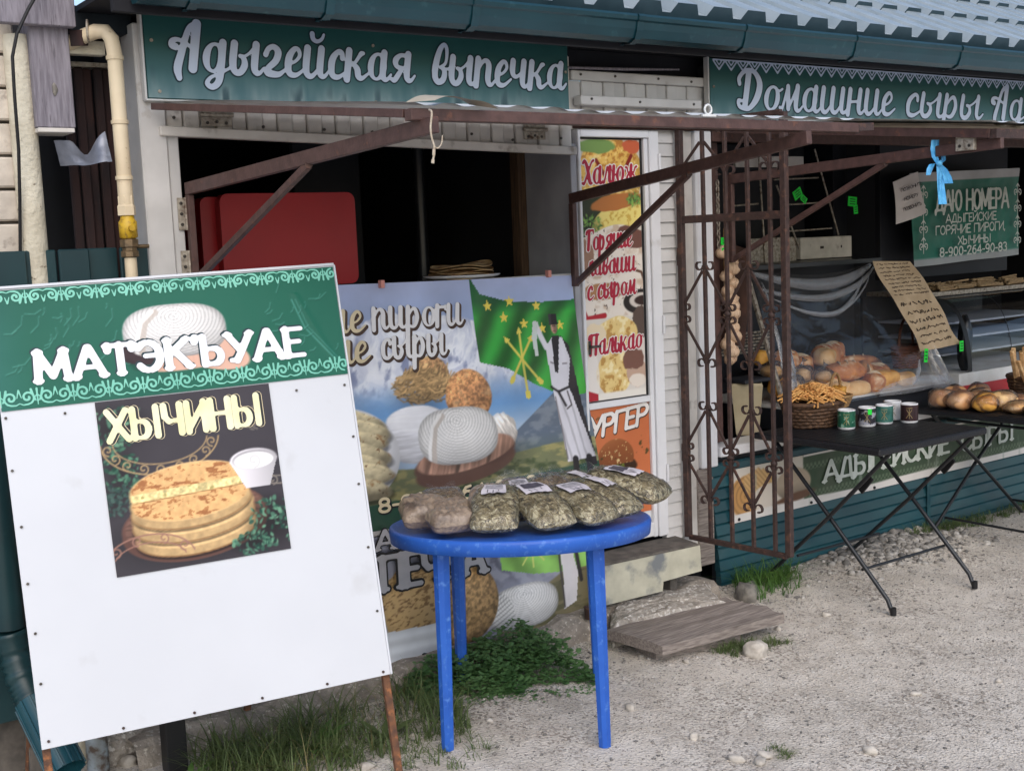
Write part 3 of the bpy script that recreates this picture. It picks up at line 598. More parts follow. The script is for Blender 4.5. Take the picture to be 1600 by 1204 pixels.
MB().box(1.55, 3.27, -.008, .02, .02, 1.555).build('front_panel', 'white_siding', K1)
# jamb on the right of the hatch
MB().box(3.25, 3.283, -.02, .34, .1, 2.10, b=.003).build('hatch_jamb', 'grey_jamb', K1)
MB().box(3.205, 3.248, .30, .36, 1.0, 2.12).build('jamb_batten', 'brown_wood', K1)
MB().box(1.5, 3.249, .022, .52, 1.515, 1.545).build('counter', 'brown_wood', K1)
MB().box(1.547, 3.249, .031, .30, 2.125, 2.14).build('hatch_head', 'brown_wood', K1)
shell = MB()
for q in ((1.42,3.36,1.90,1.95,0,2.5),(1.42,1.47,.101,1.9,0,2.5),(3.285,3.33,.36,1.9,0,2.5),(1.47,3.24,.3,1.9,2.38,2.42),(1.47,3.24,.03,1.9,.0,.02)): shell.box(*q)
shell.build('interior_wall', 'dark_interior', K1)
MB().box(3.262, 3.90, .002, .03, 2.16, 2.36).build('lintel_panel', 'old_siding', K1)
part('top_trim', 'white_siding', K1, (3.262, 4.072, -.032, 0, 2.362, 2.402), b=.004)
for i in range(13):
    x0 = 3.262+i*.0615; p = .010 if i % 2 else 0
    MB().box(x0+.001, x0+.0605, -.010-p, 0, 2.20, 2.361, b=.004).build('slat', 'white_siding', K1)
part('door_head_trim', 'white_siding', K1, (3.275, 3.972, -.075, -.021, 2.255, 2.295), b=.004)
part('door_head_trim', 'white_siding', K1, (3.275, 3.972, -.055, -.021, 2.165, 2.215), b=.004)
MB().tube([(3.25,-.02,2.412),(3.55,-.03,2.418),(3.86,-.05,2.428)], [.006,.007,.004], 6).build('thin_stick', 'weathered_wood', None, 'thin pale stick lying on the trim above the door', 'stick')
# siding strip to the right of the door
for i in range(32):
    z0 = .295+i*.0585
    mb = MB(); mb.add([(3.748,-.004,z0+.0575),(3.852,-.004,z0+.0575),(3.852,-.014,z0+.001),(3.748,-.014,z0+.001),(3.748,.02,z0+.0575),(3.852,.02,z0+.0575),(3.852,.02,z0+.001),(3.748,.02,z0+.001)],
       [(0,3,2,1),(4,5,6,7),(0,1,5,4),(3,7,6,2),(0,4,7,3),(1,2,6,5)]); mb.build('siding_board', 'white_siding', K1)
part('corner_trim', 'white_siding', K1, (3.853, 3.892, -.022, .02, .27, 2.165), b=.004)
part('corner_trim', 'old_siding', K1, (3.894, 3.975, .0, .03, .22, 2.165), (3.90, 3.925, -.012, .0, .22, 2.165), b=.004)
part('corner_post', 'white_pvc', K1, (3.977, 4.083, -.02, .1, .60, 2.165), b=.005)
part('timber_stub', 'plank_wood', K1, (3.955, 4.06, -.01, .09, .13, .598), b=.006)
for (x, z) in ((1.535,2.165),(1.53,2.125),(1.49,2.18),(1.65,2.15),(1.86,2.14),(2.1,2.135),(2.3,2.13),(2.75,2.13),(2.95,2.11),(3.2,2.12),(3.31,2.385),(3.5,2.385),(3.75,2.385),(3.95,2.38),(3.33,2.28),(3.6,2.275),(3.92,2.275)):
    y = -.078 if z < 2.3 and x > 3.3 else (-.035 if x > 3.3 else -.026)
    mb = MB(); mb.tube([(x,y+.004,z),(x,y-.0015,z)], .0055, 8); mb.build('screw', 'screw_metal', K1)
# hatch hinges (top) and bracket hinges (left post)
def hinge(P, x, y, z, vertical=False):
    mb = MB()
    if vertical: mb.box(x-.012,x+.012,y-.004,y,z-.055,z+.055).tube([(x+.016,y-.006,z-.055),(x+.016,y-.006,z+.055)],.006,8).box(x+.02,x+.040,y-.004,y,z-.055,z+.055)
    else: mb.box(x-.055,x+.055,y-.004,y,z-.028,z+.004).tube([(x-.06,y-.008,z+.012),(x+.06,y-.008,z+.012)],.008,8).box(x-.055,x+.055,y-.004,y,z+.02,z+.045)
    h = mb.build('hinge', 'hinge_metal', P)
    for k in (-1, 0, 1):
        for q in (((x,z+k*.036),(x+.03,z+k*.036)) if vertical else ((x+k*.034,z-.012-(.004 if k else 0)),)):
            MB().tube([(q[0],y-.003,q[1]),(q[0],y-.0065,q[1])], .006, 8).build('screw', 'screw_metal', h)
hinge(K1, 1.685, -.026, 2.165); hinge(K1, 3.06, -.026, 2.14)
hinge(K1, 1.535, -.027, 1.84, True); hinge(K1, 1.535, -.027, 1.66, True)
# door
D1 = MB().box(3.286, 3.745, .0, .05, .33, 2.16, b=.004).build('door', 'white_pvc', K1)
def dpart(name, m, *bx, b=.003): return part(name, m, D1, *bx, b=b)
dpart('door_frame', 'white_pvc', (3.286,3.300,-.03,-.001,.33,2.16), (3.69,3.745,-.03,-.001,.33,2.16), (3.301,3.689,-.03,-.001,2.128,2.16))
dpart('leaf_rail', 'white_pvc', (3.665,3.688,-.02,-.001,.33,2.127), (3.301,3.664,-.02,-.001,.957,.985), (3.301,3.664,-.02,-.001,.335,.40))
dpart('glazing_bead', 'cable_black', (3.654,3.6645,-.006,-.001,.986,2.127), (3.301,3.6535,-.006,-.001,2.121,2.127), (3.301,3.6535,-.006,-.001,.986,.990))
for z in (2.02, 1.30, .62): mb = MB(); mb.tube([(3.742,-.036,z-.04),(3.742,-.036,z+.04)], .007, 8); mb.build('door_hinge', 'white_pvc', D1)
mb = MB(); mb.box(3.303,3.318,-.032,-.0305,1.20,1.26); mb.tube([(3.31,-.033,1.235),(3.31,-.05,1.235),(3.355,-.05,1.235)], .006, 8); mb.build('door_handle', 'screw_metal', D1)

# plinth and doorstep
mb = MB()
rg = random.Random(4)
N_ = 40; V = []; F = []
for i in range(N_+1):
    x = 1.2+(3.95-1.2)*i/N_
    t = .075+rg.uniform(-.008,.012)+(.02 if x > 3.0 else 0); w = -.13+rg.uniform(-.012,.012)
    V += [(x, .0, -.03), (x, w-.03, -.03), (x, w, t*.75), (x, w+.03, t), (x, .0, t)]
for i in range(N_):
    for k in range(4): F.append((i*5+k, i*5+k+1, (i+1)*5+k+1, (i+1)*5+k))
mb.add(V, F); mb.build('plinth', 'cement', K1)
st = thing('doorstep', (3.5,-.1,0), 'pale painted concrete doorstep with worn front under the white door', 'step')
mb = MB(); mb.prism([(3.25,-.132,.305),(3.79,-.172,.305),(3.80,0,.312),(3.25,0,.312)], (0,0,-.022)); mb.build('tread', 'mortar', st)
mb = MB(); mb.prism([(3.245,-.136,.292),(3.795,-.178,.296),(3.80,-.181,.178),(3.58,-.164,.168),(3.575,-.163,.125),(3.24,-.137,.120)], (.004,.035,0)); mb.build('riser', 'step_paint', st)
mb = MB(); mb.box(3.27,3.55,-.085,-.002,.0,.12).box(3.68,3.72,-.1,-.02,.0,.28); mb.build('support', 'mortar', st)
# broken concrete slab in front of the step, loose planks, stones
mb = MB(); rg = random.Random(9); n = 26; top = []
cs = [(3.16,-.30),(3.74,-.385),(3.90,-.12),(3.34,-.085)]
ring = []
for a, b in zip(cs, cs[1:]+cs[:1]):
    for k in range(7): t = k/7; ring.append((a[0]+(b[0]-a[0])*t+rg.uniform(-.012,.012), a[1]+(b[1]-a[1])*t+rg.uniform(-.012,.012)))
c = (sum(q[0] for q in ring)/len(ring), sum(q[1] for q in ring)/len(ring)); m_ = len(ring)
V = [(x,y,-.01) for x,y in ring]+[(x,y,.075+rg.uniform(-.012,.012)) for x,y in ring]+[(c[0]+(x-c[0])*.9,c[1]+(y-c[1])*.9,.10+rg.uniform(-.008,.008)) for x,y in ring]+[(c[0]+(x-c[0])*.45,c[1]+(y-c[1])*.45,.105+rg.uniform(-.006,.008)) for x,y in ring]+[(c[0],c[1],.105)]
F = []
for k in range(3):
    for i in range(m_): F.append((k*m_+i, k*m_+(i+1)%m_, (k+1)*m_+(i+1)%m_, (k+1)*m_+i))
for i in range(m_): F.append((3*m_+i, 3*m_+(i+1)%m_, 4*m_))
mb.add(V, F); mb.build('concrete_slab', 'rough_concrete', None, 'broken concrete slab lying in front of the doorstep', 'slab')
def plank(name, pts, z, th, label, tilt=0, bow=0):
    mb = MB(); rg = random.Random(len(name)+int(z*100)); a, b, c_, d = [Vector((p[0],p[1],0)) for p in pts]  # a->d far edge ... b->c near edge
    nx, ny = 22, 7; V = []; F = []
    for s_ in (0,1):
        for j in range(ny):
            for i in range(nx):
                u, v = i/(nx-1), j/(ny-1); p = (a*(1-u)+d*u)*(1-v)+(b*(1-u)+c_*u)*v
                e = .004*math.sin(v*19+u*2)+.003*math.sin(v*41)+bow*math.sin(u*PI)
                if u > .93: p = p+Vector((-.03*abs(math.sin(v*5))*(u-.93)/.07,0,0))
                edge = min(v,1-v)*2
                V.append((p.x, p.y, z+tilt*u+(e-(.006 if edge < .05 else 0) if s_ == 0 else -th)))
    q = nx*ny
    for j in range(ny-1):
        for i in range(nx-1):
            k = j*nx+i; F.append((k,k+nx,k+nx+1,k+1)); F.append((q+k,q+k+1,q+k+nx+1,q+k+nx))
    for i in range(nx-1): F.append((i,i+1,q+i+1,q+i)); k = (ny-1)*nx+i; F.append((k+1,k,q+k,q+k+1))
    for j in range(ny-1): k = j*nx; F.append((k+nx,k,q+k,q+k+nx)); k += nx-1; F.append((k,k+nx,q+k+nx,q+k))
    mb.add(V, F); return mb.build(name, 'plank_wood', None, label, 'plank')
plank('wooden_plank', [(3.12,-.30),(3.156,-.613),(3.83,-.67),(3.80,-.33)], .086, .042, 'wide weathered grey plank lying before the concrete slab', tilt=.004)
plank('wooden_plank', [(3.20,-.40),(3.19,-.535),(3.62,-.62),(3.64,-.5)], .034, .036, 'short narrow plank under the wide weathered plank')
def stone(x, y, r, m, label, seed, z=0, name='stone', group=None):
    mb = MB(); mb.blob((x, y, float(gh(x,y))+r[2]*.55+z), r, seed*1.3, 9, 6, seed, .22, p=.8); o = mb.build(name, m, None, label, 'stone', group); return o
stone(4.06,-.215,(.072,.055,.05),'stone_grey','rounded grey boulder at the foot of the open iron gate',3)
stone(3.53,-.76,(.058,.045,.034),'stone_white','flat pale stone beside the grass at the wide plank',5)

# ------------------------------------------------------------------ right kiosk (cheese shop)
K2 = thing('cheese_kiosk', (5.6, 0, 0), 'teal clad cheese kiosk with wide open counter full of bread', 'kiosk')
for i in range(11):
    z0 = .61-.0585*(i+1)
    for (a, b) in ((4.035+.006*i, 5.70), (5.705, 9.4)):
        mb = MB(); yb = -.012-(.006 if a > 5 else 0)
        mb.add([(a,yb+.010,z0+.0575),(b,yb+.010,z0+.0575),(b,yb+.002,z0+.048),(a,yb+.002,z0+.048),(b,yb-.006,z0+.004),(a,yb-.006,z0+.004),(b,yb+.006,z0),(a,yb+.006,z0),(a,.02,z0+.0575),(b,.02,z0+.0575),(b,.02,z0),(a,.02,z0)],
            [(0,3,2,1),(3,5,4,2),(5,7,6,4),(0,1,9,8),(7,11,10,6),(8,9,10,11),(1,2,4,6,10,9),(0,8,11,7,5,3)]); mb.build('cladding_board', 'clad_teal', K2)
MB().box(5.688,5.716,-.026,-.019,-.03,.60).build('cladding_joint', 'clad_teal', K2)
part('sill', 'white_pvc', K2, (4.086, 9.4, -.035, .12, .642, .690), b=.004)
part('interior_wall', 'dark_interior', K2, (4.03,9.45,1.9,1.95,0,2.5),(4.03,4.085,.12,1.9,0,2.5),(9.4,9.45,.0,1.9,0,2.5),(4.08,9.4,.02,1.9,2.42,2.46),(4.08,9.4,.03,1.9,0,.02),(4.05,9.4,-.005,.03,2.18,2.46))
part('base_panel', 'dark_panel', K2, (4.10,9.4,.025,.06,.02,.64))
part('head_beam', 'brown_steel', K2, (4.09,9.4,-.02,.03,2.12,2.165))
part('inner_post', 'brown_steel', K2, (4.14,4.18,.04,.08,.70,2.12))
part('board_panel', 'sheet_beige', K2, (4.50,4.92,.85,.87,1.2,2.1))
part('partition', 'dark_panel', K2, (5.86,5.98,.75,1.5,.7,2.4), (6.0,7.3,.52,.56,1.38,2.3))
# ------------------------------------------------------------------ shop signs above the kiosks
print_mat('vinyl_print', .42, .0, grime=0)
print_mat('sign_print', .40, .05, 5)
def sheet(name, pl, u0, v0, paint, m, parent, n=0, warp=None, **kw):
    X, Y = paint.X, paint.Y; U = u0+X; V = v0+Y
    Nn = np.full(X.shape, float(n))
    if warp is not None: U, V, dn = warp(X, Y, U, V); Nn = Nn+dn
    P = np.array(pl.O)[None,None]+U[...,None]*np.array(pl.U)+V[...,None]*np.array(pl.V)+Nn[...,None]*np.array(pl.N)
    return grid_obj(name, P, m, parent, paint.linear(), **kw)
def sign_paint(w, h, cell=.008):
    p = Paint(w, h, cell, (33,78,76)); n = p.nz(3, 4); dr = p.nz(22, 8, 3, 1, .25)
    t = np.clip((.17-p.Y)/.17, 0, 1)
    p.mix(np.clip(t*.75+n*.12, 0, 1)*(t > 0), (98,128,138)); p.mix(np.clip(t-.45, 0, 1)*1.4*np.clip(.6+dr, 0, 1), (160,170,168))  # paler foot: grime plus a painted-in reflection of the awning flap
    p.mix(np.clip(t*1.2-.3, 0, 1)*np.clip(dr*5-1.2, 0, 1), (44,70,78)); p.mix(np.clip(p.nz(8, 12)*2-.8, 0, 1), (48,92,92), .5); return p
SA = thing('shop_sign', (2.33,-.06,2.22), 'green bakery sign with white script lettering', 'sign')
SB = thing('shop_sign', (5.4,-.06,2.22), 'green cheese sign with white script and pointed lace border', 'sign')
PA = facade(-.062)
MB().box(1.437,3.222,-.060,-.034,2.221,2.513,b=.002).build('panel', 'sign_green', SA)
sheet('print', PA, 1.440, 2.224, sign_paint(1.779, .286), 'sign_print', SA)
MB().box(1.428,1.4355,-.064,-.034,2.215,2.517).build('edge_strip', 'white_siding', SA)
MB().box(1.43,3.222,-.068,-.034,2.213,2.2195).build('edge_strip', 'sheet_white', SA)
kwA = dict(font='script', w=.097, shear=.15, res=20)
for nm, u0, u1, tx in (('a', 1.515, 2.475, 'Адыгейская'), ('b', 2.555, 3.205, 'выпечка')):
    lettering('letter_outline', tx, PA, u0, u1, 2.314, .102, 'sign_outline', SA, n=.0015, grow=.05, **kwA)
    lettering('lettering', tx, PA, u0, u1, 2.314, .102, 'sign_letter', SA, n=.003, **kwA)
for (x, z) in ((1.462,2.41),(1.478,2.245),(3.205,2.385),(2.3,2.44),(2.3,2.235),(2.72,2.24)):
    mb = MB(); mb.tube([(x,-.062,z),(x,-.0665,z)], .006, 8); mb.build('screw', 'hinge_metal', SA)
MB().box(4.036,7.295,-.060,-.034,2.212,2.487,b=.002).build('panel', 'sign_green', SB)
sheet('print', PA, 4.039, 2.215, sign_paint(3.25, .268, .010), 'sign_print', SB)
for u0, u1, tx in ((4.20,5.36,'Домашние'), (5.45,6.13,'сыры'), (6.20,6.86,'Адыг')):
    lettering('letter_outline', tx, PA, u0, u1, 2.262, .118, 'sign_outline', SB, n=.0015, grow=.05, **kwA)
    lettering('lettering', tx, PA, u0, u1, 2.262, .118, 'sign_letter', SB, n=.003, **kwA)
ln = []
for i in range(40):
    x = 4.058+i*.0775
    ln += [[(x,2.478,.0035),(x+.039,2.438,.0045),(x+.0775,2.478,.0035)], [(x+.02,2.478,.003),(x+.039,2.458,.003),(x+.058,2.478,.003)], [(x,2.481,.003),(x+.0775,2.481,.003)]]
strokes('lace_border', ln, PA, 'sign_letter', SB, n=.002, cell=.005)
MB().box(4.026,4.034,-.064,-.034,2.206,2.491).build('edge_strip', 'white_siding', SB)
mb = MB(); mb.tube([(4.06,-.062,2.36),(4.06,-.067,2.36)], .006, 8); mb.build('screw', 'hinge_metal', SB)

# ------------------------------------------------------------------ hatch awnings and their swing brackets
def corr_sheet(name, A, B, C, D, m, parent, thick=.0, amp=.012, per=.1, sag=0, under=None, n=80, seed=1, rough=.006):
    """corrugated sheet; A,B hinge corners, D,C front corners (A-D and B-C are the sides)"""
    A, B, C, D = map(np.array, (A, B, C, D)); W = np.linalg.norm(B-A); u, v = np.meshgrid(np.linspace(0,1,n), np.linspace(0,1,14))
    P = ((A*(1-u[...,None])+B*u[...,None])*(1-v[...,None])+(D*(1-u[...,None])+C*u[...,None])*v[...,None])
    ph = (u*W/per) % 1; z = amp*np.clip(np.abs(ph*4-2)-.5, 0, 1)
    P[...,2] += z+sag*np.sin(u*PI)*v+rough*fnoise(u*W*3, v*3, seed)
    return grid_obj(name, P, m, parent, smooth=False)
def bracket(name, hx, zt, zb, tip, label, dfrac=.56):
    t = thing(name, (hx,-.04,zb), label, 'bracket')
    h1 = (hx,-.045,zt); h0 = (hx,-.045,zb); tip = Vector(tip); d = (tip-Vector(h1))
    b1 = MB(); b1.bar(Vector(h1)-d.normalized()*.012, tip, .022, .042, b=.002); tb_ = b1.build('top_bar', 'brown_steel', t)
    b2 = MB(); b2.bar(h0, (hx,-.045,zt-.0215), .022, .03, b=.002); b2.build('hinge_bar', 'brown_steel', t)
    q = Vector(h1)+d*dfrac-Vector((0,0,.021)); b3 = MB(); b3.bar(Vector(h0)+Vector((0,-.012,.015)), q, .018, .024, b=.002); b3.build('brace', 'brown_steel', t)
    e = MB(); w = MB(); w.tube([q+Vector((-.004,-.01,.0)), q+Vector((.006,.012,.004))], .012, 6); w.build('weld', 'rust_steel', tb_)
    return t
AW1 = thing('hatch_awning', (2.5,-.7,2.0), 'raised hatch awning of white corrugated sheet over the bakery opening', 'awning')
a0, b0, c0, d0 = (1.475,-.075,2.192), (3.235,-.075,2.185), (3.385,-1.405,2.040), (1.640,-1.405,2.040)
corr_sheet('corrugated_sheet', (1.475,-.08,2.204), (3.235,-.08,2.197), (3.40,-1.42,2.0525), (1.625,-1.42,2.0525), 'sheet_white', AW1, n=260, amp=.007, per=.115)
MB().bar((1.452,-.075,2.193), (1.632,-1.39,2.034), .026, .022).build('side_bar', 'brown_steel', AW1)
MB().bar((b0[0],b0[1],b0[2]-.012), (c0[0],c0[1],c0[2]-.012), .03, .034).build('side_bar', 'brown_steel', AW1)
MB().bar((1.622,-1.412,2.0285), (3.36,-1.412,2.0285), .034, .030).build('front_bar', 'brown_steel', AW1)
MB().bar((3.3605,-1.412,2.030), (3.455,-1.40,2.036), .03, .026).build('bent_bar_end', 'rust_steel', AW1)
MB().bar((1.50,-.080,2.197), (3.22,-.080,2.190), .016, .012).build('hinge_rail', 'brown_steel', AW1)
# curled corner of the sheet
u_, v_ = np.meshgrid(np.linspace(0,1,14), np.linspace(0,1,8))
Pc = np.stack([1.615+.20*u_+.05*v_, -1.415+.01*u_-.06*v_, 2.058+.024*np.sin(u_*PI)*(1-.2*v_)+.004*np.sin(u_*9)-.016*v_*u_], -1)
grid_obj('curled_corner', Pc, 'sheet_beige', AW1)
mb = MB(); mb.tube([(2.66+.014*math.cos(a),-1.43,2.068+.014*math.sin(a)) for a in np.linspace(0,2*PI,14,endpoint=False)], .0035, 6, closed=True); mb.box(2.635,2.69,-1.436,-1.426,2.046,2.054); mb.build('shackle', 'sheet_white', AW1)
bracket('swing_bracket', 1.562, 1.925, 1.600, (1.664,-1.475,1.999), 'brown steel swing bracket propping the left end of the bakery awning')
bracket('swing_bracket', 3.232, 1.870, 1.500, (3.06,-1.475,1.988), 'dark brown steel swing bracket in front of the white door')
# rope tied round the corner
rp = MB(); z0 = 2.0; kx = .0
rp.tube(crom([(1.650,-1.47,z0+.035),(1.640,-1.497,z0+.025),(1.634,-1.498,z0-.01),(1.636,-1.497,z0-.035),(1.642,-1.497,z0-.055),(1.641,-1.497,z0-.075),(1.637,-1.497,z0-.092)],5), .0026, 7)
rp.tube([(1.6415,-1.497,z0-.064),(1.6395,-1.497,z0-.08)], .0040, 7); rp.tube([(1.637,-1.497,z0-.09),(1.6355,-1.497,z0-.099)], .0042, 7)
rp.tube(crom([(1.642,-1.497,z0-.056),(1.652,-1.498,z0-.062),(1.664,-1.498,z0-.05),(1.668,-1.497,z0-.03)],5), .0017, 6)
mat('rope', S(196,184,166), S(170,156,136), scale=80, rough=.9, bump=.5, bscale=200)
rp.build('rope', 'rope', None, 'pale knotted rope hanging from the awning corner', 'rope')
AW2 = thing('hatch_awning', (5.6,-.7,2.0), 'sagging beige awning sheet over the cheese counter', 'awning')
corr_sheet('corrugated_sheet', (4.115,-.07,2.195), (9.3,-.07,2.195), (9.3,-1.42,2.050), (4.13,-1.42,2.050), 'sheet_beige', AW2, n=400, amp=.008, per=.12, sag=-.02, rough=.012)
corr_sheet('upper_sheet', (4.095,-.07,2.207), (9.3,-.07,2.207), (9.3,-1.44,2.066), (4.105,-1.44,2.064), 'sheet_white', AW2, n=400, amp=.006, per=.12, sag=-.02, rough=.010, seed=5)
MB().bar((4.13,-.08,2.168), (4.16,-1.40,2.026), .03, .034).build('side_bar', 'brown_steel', AW2)
MB().bar((4.15,-1.412,2.024), (9.3,-1.412,2.024), .034, .036).build('front_bar', 'rust_steel', AW2)
MB().bar((4.115,-.4,2.142), (9.3,-.4,2.142), .03, .03).build('cross_bar', 'brown_steel', AW2)
t_ = bracket('swing_bracket', 4.175, 1.945, 1.560, (4.185,-1.43,1.990), 'brown steel swing bracket beside the blue plastic bag', .62)
mb = MB(); mb.box(4.155,4.1725,-1.33,-1.25,1.972,2.045); mb.build('hinge_plate', 'hinge_metal', t_)
mb = MB()
for (y, z) in ((-1.31,1.99),(-1.27,1.99)): mb.tube([(4.1555,y,z),(4.152,y,z)], .006, 8)
mb.build('bolt', 'screw_metal', t_)

# ------------------------------------------------------------------ upper banner with the pies and cheeses
BW, BH = 1.62, .95
def banner_art():
    p = Paint(BW, BH, .0042, (150,165,205)); X, Y = p.X, p.Y                     # u = x-1.6, v = z-.62
    p.grad((120,160,205), (168,178,212), lo=.35, hi=.95)
    # snowy mountains
    ridge = .80+.045*fnoise(X*7+2, X*0+.5, 3, 6)+.035*np.exp(-((X-.72)/.09)**2)+.02*np.exp(-((X-.95)/.1)**2)+.06*np.exp(-((X-1.36)/.1)**2)
    mt = np.clip((ridge-Y)/.006, 0, 1)*np.clip((Y-.46)/.14, 0, 1); rd = 1-np.abs(fnoise(X*9+3*fnoise(X*4,Y*4,2), Y*7+X*3, 5, 5))*2.2; rf = fnoise(X*26+8, Y*20-X*9, 15, 4)
    p.mix(mt, (214,218,232)); p.mix(mt*np.clip(rd*2.2-1.1, 0, 1), (240,242,248), .9); p.mix(mt*np.clip(.35-rd, 0, 1)*1.6, (150,158,190), .9); p.mix(mt*np.clip(rf*3-.5+(.70-Y)*4, 0, 1)*np.clip((.76-Y)/.1, 0, 1), (112,122,158), .75)
    p.mix(np.clip((.56-Y)/.12, 0, 1), (104,152,202), .75); p.mix(np.clip((.44-Y)/.1, 0, 1), (176,190,206), .8)
    # far slope on the right, valley floor
    sl = np.clip((.20+(X-1.05)*.66-Y)/.006, 0, 1)*(X > 1.0)*np.clip((.52-Y)/.02, 0, 1); p.mix(sl, (96,108,124)); p.mix(sl*np.clip(p.nz(30, 7, 4, .5, 1)*3, 0, 1), (136,144,154), .7); p.mix(sl*np.clip((.3-Y)/.2, 0, 1), (92,106,72), .8)
    fl = np.clip((.235+.02*np.sin(X*5)-Y)/.006, 0, 1); p.mix(fl, (118,122,88)); p.mix(fl*np.clip(p.nz(40, 9, 4, .4, 1)*3, 0, 1), (168,158,104), .8); p.mix(fl*np.clip(p.nz(26, 2, 4, .5, 1)*4-.8, 0, 1), (62,76,48), .8)
    # flag
    fpts = [(1.105,.965),(1.15,.89),(1.28,.855),(1.45,.845),(1.62,.85),(1.66,.45),(1.58,.44),(1.48,.45),(1.36,.505),(1.24,.58),(1.108,.615)]
    fm = p.polym(fpts); p.mix(fm, (46,134,52)); fold = np.sin((X*1.4-Y*.9)*26+fnoise(X*4, Y*4, 6)*2); p.shade(fm*np.clip(fold, 0, 1), .28); p.shade(fm*np.clip(-fold, 0, 1), -.32)
    p.mix(fm*np.clip((Y-.80)/.06, 0, 1), (18,74,44), .75); p.mix(fm*np.clip((.56-Y)/.1, 0, 1), (92,190,72), .5)
    def star(cx, cy, r): p.poly([(cx+(r if k % 2 == 0 else r*.42)*math.sin(k*PI/5), cy+(r if k % 2 == 0 else r*.42)*math.cos(k*PI/5)) for k in range(10)], (228,206,84))
    for q in ((1.18,.84),(1.25,.79),(1.285,.855),(1.345,.76),(1.42,.83),(1.435,.735),(1.53,.745)): star(*q, .024)
    for (xa, ya, xb, yb) in ((1.245,.52,1.365,.69),(1.32,.45,1.315,.72),(1.40,.505,1.255,.69)):
        p.line([(xa,ya),(xb,yb)], .0055, (222,206,92)); dx, dy = xb-xa, yb-ya; L = math.hypot(dx,dy); dx/=L; dy/=L
        p.poly([(xb+dx*.028,yb+dy*.028),(xb-dy*.014,yb+dx*.014),(xb+dy*.014,yb-dx*.014)], (222,206,92)); p.poly([(xa+dx*.03-dy*.011,ya+dy*.03+dx*.011),(xa+dx*.03+dy*.011,ya+dy*.03-dx*.011),(xa+dy*.011,ya-dx*.011),(xa-dy*.011,ya+dx*.011)], (222,206,92))
    # smoked cheese discs, braided cheese, white wheel, plate of pies, big wheel on a board
    def disc(cx, cy, rx, ry, col, seed, fr=110, amp=.24):
        m = p.ellm(cx, cy, rx, ry, nz=.04, seed=seed); p.mix(m, col); p.shade(m*np.clip(fnoise(X*fr, Y*fr, seed, 3)*2.2, -1, 1), amp); p.shade(m*np.clip(fnoise(X*22, Y*22, seed+1, 2), -1, 1), .16); lit(p, m, cx, cy, rx, ry, .30)
    disc(.875,.575,.085,.085,(190,146,102),3)
    q = random.Random(4); soft(p, .81, .50, .13, .09, .25)
    for k in range(330):
        a_ = q.uniform(0,6.28); d_ = math.sqrt(q.random()); x0, y0 = .81+.115*d_*math.cos(a_), .545+.065*d_*math.sin(a_); t_ = q.uniform(-.9,.5); l_ = q.uniform(.012,.04); g_ = q.uniform(.55,1.12)*(1-.25*(y0 < .52)); p.line([(x0,y0),(x0+l_*math.cos(t_),y0+l_*math.sin(t_)),(x0+1.8*l_*math.cos(t_+.4),y0+1.8*l_*math.sin(t_+.4))], .0028, tuple(min(255,c*g_) for c in (206,168,116)), .95)
    m = np.maximum(p.ellm(.785,.41,.13,.06), np.maximum(p.polym([(.655,.41),(.915,.41),(.90,.29),(.67,.29)]), p.ellm(.785,.29,.116,.05))); p.mix(m, (220,220,226)); p.shade(m*np.clip(fnoise(X*10,Y*130,6,3)*2,-1,1), .07); lit(p, m, .785, .36, .14, .13, .20); tp = p.ellm(.785,.415,.12,.05); p.mix(tp, (236,236,240), .7)
    disc(1.035,.485,.105,.11,(200,142,94),8); p.mix(p.ellm(1.035,.485,.105,.11)*np.clip(p.nz(30,3)*3-.6,0,1), (226,184,134), .5)
    soft(p, .50, .25, .24, .16, .35); p.ell(.49,.30,.21,.185,(228,228,232),rot=-.15); lit(p, p.ellm(.49,.30,.21,.185,rot=-.15), .49,.30,.21,.185,.18); p.ell(.48,.305,.175,.155,(196,196,204),rot=-.15)
    for k in range(7):
        cy = .44-k*.042; cx = .46+.02*(k % 2); m = p.ellm(cx, cy, .19, .052, rot=-.22+.06*(k % 3), nz=.10, seed=k+3); p.shade(p.ellm(cx+.004, cy-.012, .195, .056, rot=-.22+.06*(k % 3), nz=.10, seed=k+3), -.42); p.mix(m, (226,210,170)); p.shade(m*np.clip(fnoise(X*40,Y*60,k,3)*2,-1,1), .10); sp = p.nz(30, 20+k, 3); p.mix(m*np.clip(sp*5-1.3, 0, 1), (166,116,70), .75); p.mix(m*np.clip(p.nz(70,30+k,2)*6-3, 0, 1), (120,82,52), .8); lit(p, m, cx, cy, .19, .055, .32, -.2, .8)
    m = p.ellm(1.17,.325,.07,.075,nz=.2); p.mix(m, (222,214,206)); p.shade(m*np.clip(fnoise(X*120+Y*60, Y*30, 4, 2)*2,-1,1), .16); lit(p, m, 1.17,.325,.07,.075,.3)
    soft(p, .99, .19, .28, .085, .4, .14); wb = np.maximum(p.ellm(.985,.235,.235,.072,rot=.14), p.ellm(.985,.205,.232,.072,rot=.14)); p.mix(wb, (92,66,56)); top = p.ellm(.99,.252,.225,.065,rot=.14); p.mix(top, (176,136,116)); p.shade(top*np.clip(fnoise(X*60-Y*18, Y*8, 5, 3)*2,-1,1), .2); p.shade(top*np.clip(np.sin(X*46-Y*20)*5-4.2, 0, 1), -.5)
    soft(p, .985, .245, .19, .05, .45); cheese(p, .965, .375, .180, .052, .118)
    # dark green foot band
    ft = np.clip((.105+.04*(X-.6)-Y)/.005, 0, 1); p.mix(ft, (40,74,58)); p.mix(ft*np.clip(p.nz(14,4)*2-.3,0,1), (56,92,72), .5)
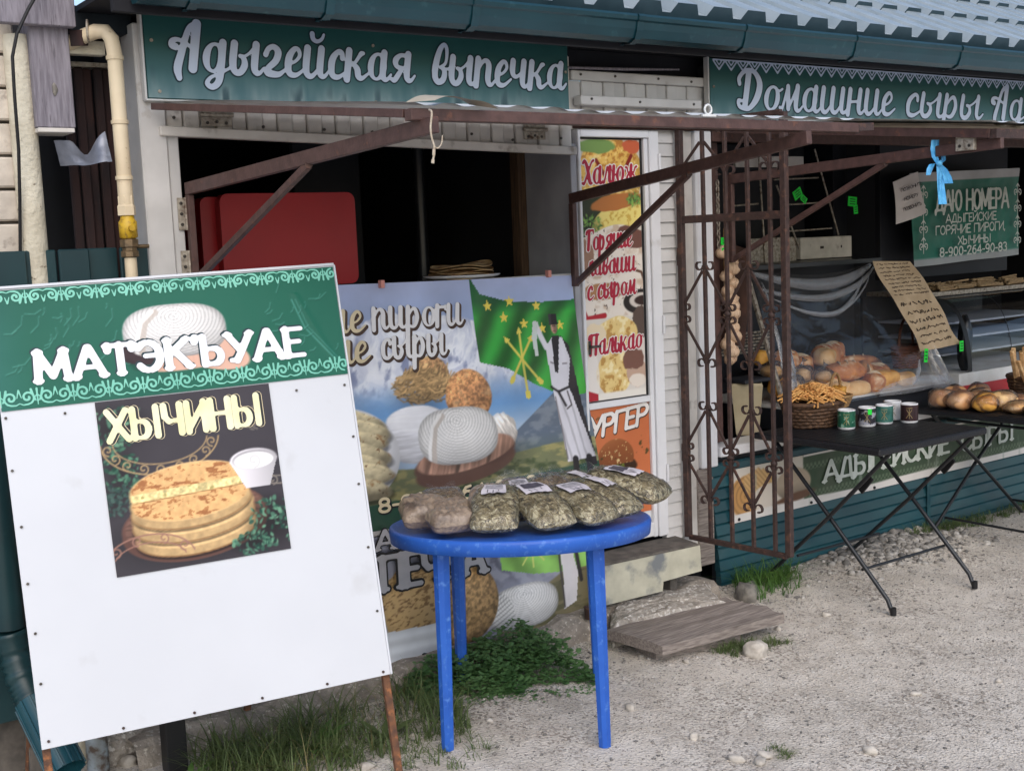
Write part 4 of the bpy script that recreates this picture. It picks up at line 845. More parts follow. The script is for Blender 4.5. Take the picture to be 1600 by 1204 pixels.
    # a printed dancer in a pale coat
    D = lambda q: [(x-.185*(.70-y)*(.30 if y < .70 else 0)-.012, y) for x, y in q]
    p.poly(D([(1.535,.70),(1.575,.66),(1.655,.13),(1.60,.12),(1.545,.45)]), (44,40,44)); coat = D([(1.455,.66),(1.50,.70),(1.545,.69),(1.575,.60),(1.552,.48),(1.57,.44),(1.65,.165),(1.505,.155),(1.478,.44),(1.468,.52)]); p.poly(coat, (218,216,224)); cm = p.polym(coat); p.shade(cm*np.clip(np.sin((X+.2*Y)*150+fnoise(X*12,Y*5,3)*3)*1.2-.4,0,1)*np.clip((.46-Y)/.05,0,1), -.22); p.shade(cm*np.clip((X-1.53)/.05,0,1), -.12)
    p.poly(D([(1.49,.70),(1.53,.70),(1.508,.54),(1.490,.55)]), (40,38,42)); p.line(D([(1.466,.485),(1.50,.462),(1.556,.478)]), .005, (40,36,38)); p.line(D([(1.50,.462),(1.53,.40)]), .006, (50,46,48)); p.line(D([(1.545,.46),(1.56,.40),(1.535,.385)]), .003, (60,54,56)); p.line(D([(1.482,.44),(1.507,.17)]), .003, (120,114,118)); p.line(D([(1.535,.58),(1.555,.58)]), .003, (120,114,120)); p.line(D([(1.475,.59),(1.486,.585)]), .003, (120,114,120))
    p.line(D([(1.458,.655),(1.435,.70),(1.418,.745)]), .013, (220,218,226)); p.poly(D([(1.43,.765),(1.402,.768),(1.388,.70),(1.40,.62),(1.416,.62),(1.414,.70)]), (206,214,210)); p.ell(1.497,.735,.016,.026,(196,152,132)); p.shade(p.ellm(1.503,.73,.010,.022), -.3); p.line([(1.490,.742),(1.494,.742)], .002, (50,36,32)); p.line([(1.500,.742),(1.504,.742)], .002, (50,36,32)); p.line([(1.492,.720),(1.502,.720)], .0018, (120,60,56)); p.poly([(1.473,.748),(1.476,.792),(1.515,.792),(1.520,.748)], (30,28,30)); p.shade(p.polym([(1.473,.748),(1.476,.792),(1.49,.792),(1.488,.748)]), .8)
    p.line(D([(1.545,.165),(1.545,.09)]), .015, (34,32,36)); p.line(D([(1.615,.165),(1.612,.085)]), .015, (34,32,36))
    p.shade(np.ones(X.shape)*np.clip(p.nz(7, 31)*.6, -1, 1), .12); return p
BN = thing('banner', (2.5,-.04,.6), 'upper vinyl banner with mountains, green flag and white cheese wheel', 'banner')
def bwarp(X, Y, U, V):
    t = Y/BH; w = X/BW; U = U+w*(.145*(1-t)**1.15); V = V-.035*w*(1-.2*t)
    dn = .008*fnoise(X*3+Y*1.5, Y*2.2, 14, 3)+.006*np.sin(X*16+fnoise(X*2,Y*2,3)*3)*np.clip((t-.55)*2, 0, 1)+.012*np.clip(w-.8,0,1)*np.sin(t*9)
    return U, V, dn+.012
PB = facade(-.018)
print_mat('banner_print', .42, .25, 9, grime=.22, spec=.35, bdist=.006)
sheet('print', PB, 1.6, .625, banner_art(), 'banner_print', BN, warp=bwarp)
mat('letter_cream', S(222,206,172), S(212,196,160), scale=6, rough=.5); mat('letter_white', S(232,230,230), S(222,220,222), scale=6, rough=.5); mat('letter_brown', S(74,54,44), rough=.5); mat('letter_black', S(34,34,36), rough=.5)
mat('letter_red', S(168,36,58), S(158,32,54), scale=6, rough=.5)
PT = facade(-.0195)
def bdn(X, Y):
    t = Y/BH; w = X/BW
    return .012+.008*fnoise(X*3+Y*1.5, Y*2.2, 14, 3)+.006*np.sin(X*16+fnoise(X*2,Y*2,3)*3)*np.clip((t-.55)*2, 0, 1)+.012*np.clip(w-.8,0,1)*np.sin(t*9)
def bbend(x, z):
    t = (z-.61)/BH; return bdn((x-1.6)/(1+.145*np.clip(1-t,0,1)**1.15/BW), t*BH)
kb = dict(font='script', w=.088, shear=.05, res=18, xs=1, bend=bbend)
def banner_word(tx, u0, u1, v, h, m, sl=-.02):
    lettering('letter_shadow', tx, PT, u0, u1, v, h, 'letter_brown', BN, n=.0012, grow=.06, slope=sl, shift=(.006,-.007), **kb)
    lettering('lettering', tx, PT, u0, u1, v, h, m, BN, n=.0028, slope=sl, **kb)
banner_word('ие', 2.075, 2.222, 1.388, .080, 'letter_cream'); banner_word('пироѓи', 2.258, 2.668, 1.388, .080, 'letter_white')
banner_word('ие', 2.09, 2.235, 1.272, .080, 'letter_cream'); banner_word('сыры', 2.285, 2.58, 1.272, .080, 'letter_white')
lettering('phone_shadow', '8-900-264-90-83', PT, 2.232, 3.06, .683, .052, 'letter_black', BN, n=.0012, bend=bbend, w=.12, thin=.1, grow=.06, slope=-.02, shift=(.004,-.004))
lettering('phone_number', '8-900-264-90-83', PT, 2.232, 3.06, .683, .052, 'letter_cream', BN, n=.0028, bend=bbend, w=.12, thin=.1, slope=-.02)
mat('peg_pink', S(206,140,128), rough=.5)
for x in (2.30, 3.10): MB().box(x-.008,x+.008,-.045,-.02,1.545,1.575).build('clip', 'peg_pink', BN)
# ------------------------------------------------------------------ lower banner
def lower_art():
    p = Paint(1.65, .54, .0045, (150,152,164)); X, Y = p.X, p.Y
    p.grad((160,160,172), (146,150,166)); r = p.nz(12, 3, 5, 1, 1.8); p.mix(np.clip(r*3, 0, 1)*np.clip((Y-.15)/.2, 0, 1), (92,94,110), .75)
    d = np.sin((X*1.2+Y*.9)*60+fnoise(X*9,Y*9,2)*5); p.mix(np.clip(d,0,1)*(X > 1.0)*(X < 1.4)*np.clip((Y-.2)/.1,0,1), (82,84,98), .7)
    p.mix(np.clip((.10+(X-1.2)*.4-Y)/.01,0,1)*(X > 1.15), (120,112,84)); p.mix(np.clip((.10+(X-1.2)*.4-Y)/.01,0,1)*(X > 1.15)*np.clip(p.nz(30,4,4,.4,1.5)*4,0,1), (84,82,58), .8)
    cheese(p, 1.29, .15, .18, .045, .09, False); p.shade(p.ellm(1.16,.10,.08,.10)*np.clip(np.sin((Y-.06*np.cos(X*9))*330),0,1), -.25)
    fl_ = [(1.17,.54),(1.65,.54),(1.65,.215),(1.5,.22),(1.36,.24),(1.20,.29)]; p.poly(fl_, (132,182,92)); p.shade(p.polym(fl_)*np.sin(X*34+Y*26+fnoise(X*6,Y*6,3)*2), -.16)
    for (a, b) in (((1.31,.29),(1.42,.42)),((1.365,.27),(1.36,.44)),((1.42,.29),(1.31,.42)),((1.28,.34),(1.45,.36))): p.line([a,b], .004, (206,214,120))
    p.poly([(1.48,.54),(1.56,.54),(1.555,.36),(1.595,.20),(1.575,.07),(1.50,.05),(1.515,.20),(1.50,.36)], (218,214,216)); p.line([(1.545,.54),(1.575,.46),(1.56,.38),(1.59,.30),(1.61,.16)], .010, (44,42,44)); p.line([(1.49,.36),(1.535,.345),(1.56,.37)], .006, (44,42,44)); p.line([(1.535,.345),(1.55,.30)], .006, (60,56,58)); p.line([(1.50,.30),(1.505,.06)], .005, (70,66,66))
    m = p.ellm(1.0,.19,.17,.17); p.mix(m, (184,148,102)); p.shade(m*np.clip(fnoise(X*90,Y*90,7,3)*2.4,-1,1), .22); lit(p, m, 1.0,.19,.17,.17,.3)
    m = p.ellm(.80,.24,.19,.15,nz=.3); p.mix(m, (190,160,112)); s_ = fnoise(X*55+Y*20, Y*130-X*30, 5, 3)*2.8; p.mix(m*np.clip(s_,0,1), (110,82,52), .8); lit(p, m, .8,.24,.19,.15,.3)
    p.mix(p.polym([(.5,.16),(.93,.14),(.93,.0),(.5,.0)]), (196,200,206)); p.shade(p.polym([(.5,.16),(.93,.14),(.93,.0),(.5,.0)])*np.sin(Y*120+X*3), -.05)
    p.mix(np.clip((.035-Y)/.01,0,1)*(X < .95), (206,204,200)); p.shade(np.ones(X.shape)*p.nz(6,9), .14); return p
BL_ = thing('banner', (2.5,-.05,.05), 'lower torn banner hanging below the white strip behind the blue table', 'banner')
def lwarp(X, Y, U, V):
    t = Y/.54; w = X/1.65
    return U, V+.03*(1-t)*np.clip(w-.55,0,1)*2, .02+.012*fnoise(X*3+1, Y*3, 24, 3)*(1-t)+.03*np.exp(-((w-.82)/.12)**2)*(1-t)*np.sin(t*5+1)
sheet('print', facade(-.018), 1.6, .05, lower_art(), 'banner_print', BL_, warp=lwarp)
mat('letter_grey', S(178,178,184), rough=.5)
PL = facade(-.058)
for (tx, u0, u1, v) in (('ПЕЧКА', 2.215, 2.70, .385), ('АЯ', 2.2, 2.36, .545)):
    lettering('letter_outline', tx, PL, u0, u1, v, .125 if v < .5 else .07, 'letter_black', BL_, w=.12, thin=.08, serif=.15, grow=.07, slope=-.03, n=-.002)
    lettering('lettering', tx, PL, u0, u1, v, .125 if v < .5 else .07, 'letter_grey', BL_, w=.12, thin=.08, serif=.15, slope=-.03)
MB().box(1.56,3.265,-.03,-.009,.592,.652).build('sill_strip', 'white_siding', K1)
mb = MB(); mb.tube([(2.40,-.035,.075),(2.40,-.045,.075)], .012, 8); mb.build('eyelet', 'cable_black', BL_)

# ------------------------------------------------------------------ pictures on the door
def door_art():
    p = Paint(.348, 1.128, .0036, (222,214,202)); X, Y = p.X, p.Y; W = .348
    top = np.clip((Y-.73-.03*np.sin(X*12-1))/.004, 0, 1); p.mix(top, (204,196,180))
    m = top*np.clip((p.ellm(.17,.98,.19,.16,nz=.15)), 0, 1); p.mix(m, (222,180,92)); lit(p, m, .17, .98, .19, .16, .2); n = p.nz(60,3); p.mix(m*np.clip(n*4-.4,0,1), (176,112,44), .8); p.mix(m*np.clip(-n*4-.6,0,1), (244,222,150), .8)
    p.line([(.10,1.04),(.15,.97),(.25,.985),(.30,1.06)], .009, (128,36,26)); p.mix(p.ellm(.10,1.10,.11,.03,nz=.3), (120,150,80)); p.mix(p.ellm(.30,1.10,.05,.03,nz=.3), (196,96,60))
    p.mix(top*p.ellm(.10,.80,.14,.11), (50,56,38)); m = top*p.ellm(.25,.80,.19,.075,rot=.3,nz=.1); p.mix(m, (228,210,124)); p.mix(m*np.clip(p.nz(70,5)*4-.4,0,1), (190,150,60), .7); m = top*p.ellm(.2,.86,.15,.035,rot=.15,nz=.2); p.mix(m, (176,112,60)); leafy(p,.06,.76,.06,.05,8,(50,90,50),(150,190,90)); leafy(p,.31,.87,.04,.03,9,(50,90,50),(150,190,90))
    mid = np.clip((.735+.03*np.sin(X*12-1)-Y)/.004,0,1)*np.clip((Y-.36)/.004,0,1); p.mix(mid, (226,216,204)); n = p.nz(20,7); p.mix(mid*np.clip(n*3-.5,0,1), (186,160,134), .7); sp = p.nz(75,11); p.mix(mid*np.clip(sp*8-3.6,0,1), (70,52,44), .9)
    p.mix(mid*p.ellm(.30,.71,.10,.05,nz=.2), (110,74,64)); p.mix(mid*p.ellm(.03,.62,.04,.08,nz=.2), (150,116,96)); p.line([(.06,.565),(.2,.59),(.34,.55),(.36,.5)], .006, (96,66,50)); m = mid*p.ellm(.12,.475,.13,.035,nz=.3); p.mix(m, (168,122,84)); p.line([(.0,.40),(.02,.36),(.12,.37)], .012, (170,40,50))
    low = np.clip((.36-Y)/.004,0,1); p.mix(low, (214,206,196)); p.mix(p.ellm(.33,.42,.10,.055), (44,38,36)); p.mix(p.ellm(.34,.425,.075,.035), (206,196,186)); p.mix(p.ellm(.35,.425,.055,.022), (56,40,36)); p.mix(p.ellm(.33,.33,.06,.07,nz=.3), (90,74,66))
    m = np.maximum(p.ellm(.19,.28,.12,.08,nz=.1), p.ellm(.17,.115,.105,.10,nz=.08)); p.mix(m, (224,196,130)); n = p.nz(40,13); p.mix(m*np.clip(n*5-.5,0,1), (172,126,62), .8); p.mix(m*np.clip(-n*5-1,0,1), (244,232,190), .7)
    p.mix(p.ellm(.06,.27,.07,.07,nz=.2), (226,208,176)); p.mix(p.ellm(.30,.10,.06,.06,nz=.2), (190,160,140)); p.mix(p.ellm(.28,.17,.06,.05,nz=.3), (120,84,72)); p.mix(p.ellm(.30,.07,.05,.03,nz=.2), (226,214,200)); p.mix(p.ellm(.03,.10,.05,.13), (226,220,214), .7); p.line([(.0,.02),(.06,.0)], .03, (168,40,52)); p.mix(np.clip((.035-Y)/.01,0,1)*(X > .07), (226,220,210)); return p
PD = facade(-.004)
print_mat('door_print', .38)
sheet('poster_print', PD, 3.303, .9915, door_art(), 'door_print', D1)
kd = dict(font='script', w=.085, shear=.12, res=13)
mat('letter_halo', S(232,226,220), rough=.5)
for (tx, u0, u1, v, h) in (('Халюж',3.318,3.628,1.925,.072),('Горячие',3.325,3.595,1.643,.062),('лаваши',3.33,3.612,1.535,.062),('с сыром',3.328,3.612,1.432,.062),('Палькао',3.318,3.636,1.188,.064)):
    lettering('poster_halo', tx, PD, u0, u1, v, h, 'letter_halo', D1, n=.0012, grow=.06, slope=.05, **kd); lettering('poster_lettering', tx, PD, u0, u1, v, h, 'letter_red', D1, n=.0024, slope=.05, **kd)
def burger_art():
    p = Paint(.362, .50, .004, (196,112,70)); X, Y = p.X, p.Y; p.mix(np.clip(p.nz(6,3)*1.5-.2,0,1), (180,98,60), .6)
    m = np.clip(np.minimum(p.ellm(.16,.27,.105,.085), (Y > .24).astype(float)),0,1); m2 = p.ellm(.17,.225,.115,.045,nz=.15); p.mix(m2, (60,40,26)); p.mix(m2*np.clip(p.nz(50,4)*4-.6,0,1), (110,130,50), .8); p.mix(m, (142,82,46)); p.shade(m*np.clip(.3-(Y-.27)*6,0,1), -.25); p.mix(m*np.clip(p.nz(90,6)*7-2.6,0,1), (222,196,140), .9); p.mix(m*np.clip((Y-.31)*14+(.14-X)*4,0,1), (186,124,80), .5)
    p.mix(p.ellm(.17,.15,.10,.035,nz=.1), (160,100,54)); p.mix(np.clip(p.nz(26,8)*8-4.2,0,1), (60,60,30), .8); return p
sheet('poster_print', PD, 3.302, .455, burger_art(), 'door_print', D1)
lettering('poster_shadow', 'БУРГЕР', PD, 3.235, 3.655, .825, .088, 'letter_brown', D1, n=.0012, w=.12, thin=.1, grow=.05, slope=.10, shear=.12, shift=(.004,-.004)) if False else None
lettering('poster_shadow', 'УРГЕР', PD, 3.306, 3.652, .828, .086, 'letter_brown', D1, n=.0012, w=.11, thin=.09, grow=.04, slope=.10, shear=.14, shift=(.003,-.003))
lettering('poster_lettering', 'УРГЕР', PD, 3.306, 3.652, .828, .086, 'letter_halo', D1, n=.0024, w=.11, thin=.09, slope=.10, shear=.14)

# ------------------------------------------------------------------ cladding banner of the cheese kiosk
def strip_art():
    p = Paint(2.6, .262, .006, (52,72,52)); X, Y = p.X, p.Y; p.mix(np.clip(p.nz(5,4)*2-.2,0,1), (66,84,64), .5)
    for v0 in (.058, .20): p.mix(((np.abs(Y-v0) < .018)*np.clip(np.sin(X*210)*np.sin((Y-v0)*210)*3+.3,0,1)), (120,134,112), .55)
    pm = np.clip((.52-X)/.01,0,1); p.mix(pm, (196,190,180)); m = pm*p.ellm(.10,.12,.12,.10,nz=.1); p.mix(m, (186,140,84)); p.shade(m*np.clip(np.sin(np.hypot(X-.1,Y-.12)*220),0,1), -.2); m = pm*p.ellm(.2,.18,.10,.06,nz=.4); p.mix(m, (200,164,110)); p.mix(m*np.clip(np.sin((X+Y)*220),0,1), (130,96,60), .7); p.mix(pm*p.ellm(.27,.09,.13,.07), (206,196,184))
    m = p.ellm(.44,.13,.13,.08); p.mix(m, (170,154,134)); p.shade(m*np.clip((.13-Y)/.06,0,1), -.3); p.mix(p.ellm(.45,.06,.15,.022,rot=.1), (96,66,48))
    p.mix(np.clip((.040+.004*np.sin(X*5)-Y)/.004,0,1), (214,210,206)); p.mix(((X > .52)*np.clip((Y-.252)/.004,0,1)), (214,210,206)); p.mix(np.clip(p.nz(24,15,3,1,.15)*6-2.6,0,1)*(Y < .22), (150,160,150), .55); return p
BS = thing('banner', (5.4,-.03,.3), 'long narrow green banner with white slab letters along the teal cladding', 'banner')
def swarp(X, Y, U, V): return U, V+.010*X/2.6, .006+.003*fnoise(X*4, Y*5, 4)
sheet('print', facade(-.024), 4.152, .31, strip_art(), 'banner_print', BS, warp=swarp)
PS = facade(-.036)
mat('letter_pale', S(196,202,196), S(176,184,176), scale=20, rough=.55)
for (tx,u0,u1) in (('АДЫГЕЙСКИЕ',4.815,5.88),('СЫРЫ',5.98,6.5)): lettering('lettering', tx, PS, u0, u1, .418, .098, 'letter_pale', BS, w=.125, thin=.075, serif=.12, slope=.012)
for x in (4.20, 4.72, 5.22, 5.75):
    mb = MB(); mb.tube([(x,-.031,.325),(x,-.036,.325)], .008, 8); mb.build('eyelet', 'cable_black', BS)
# ------------------------------------------------------------------ free-standing sign board on the left
bO = Vector((.779,-.679,.354)); bU = Vector((.9816,-.1897,.0235)).normalized(); bV = Vector((.0166,.2068,.9782)); bV = (bV-bU*bV.dot(bU)).normalized()
PBd = Plane(bO, bU, bV)
SBD = thing('sign_board', (1.25,-.85,0), 'white standing sign board with green header and flatbread poster', 'sign board')
mb = MB(); mb.obox(PBd.pt(.5115,.65,-.008), bU, bV, PBd.N, (.5115,.65,.006), b=.001); mb.build('panel', 'board_white', SBD)
mb = MB(); mb.obox(PBd.pt(.5115,1.302,-.006), bU, bV, PBd.N, (.5125,.004,.010), b=.001); mb.obox(PBd.pt(1.0255,.65,-.006), bU, bV, PBd.N, (.003,.65,.009), b=.001); mb.build('edge_profile', 'board_white', SBD)
for u in (.012, 1.013):
    mb = MB(); mb.bar(PBd.pt(u,1.25,-.03), PBd.pt(u,-.375,-.03), .022, .022, upv=PBd.N); mb.build('leg', 'orange_rust', SBD)
mb = MB(); mb.bar(PBd.pt(.03,.02,-.03), PBd.pt(.99,.02,-.03), .02, .02); mb.bar(PBd.pt(.03,1.2,-.03), PBd.pt(.99,1.2,-.03), .02, .02); mb.build('frame_rail', 'orange_rust', SBD)
for u in (.15, .88):
    mb = MB(); q = PBd.pt(u,1.15,-.045); mb.bar(q, (q.x-.05,q.y+.50,.0), .02, .02); mb.build('rear_strut', 'orange_rust', SBD)
def header_art():
    p = Paint(1.0175, .345, .0031, (30,96,78)); X, Y = p.X, p.Y; p.mix(np.clip((.10-X)/.2,0,1), (74,124,132), .5); p.mix(np.clip(p.nz(3,4)*1.2,0,1), (26,84,72), .6)
    r = p.nz(9, 6, 3); r2 = p.nz(11, 16, 3, 1.3, .8)
    for (x0, y0, x1, y1) in ((.87,.25,.90,.16),(.90,.16,.985,.05)):  p.line([(x0,y0),(x1,y1)], .0022, (70,136,122)); p.line([(x0+.012,y0),(x1+.012,y1)], .0015, (60,126,112))
    for k in range(46):
        q = random.Random(k+3); x0, y0 = (q.uniform(.02,.34) if k % 3 else q.uniform(.74,1.0)), q.uniform(.08,.28); a_ = q.uniform(-.3,1.2); l_ = q.uniform(.006,.035); P = [(x0,y0),(x0+l_*math.cos(a_),y0+l_*math.sin(a_)),(x0+1.7*l_*math.cos(a_+.3),y0+1.7*l_*math.sin(a_+.3))]; p.line(P, .0018, (74,140,124), .75); p.line([(x+.001,y-.0035) for x, y in P], .0014, (20,72,60), .6)
    wood = np.maximum(p.ellm(.575,.125,.15,.055,rot=-.35), p.ellm(.50,.10,.16,.035)); p.mix(p.ellm(.46,.135,.13,.045,rot=.05), (58,44,48)); p.mix(wood*(X > .44), (214,172,152)); p.shade(wood*np.clip(np.sin(X*90+Y*60),0,1)*np.clip(p.nz(12,4)*3,0,1), -.2)
    cheese(p, .505, .215, .152, .040, .075)
    return p
print_mat('glossy_print', .36, .30, 7, spec=.18, bdist=.008)
sheet('header_print', PBd, .003, .949, header_art(), 'glossy_print', SBD, n=.0006, warp=lambda X, Y, U, V: (U, V, .0012+.0012*np.clip(fnoise(X*9+1,Y*9,41,2)*3-.9,0,1)*(X<.55)+.0014*np.exp(-((X-.89-(.25-Y)*.45)/.012)**2)*(Y<.27)))
HB = lambda u, v: np.zeros(u.shape)+.0014
def band(v0, h, flip, per=.098):
    L = []
    def add(P, w0, w1=None):
        w1 = w0 if w1 is None else w1; n = len(P)
        L.append([(x, (v0+h-y*h if flip else v0+y*h), w0+(w1-w0)*i/(n-1)) for i, (x, y) in enumerate(P)])
    i = 0
    while i*per < 1.03:
        cx = .004+i*per
        for sg in (1,-1):
            P = []
            for t in np.linspace(0,1,16):
                a = t*2*PI*1.28; r = .40*(1-.80*t); P.append((cx+sg*(per*.27-h*r*math.sin(a)*1.0), .52-r*math.cos(a)))
            add(P, .0026, .0034); add([(cx+sg*per*.27,.12),(cx+sg*per*.40,.10),(cx+sg*per*.5,.2)], .0026, .0014)
            add([(cx+sg*per*.05,.30),(cx+sg*per*.11,.62),(cx+sg*per*.16,.96)], .0018, .0034); add([(cx+sg*per*.44,.5),(cx+sg*per*.47,.75),(cx+sg*per*.5,.95)], .0012, .0026)
        add([(cx,.05),(cx,.5),(cx,.98)], .0012, .0030); add([(cx-per*.07,.52),(cx,.66),(cx+per*.07,.52)], .0014, .0014)
        i += 1
    return [[(x, y, w) for (x, y, w) in q if .002 < x < 1.019] for q in L]
mat('letter_mint', S(120,196,174), S(104,182,160), scale=5, rough=.25)
ob = [q for q in band(1.253,.040,True)+band(.956,.050,False) if len(q) > 1]
strokes('header_ornament', ob, PBd, 'letter_mint', SBD, n=.0042, cell=.0021)
lettering('header_shadow', 'МАТЭКЪУАЕ', PBd, .104, .905, 1.024, .083, 'sign_outline', SBD, n=.0036, w=.14, thin=.085, serif=.10, track=.08, grow=.012, shift=(-.003,.004))
mat('letter_bright', S(238,240,246), rough=.25)
lettering('header_lettering', 'МАТЭКЪУАЕ', PBd, .104, .905, 1.024, .083, 'letter_bright', SBD, n=.0048, w=.14, thin=.085, serif=.10, track=.08)
def poster_art():
    p = Paint(.512, .510, .0029, (58,54,60)); X, Y = p.X, p.Y; p.mix(np.clip(p.nz(4,3)*1.5,0,1), (72,68,74), .5)
    leafy(p,.05,.43,.10,.06,2); leafy(p,.05,.30,.05,.07,4,(24,58,48),(90,140,112)); leafy(p,.02,.22,.05,.05,6,(34,56,54),(70,96,88))
    def ornament(cx, cy, R, a0, a1, col, n):
        P = [(cx+R*math.cos(a), cy+R*.6*math.sin(a)) for a in np.linspace(a0,a1,30)]; Q = [(cx+R*.8*math.cos(a), cy+R*.42*math.sin(a)) for a in np.linspace(a0,a1,30)]
        p.line(P, .0022, col); p.line(Q, .0018, col)
        for i in range(n):
            a = a0+(a1-a0)*(i+.5)/n; x, y = cx+R*.9*math.cos(a), cy+R*.51*math.sin(a); p.line(curl(x, y, .016, 1 if i % 2 else -1), .0020, col)
    ornament(.17,.38,.17,PI,2*PI-.1,(168,142,104),9); ornament(.52,.28,.13,PI*.95,PI*1.6,(128,120,112),5); ornament(.50,.41,.07,PI*.6,PI*1.3,(110,104,98),3)
    bd = np.maximum(p.ellm(.243,.128,.215,.098,rot=.06), p.ellm(.243,.112,.215,.098,rot=.06)); p.mix(bd, (110,76,68)); top = p.ellm(.243,.132,.205,.092,rot=.06); p.mix(top, (132,96,84)); g = np.sin((Y-.06*X)*420+fnoise(X*9,Y*40,4)*5); p.shade(top*np.clip(g,0,1), -.18)
    soft(p, .25, .10, .24, .09, .45, .06)
    for k in range(4):
        cy = (.118,.158,.198,.236)[k]; rx, ry = (.178,.180,.177,.172)[k], .066; cx = .243-.003*k
        m = np.maximum(p.ellm(cx,cy,rx,ry,rot=.06), p.ellm(cx,cy-.022,rx,ry,rot=.06))
        if k == 3: m = m*(Y > cy-.020+.06*(X-cx))
        else: p.shade(p.ellm(cx,cy-.030,rx*1.01,ry,rot=.06)*(1-m), -.45)
        p.mix(m, (226,188,134)); p.shade(m*fnoise(X*60,Y*60,k+3,3), .13); sd = m*(1-p.ellm(cx,cy,rx*.97,ry*.96,rot=.06)); p.shade(sd*np.clip((cy-Y)/.05,0,1), -.16); p.shade(m*np.clip(np.abs(X-cx)/rx-.72,0,.28)*3, -.22)
        edge = p.ellm(cx,cy-.0225,rx,ry,rot=.06)*(1-p.ellm(cx,cy-.0185,rx,ry,rot=.06)); p.mix(edge*(k < 3), (126,88,54), .75)
        if k >= 2:
            t = p.ellm(cx,cy+.001,rx*.965,ry*.93,rot=.06)*((Y > cy-.004+.04*(X-cx)) if k == 3 else 1); p.mix(t, (222,176,120)); p.shade(t*fnoise(X*80,Y*90,k+7,3), .12); sp = fnoise(X*30+k*9, Y*62+k*5, 50+k, 4); p.mix(t*np.clip(sp*9-2.2,0,1), (126,70,40), .9); sp2 = fnoise(X*70, Y*110, 60+k, 3); p.mix(t*np.clip(sp2*8-2.4,0,1), (166,108,64), .75); p.mix(t*np.clip(sp*6-1.0,0,1), (196,140,88), .4)
        if k == 3:
            e = np.clip((.0135-np.abs(Y-(cy-.013+.05*(X-cx))))/.003,0,1)*p.ellm(cx,cy-.006,rx*.99,ry,rot=.06); p.mix(e, (226,206,146)); p.shade(e*fnoise(X*110,Y*110,9,2), .28); p.mix(e*np.clip(fnoise(X*60,Y*60,19,2)*6-2.6,0,1), (150,140,80), .7); p.mix(np.clip((.002-np.abs(Y-(cy-.027+.05*(X-cx))))/.0015,0,1)*p.ellm(cx,cy-.006,rx,ry,rot=.06), (130,92,56), .8)
    for q in ((.435,.285,.072,.034),):
        cx, cy, rx, ry = q; b_ = np.maximum(p.ellm(cx,cy,rx,ry), p.polym([(cx-rx,cy),(cx+rx,cy),(cx+rx*.55,cy-.085),(cx-rx*.45,cy-.085)])); p.mix(b_*(1-0), (206,202,206)); p.shade(b_*np.clip((X-cx)/rx,-1,1), -.16); p.mix(p.ellm(cx,cy,rx*.9,ry*.84), (168,164,168)); p.mix(p.ellm(cx,cy-.003,rx*.84,ry*.74), (236,234,234)); p.line(curl(cx,cy-.003,.022,1), .0022, (206,204,204))
    leafy(p,.47,.09,.085,.075,12,(18,52,44),(110,160,130)); leafy(p,.40,.035,.06,.035,14,(18,52,44),(110,160,130)); ornament(.10,.03,.13,.2,PI*.9,(150,110,96),4); return p
sheet('poster_print', PBd, .254, .436, poster_art(), 'glossy_print', SBD, n=.0018)
mat('letter_butter', S(236,232,196), S(228,222,170), scale=14, rough=.3)
lettering('poster_outline', 'ХЫЧИНЫ', PBd, .278, .738, .828, .086, 'letter_cream', SBD, n=.0028, w=.112, thin=.06, track=.09, grow=.030, shift=(.007,.0))
lettering('poster_gap', 'ХЫЧИНЫ', PBd, .278, .738, .828, .086, 'letter_black', SBD, n=.0036, w=.112, thin=.06, track=.09, grow=.016, shift=(.006,.0))
lettering('poster_lettering', 'ХЫЧИНЫ', PBd, .278, .738, .828, .086, 'letter_butter', SBD, n=.0046, w=.112, thin=.065, track=.09)
for (u, v) in ((.03,1.275),(.012,.93),(.17,.925),(.85,.915),(1.005,.915),(.018,.62),(.012,.78),(.016,.46),(.02,.32),(.018,.18),(.02,.02),(.22,.012),(.42,.012),(.62,.012),(.82,.012),(1.0,.012),(1.008,.2),(1.008,.4),(1.006,.6),(1.01,.75)):
    mb = MB(); mb.tube([PBd.pt(u,v,-.002),PBd.pt(u,v,.0025)], .0042, 7); mb.build('screw', 'rust_steel' if v < .03 else 'screw_metal', SBD)

# ------------------------------------------------------------------ left margin: wall, pipes, fence
BW_ = thing('brick_wall', (.7,.06,1.0), 'pale brick wall at the far left edge behind the cream pipe', 'wall')
MB().box(.2,1.055,.085,.2,0,2.55).build('mortar_bed', 'mortar', BW_)
rg = random.Random(2)
bm_ = None
for r in range(9):
    z0 = 1.62+r*.1065
    for k in range(3):
        x1 = 1.062+rg.uniform(-.012,.012)-k*.255-(.0 if r % 2 else .0); x0 = x1-.245
        MB().box(x0,x1,.058+rg.uniform(-.006,.006),.12,z0,z0+.096,b=.006).build('brick', 'brick_pale', BW_)
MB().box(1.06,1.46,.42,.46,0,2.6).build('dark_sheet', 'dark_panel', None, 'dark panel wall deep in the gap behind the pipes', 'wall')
RW = thing('rusty_wall', (1.35,.2,1.0), 'dark rusty corrugated metal wall left of the white post', 'wall')
for i in range(6):
    x0 = 1.235+i*.033; y = .16 if i % 2 else .18
    MB().box(x0,x0+.031,y,y+.02,.3,2.345,b=.006).build('corrugation', 'rust_wall', RW)
MB().box(1.225,1.44,.15,.21,2.346,2.362).build('top_flashing', 'hinge_metal', RW)
fp = thing('green_fence', (1.1,-.01,.2), 'dark green corrugated metal fence below the pipes', 'fence')
for i in range(8):
    x0 = .62+i*.1; y = -.012 if i % 2 else .012
    MB().box(x0+.001,x0+.099,y,y+.018,.24,1.735 if i < 8 else 1.7,b=.008).build('fence_panel', 'fence_green', fp)
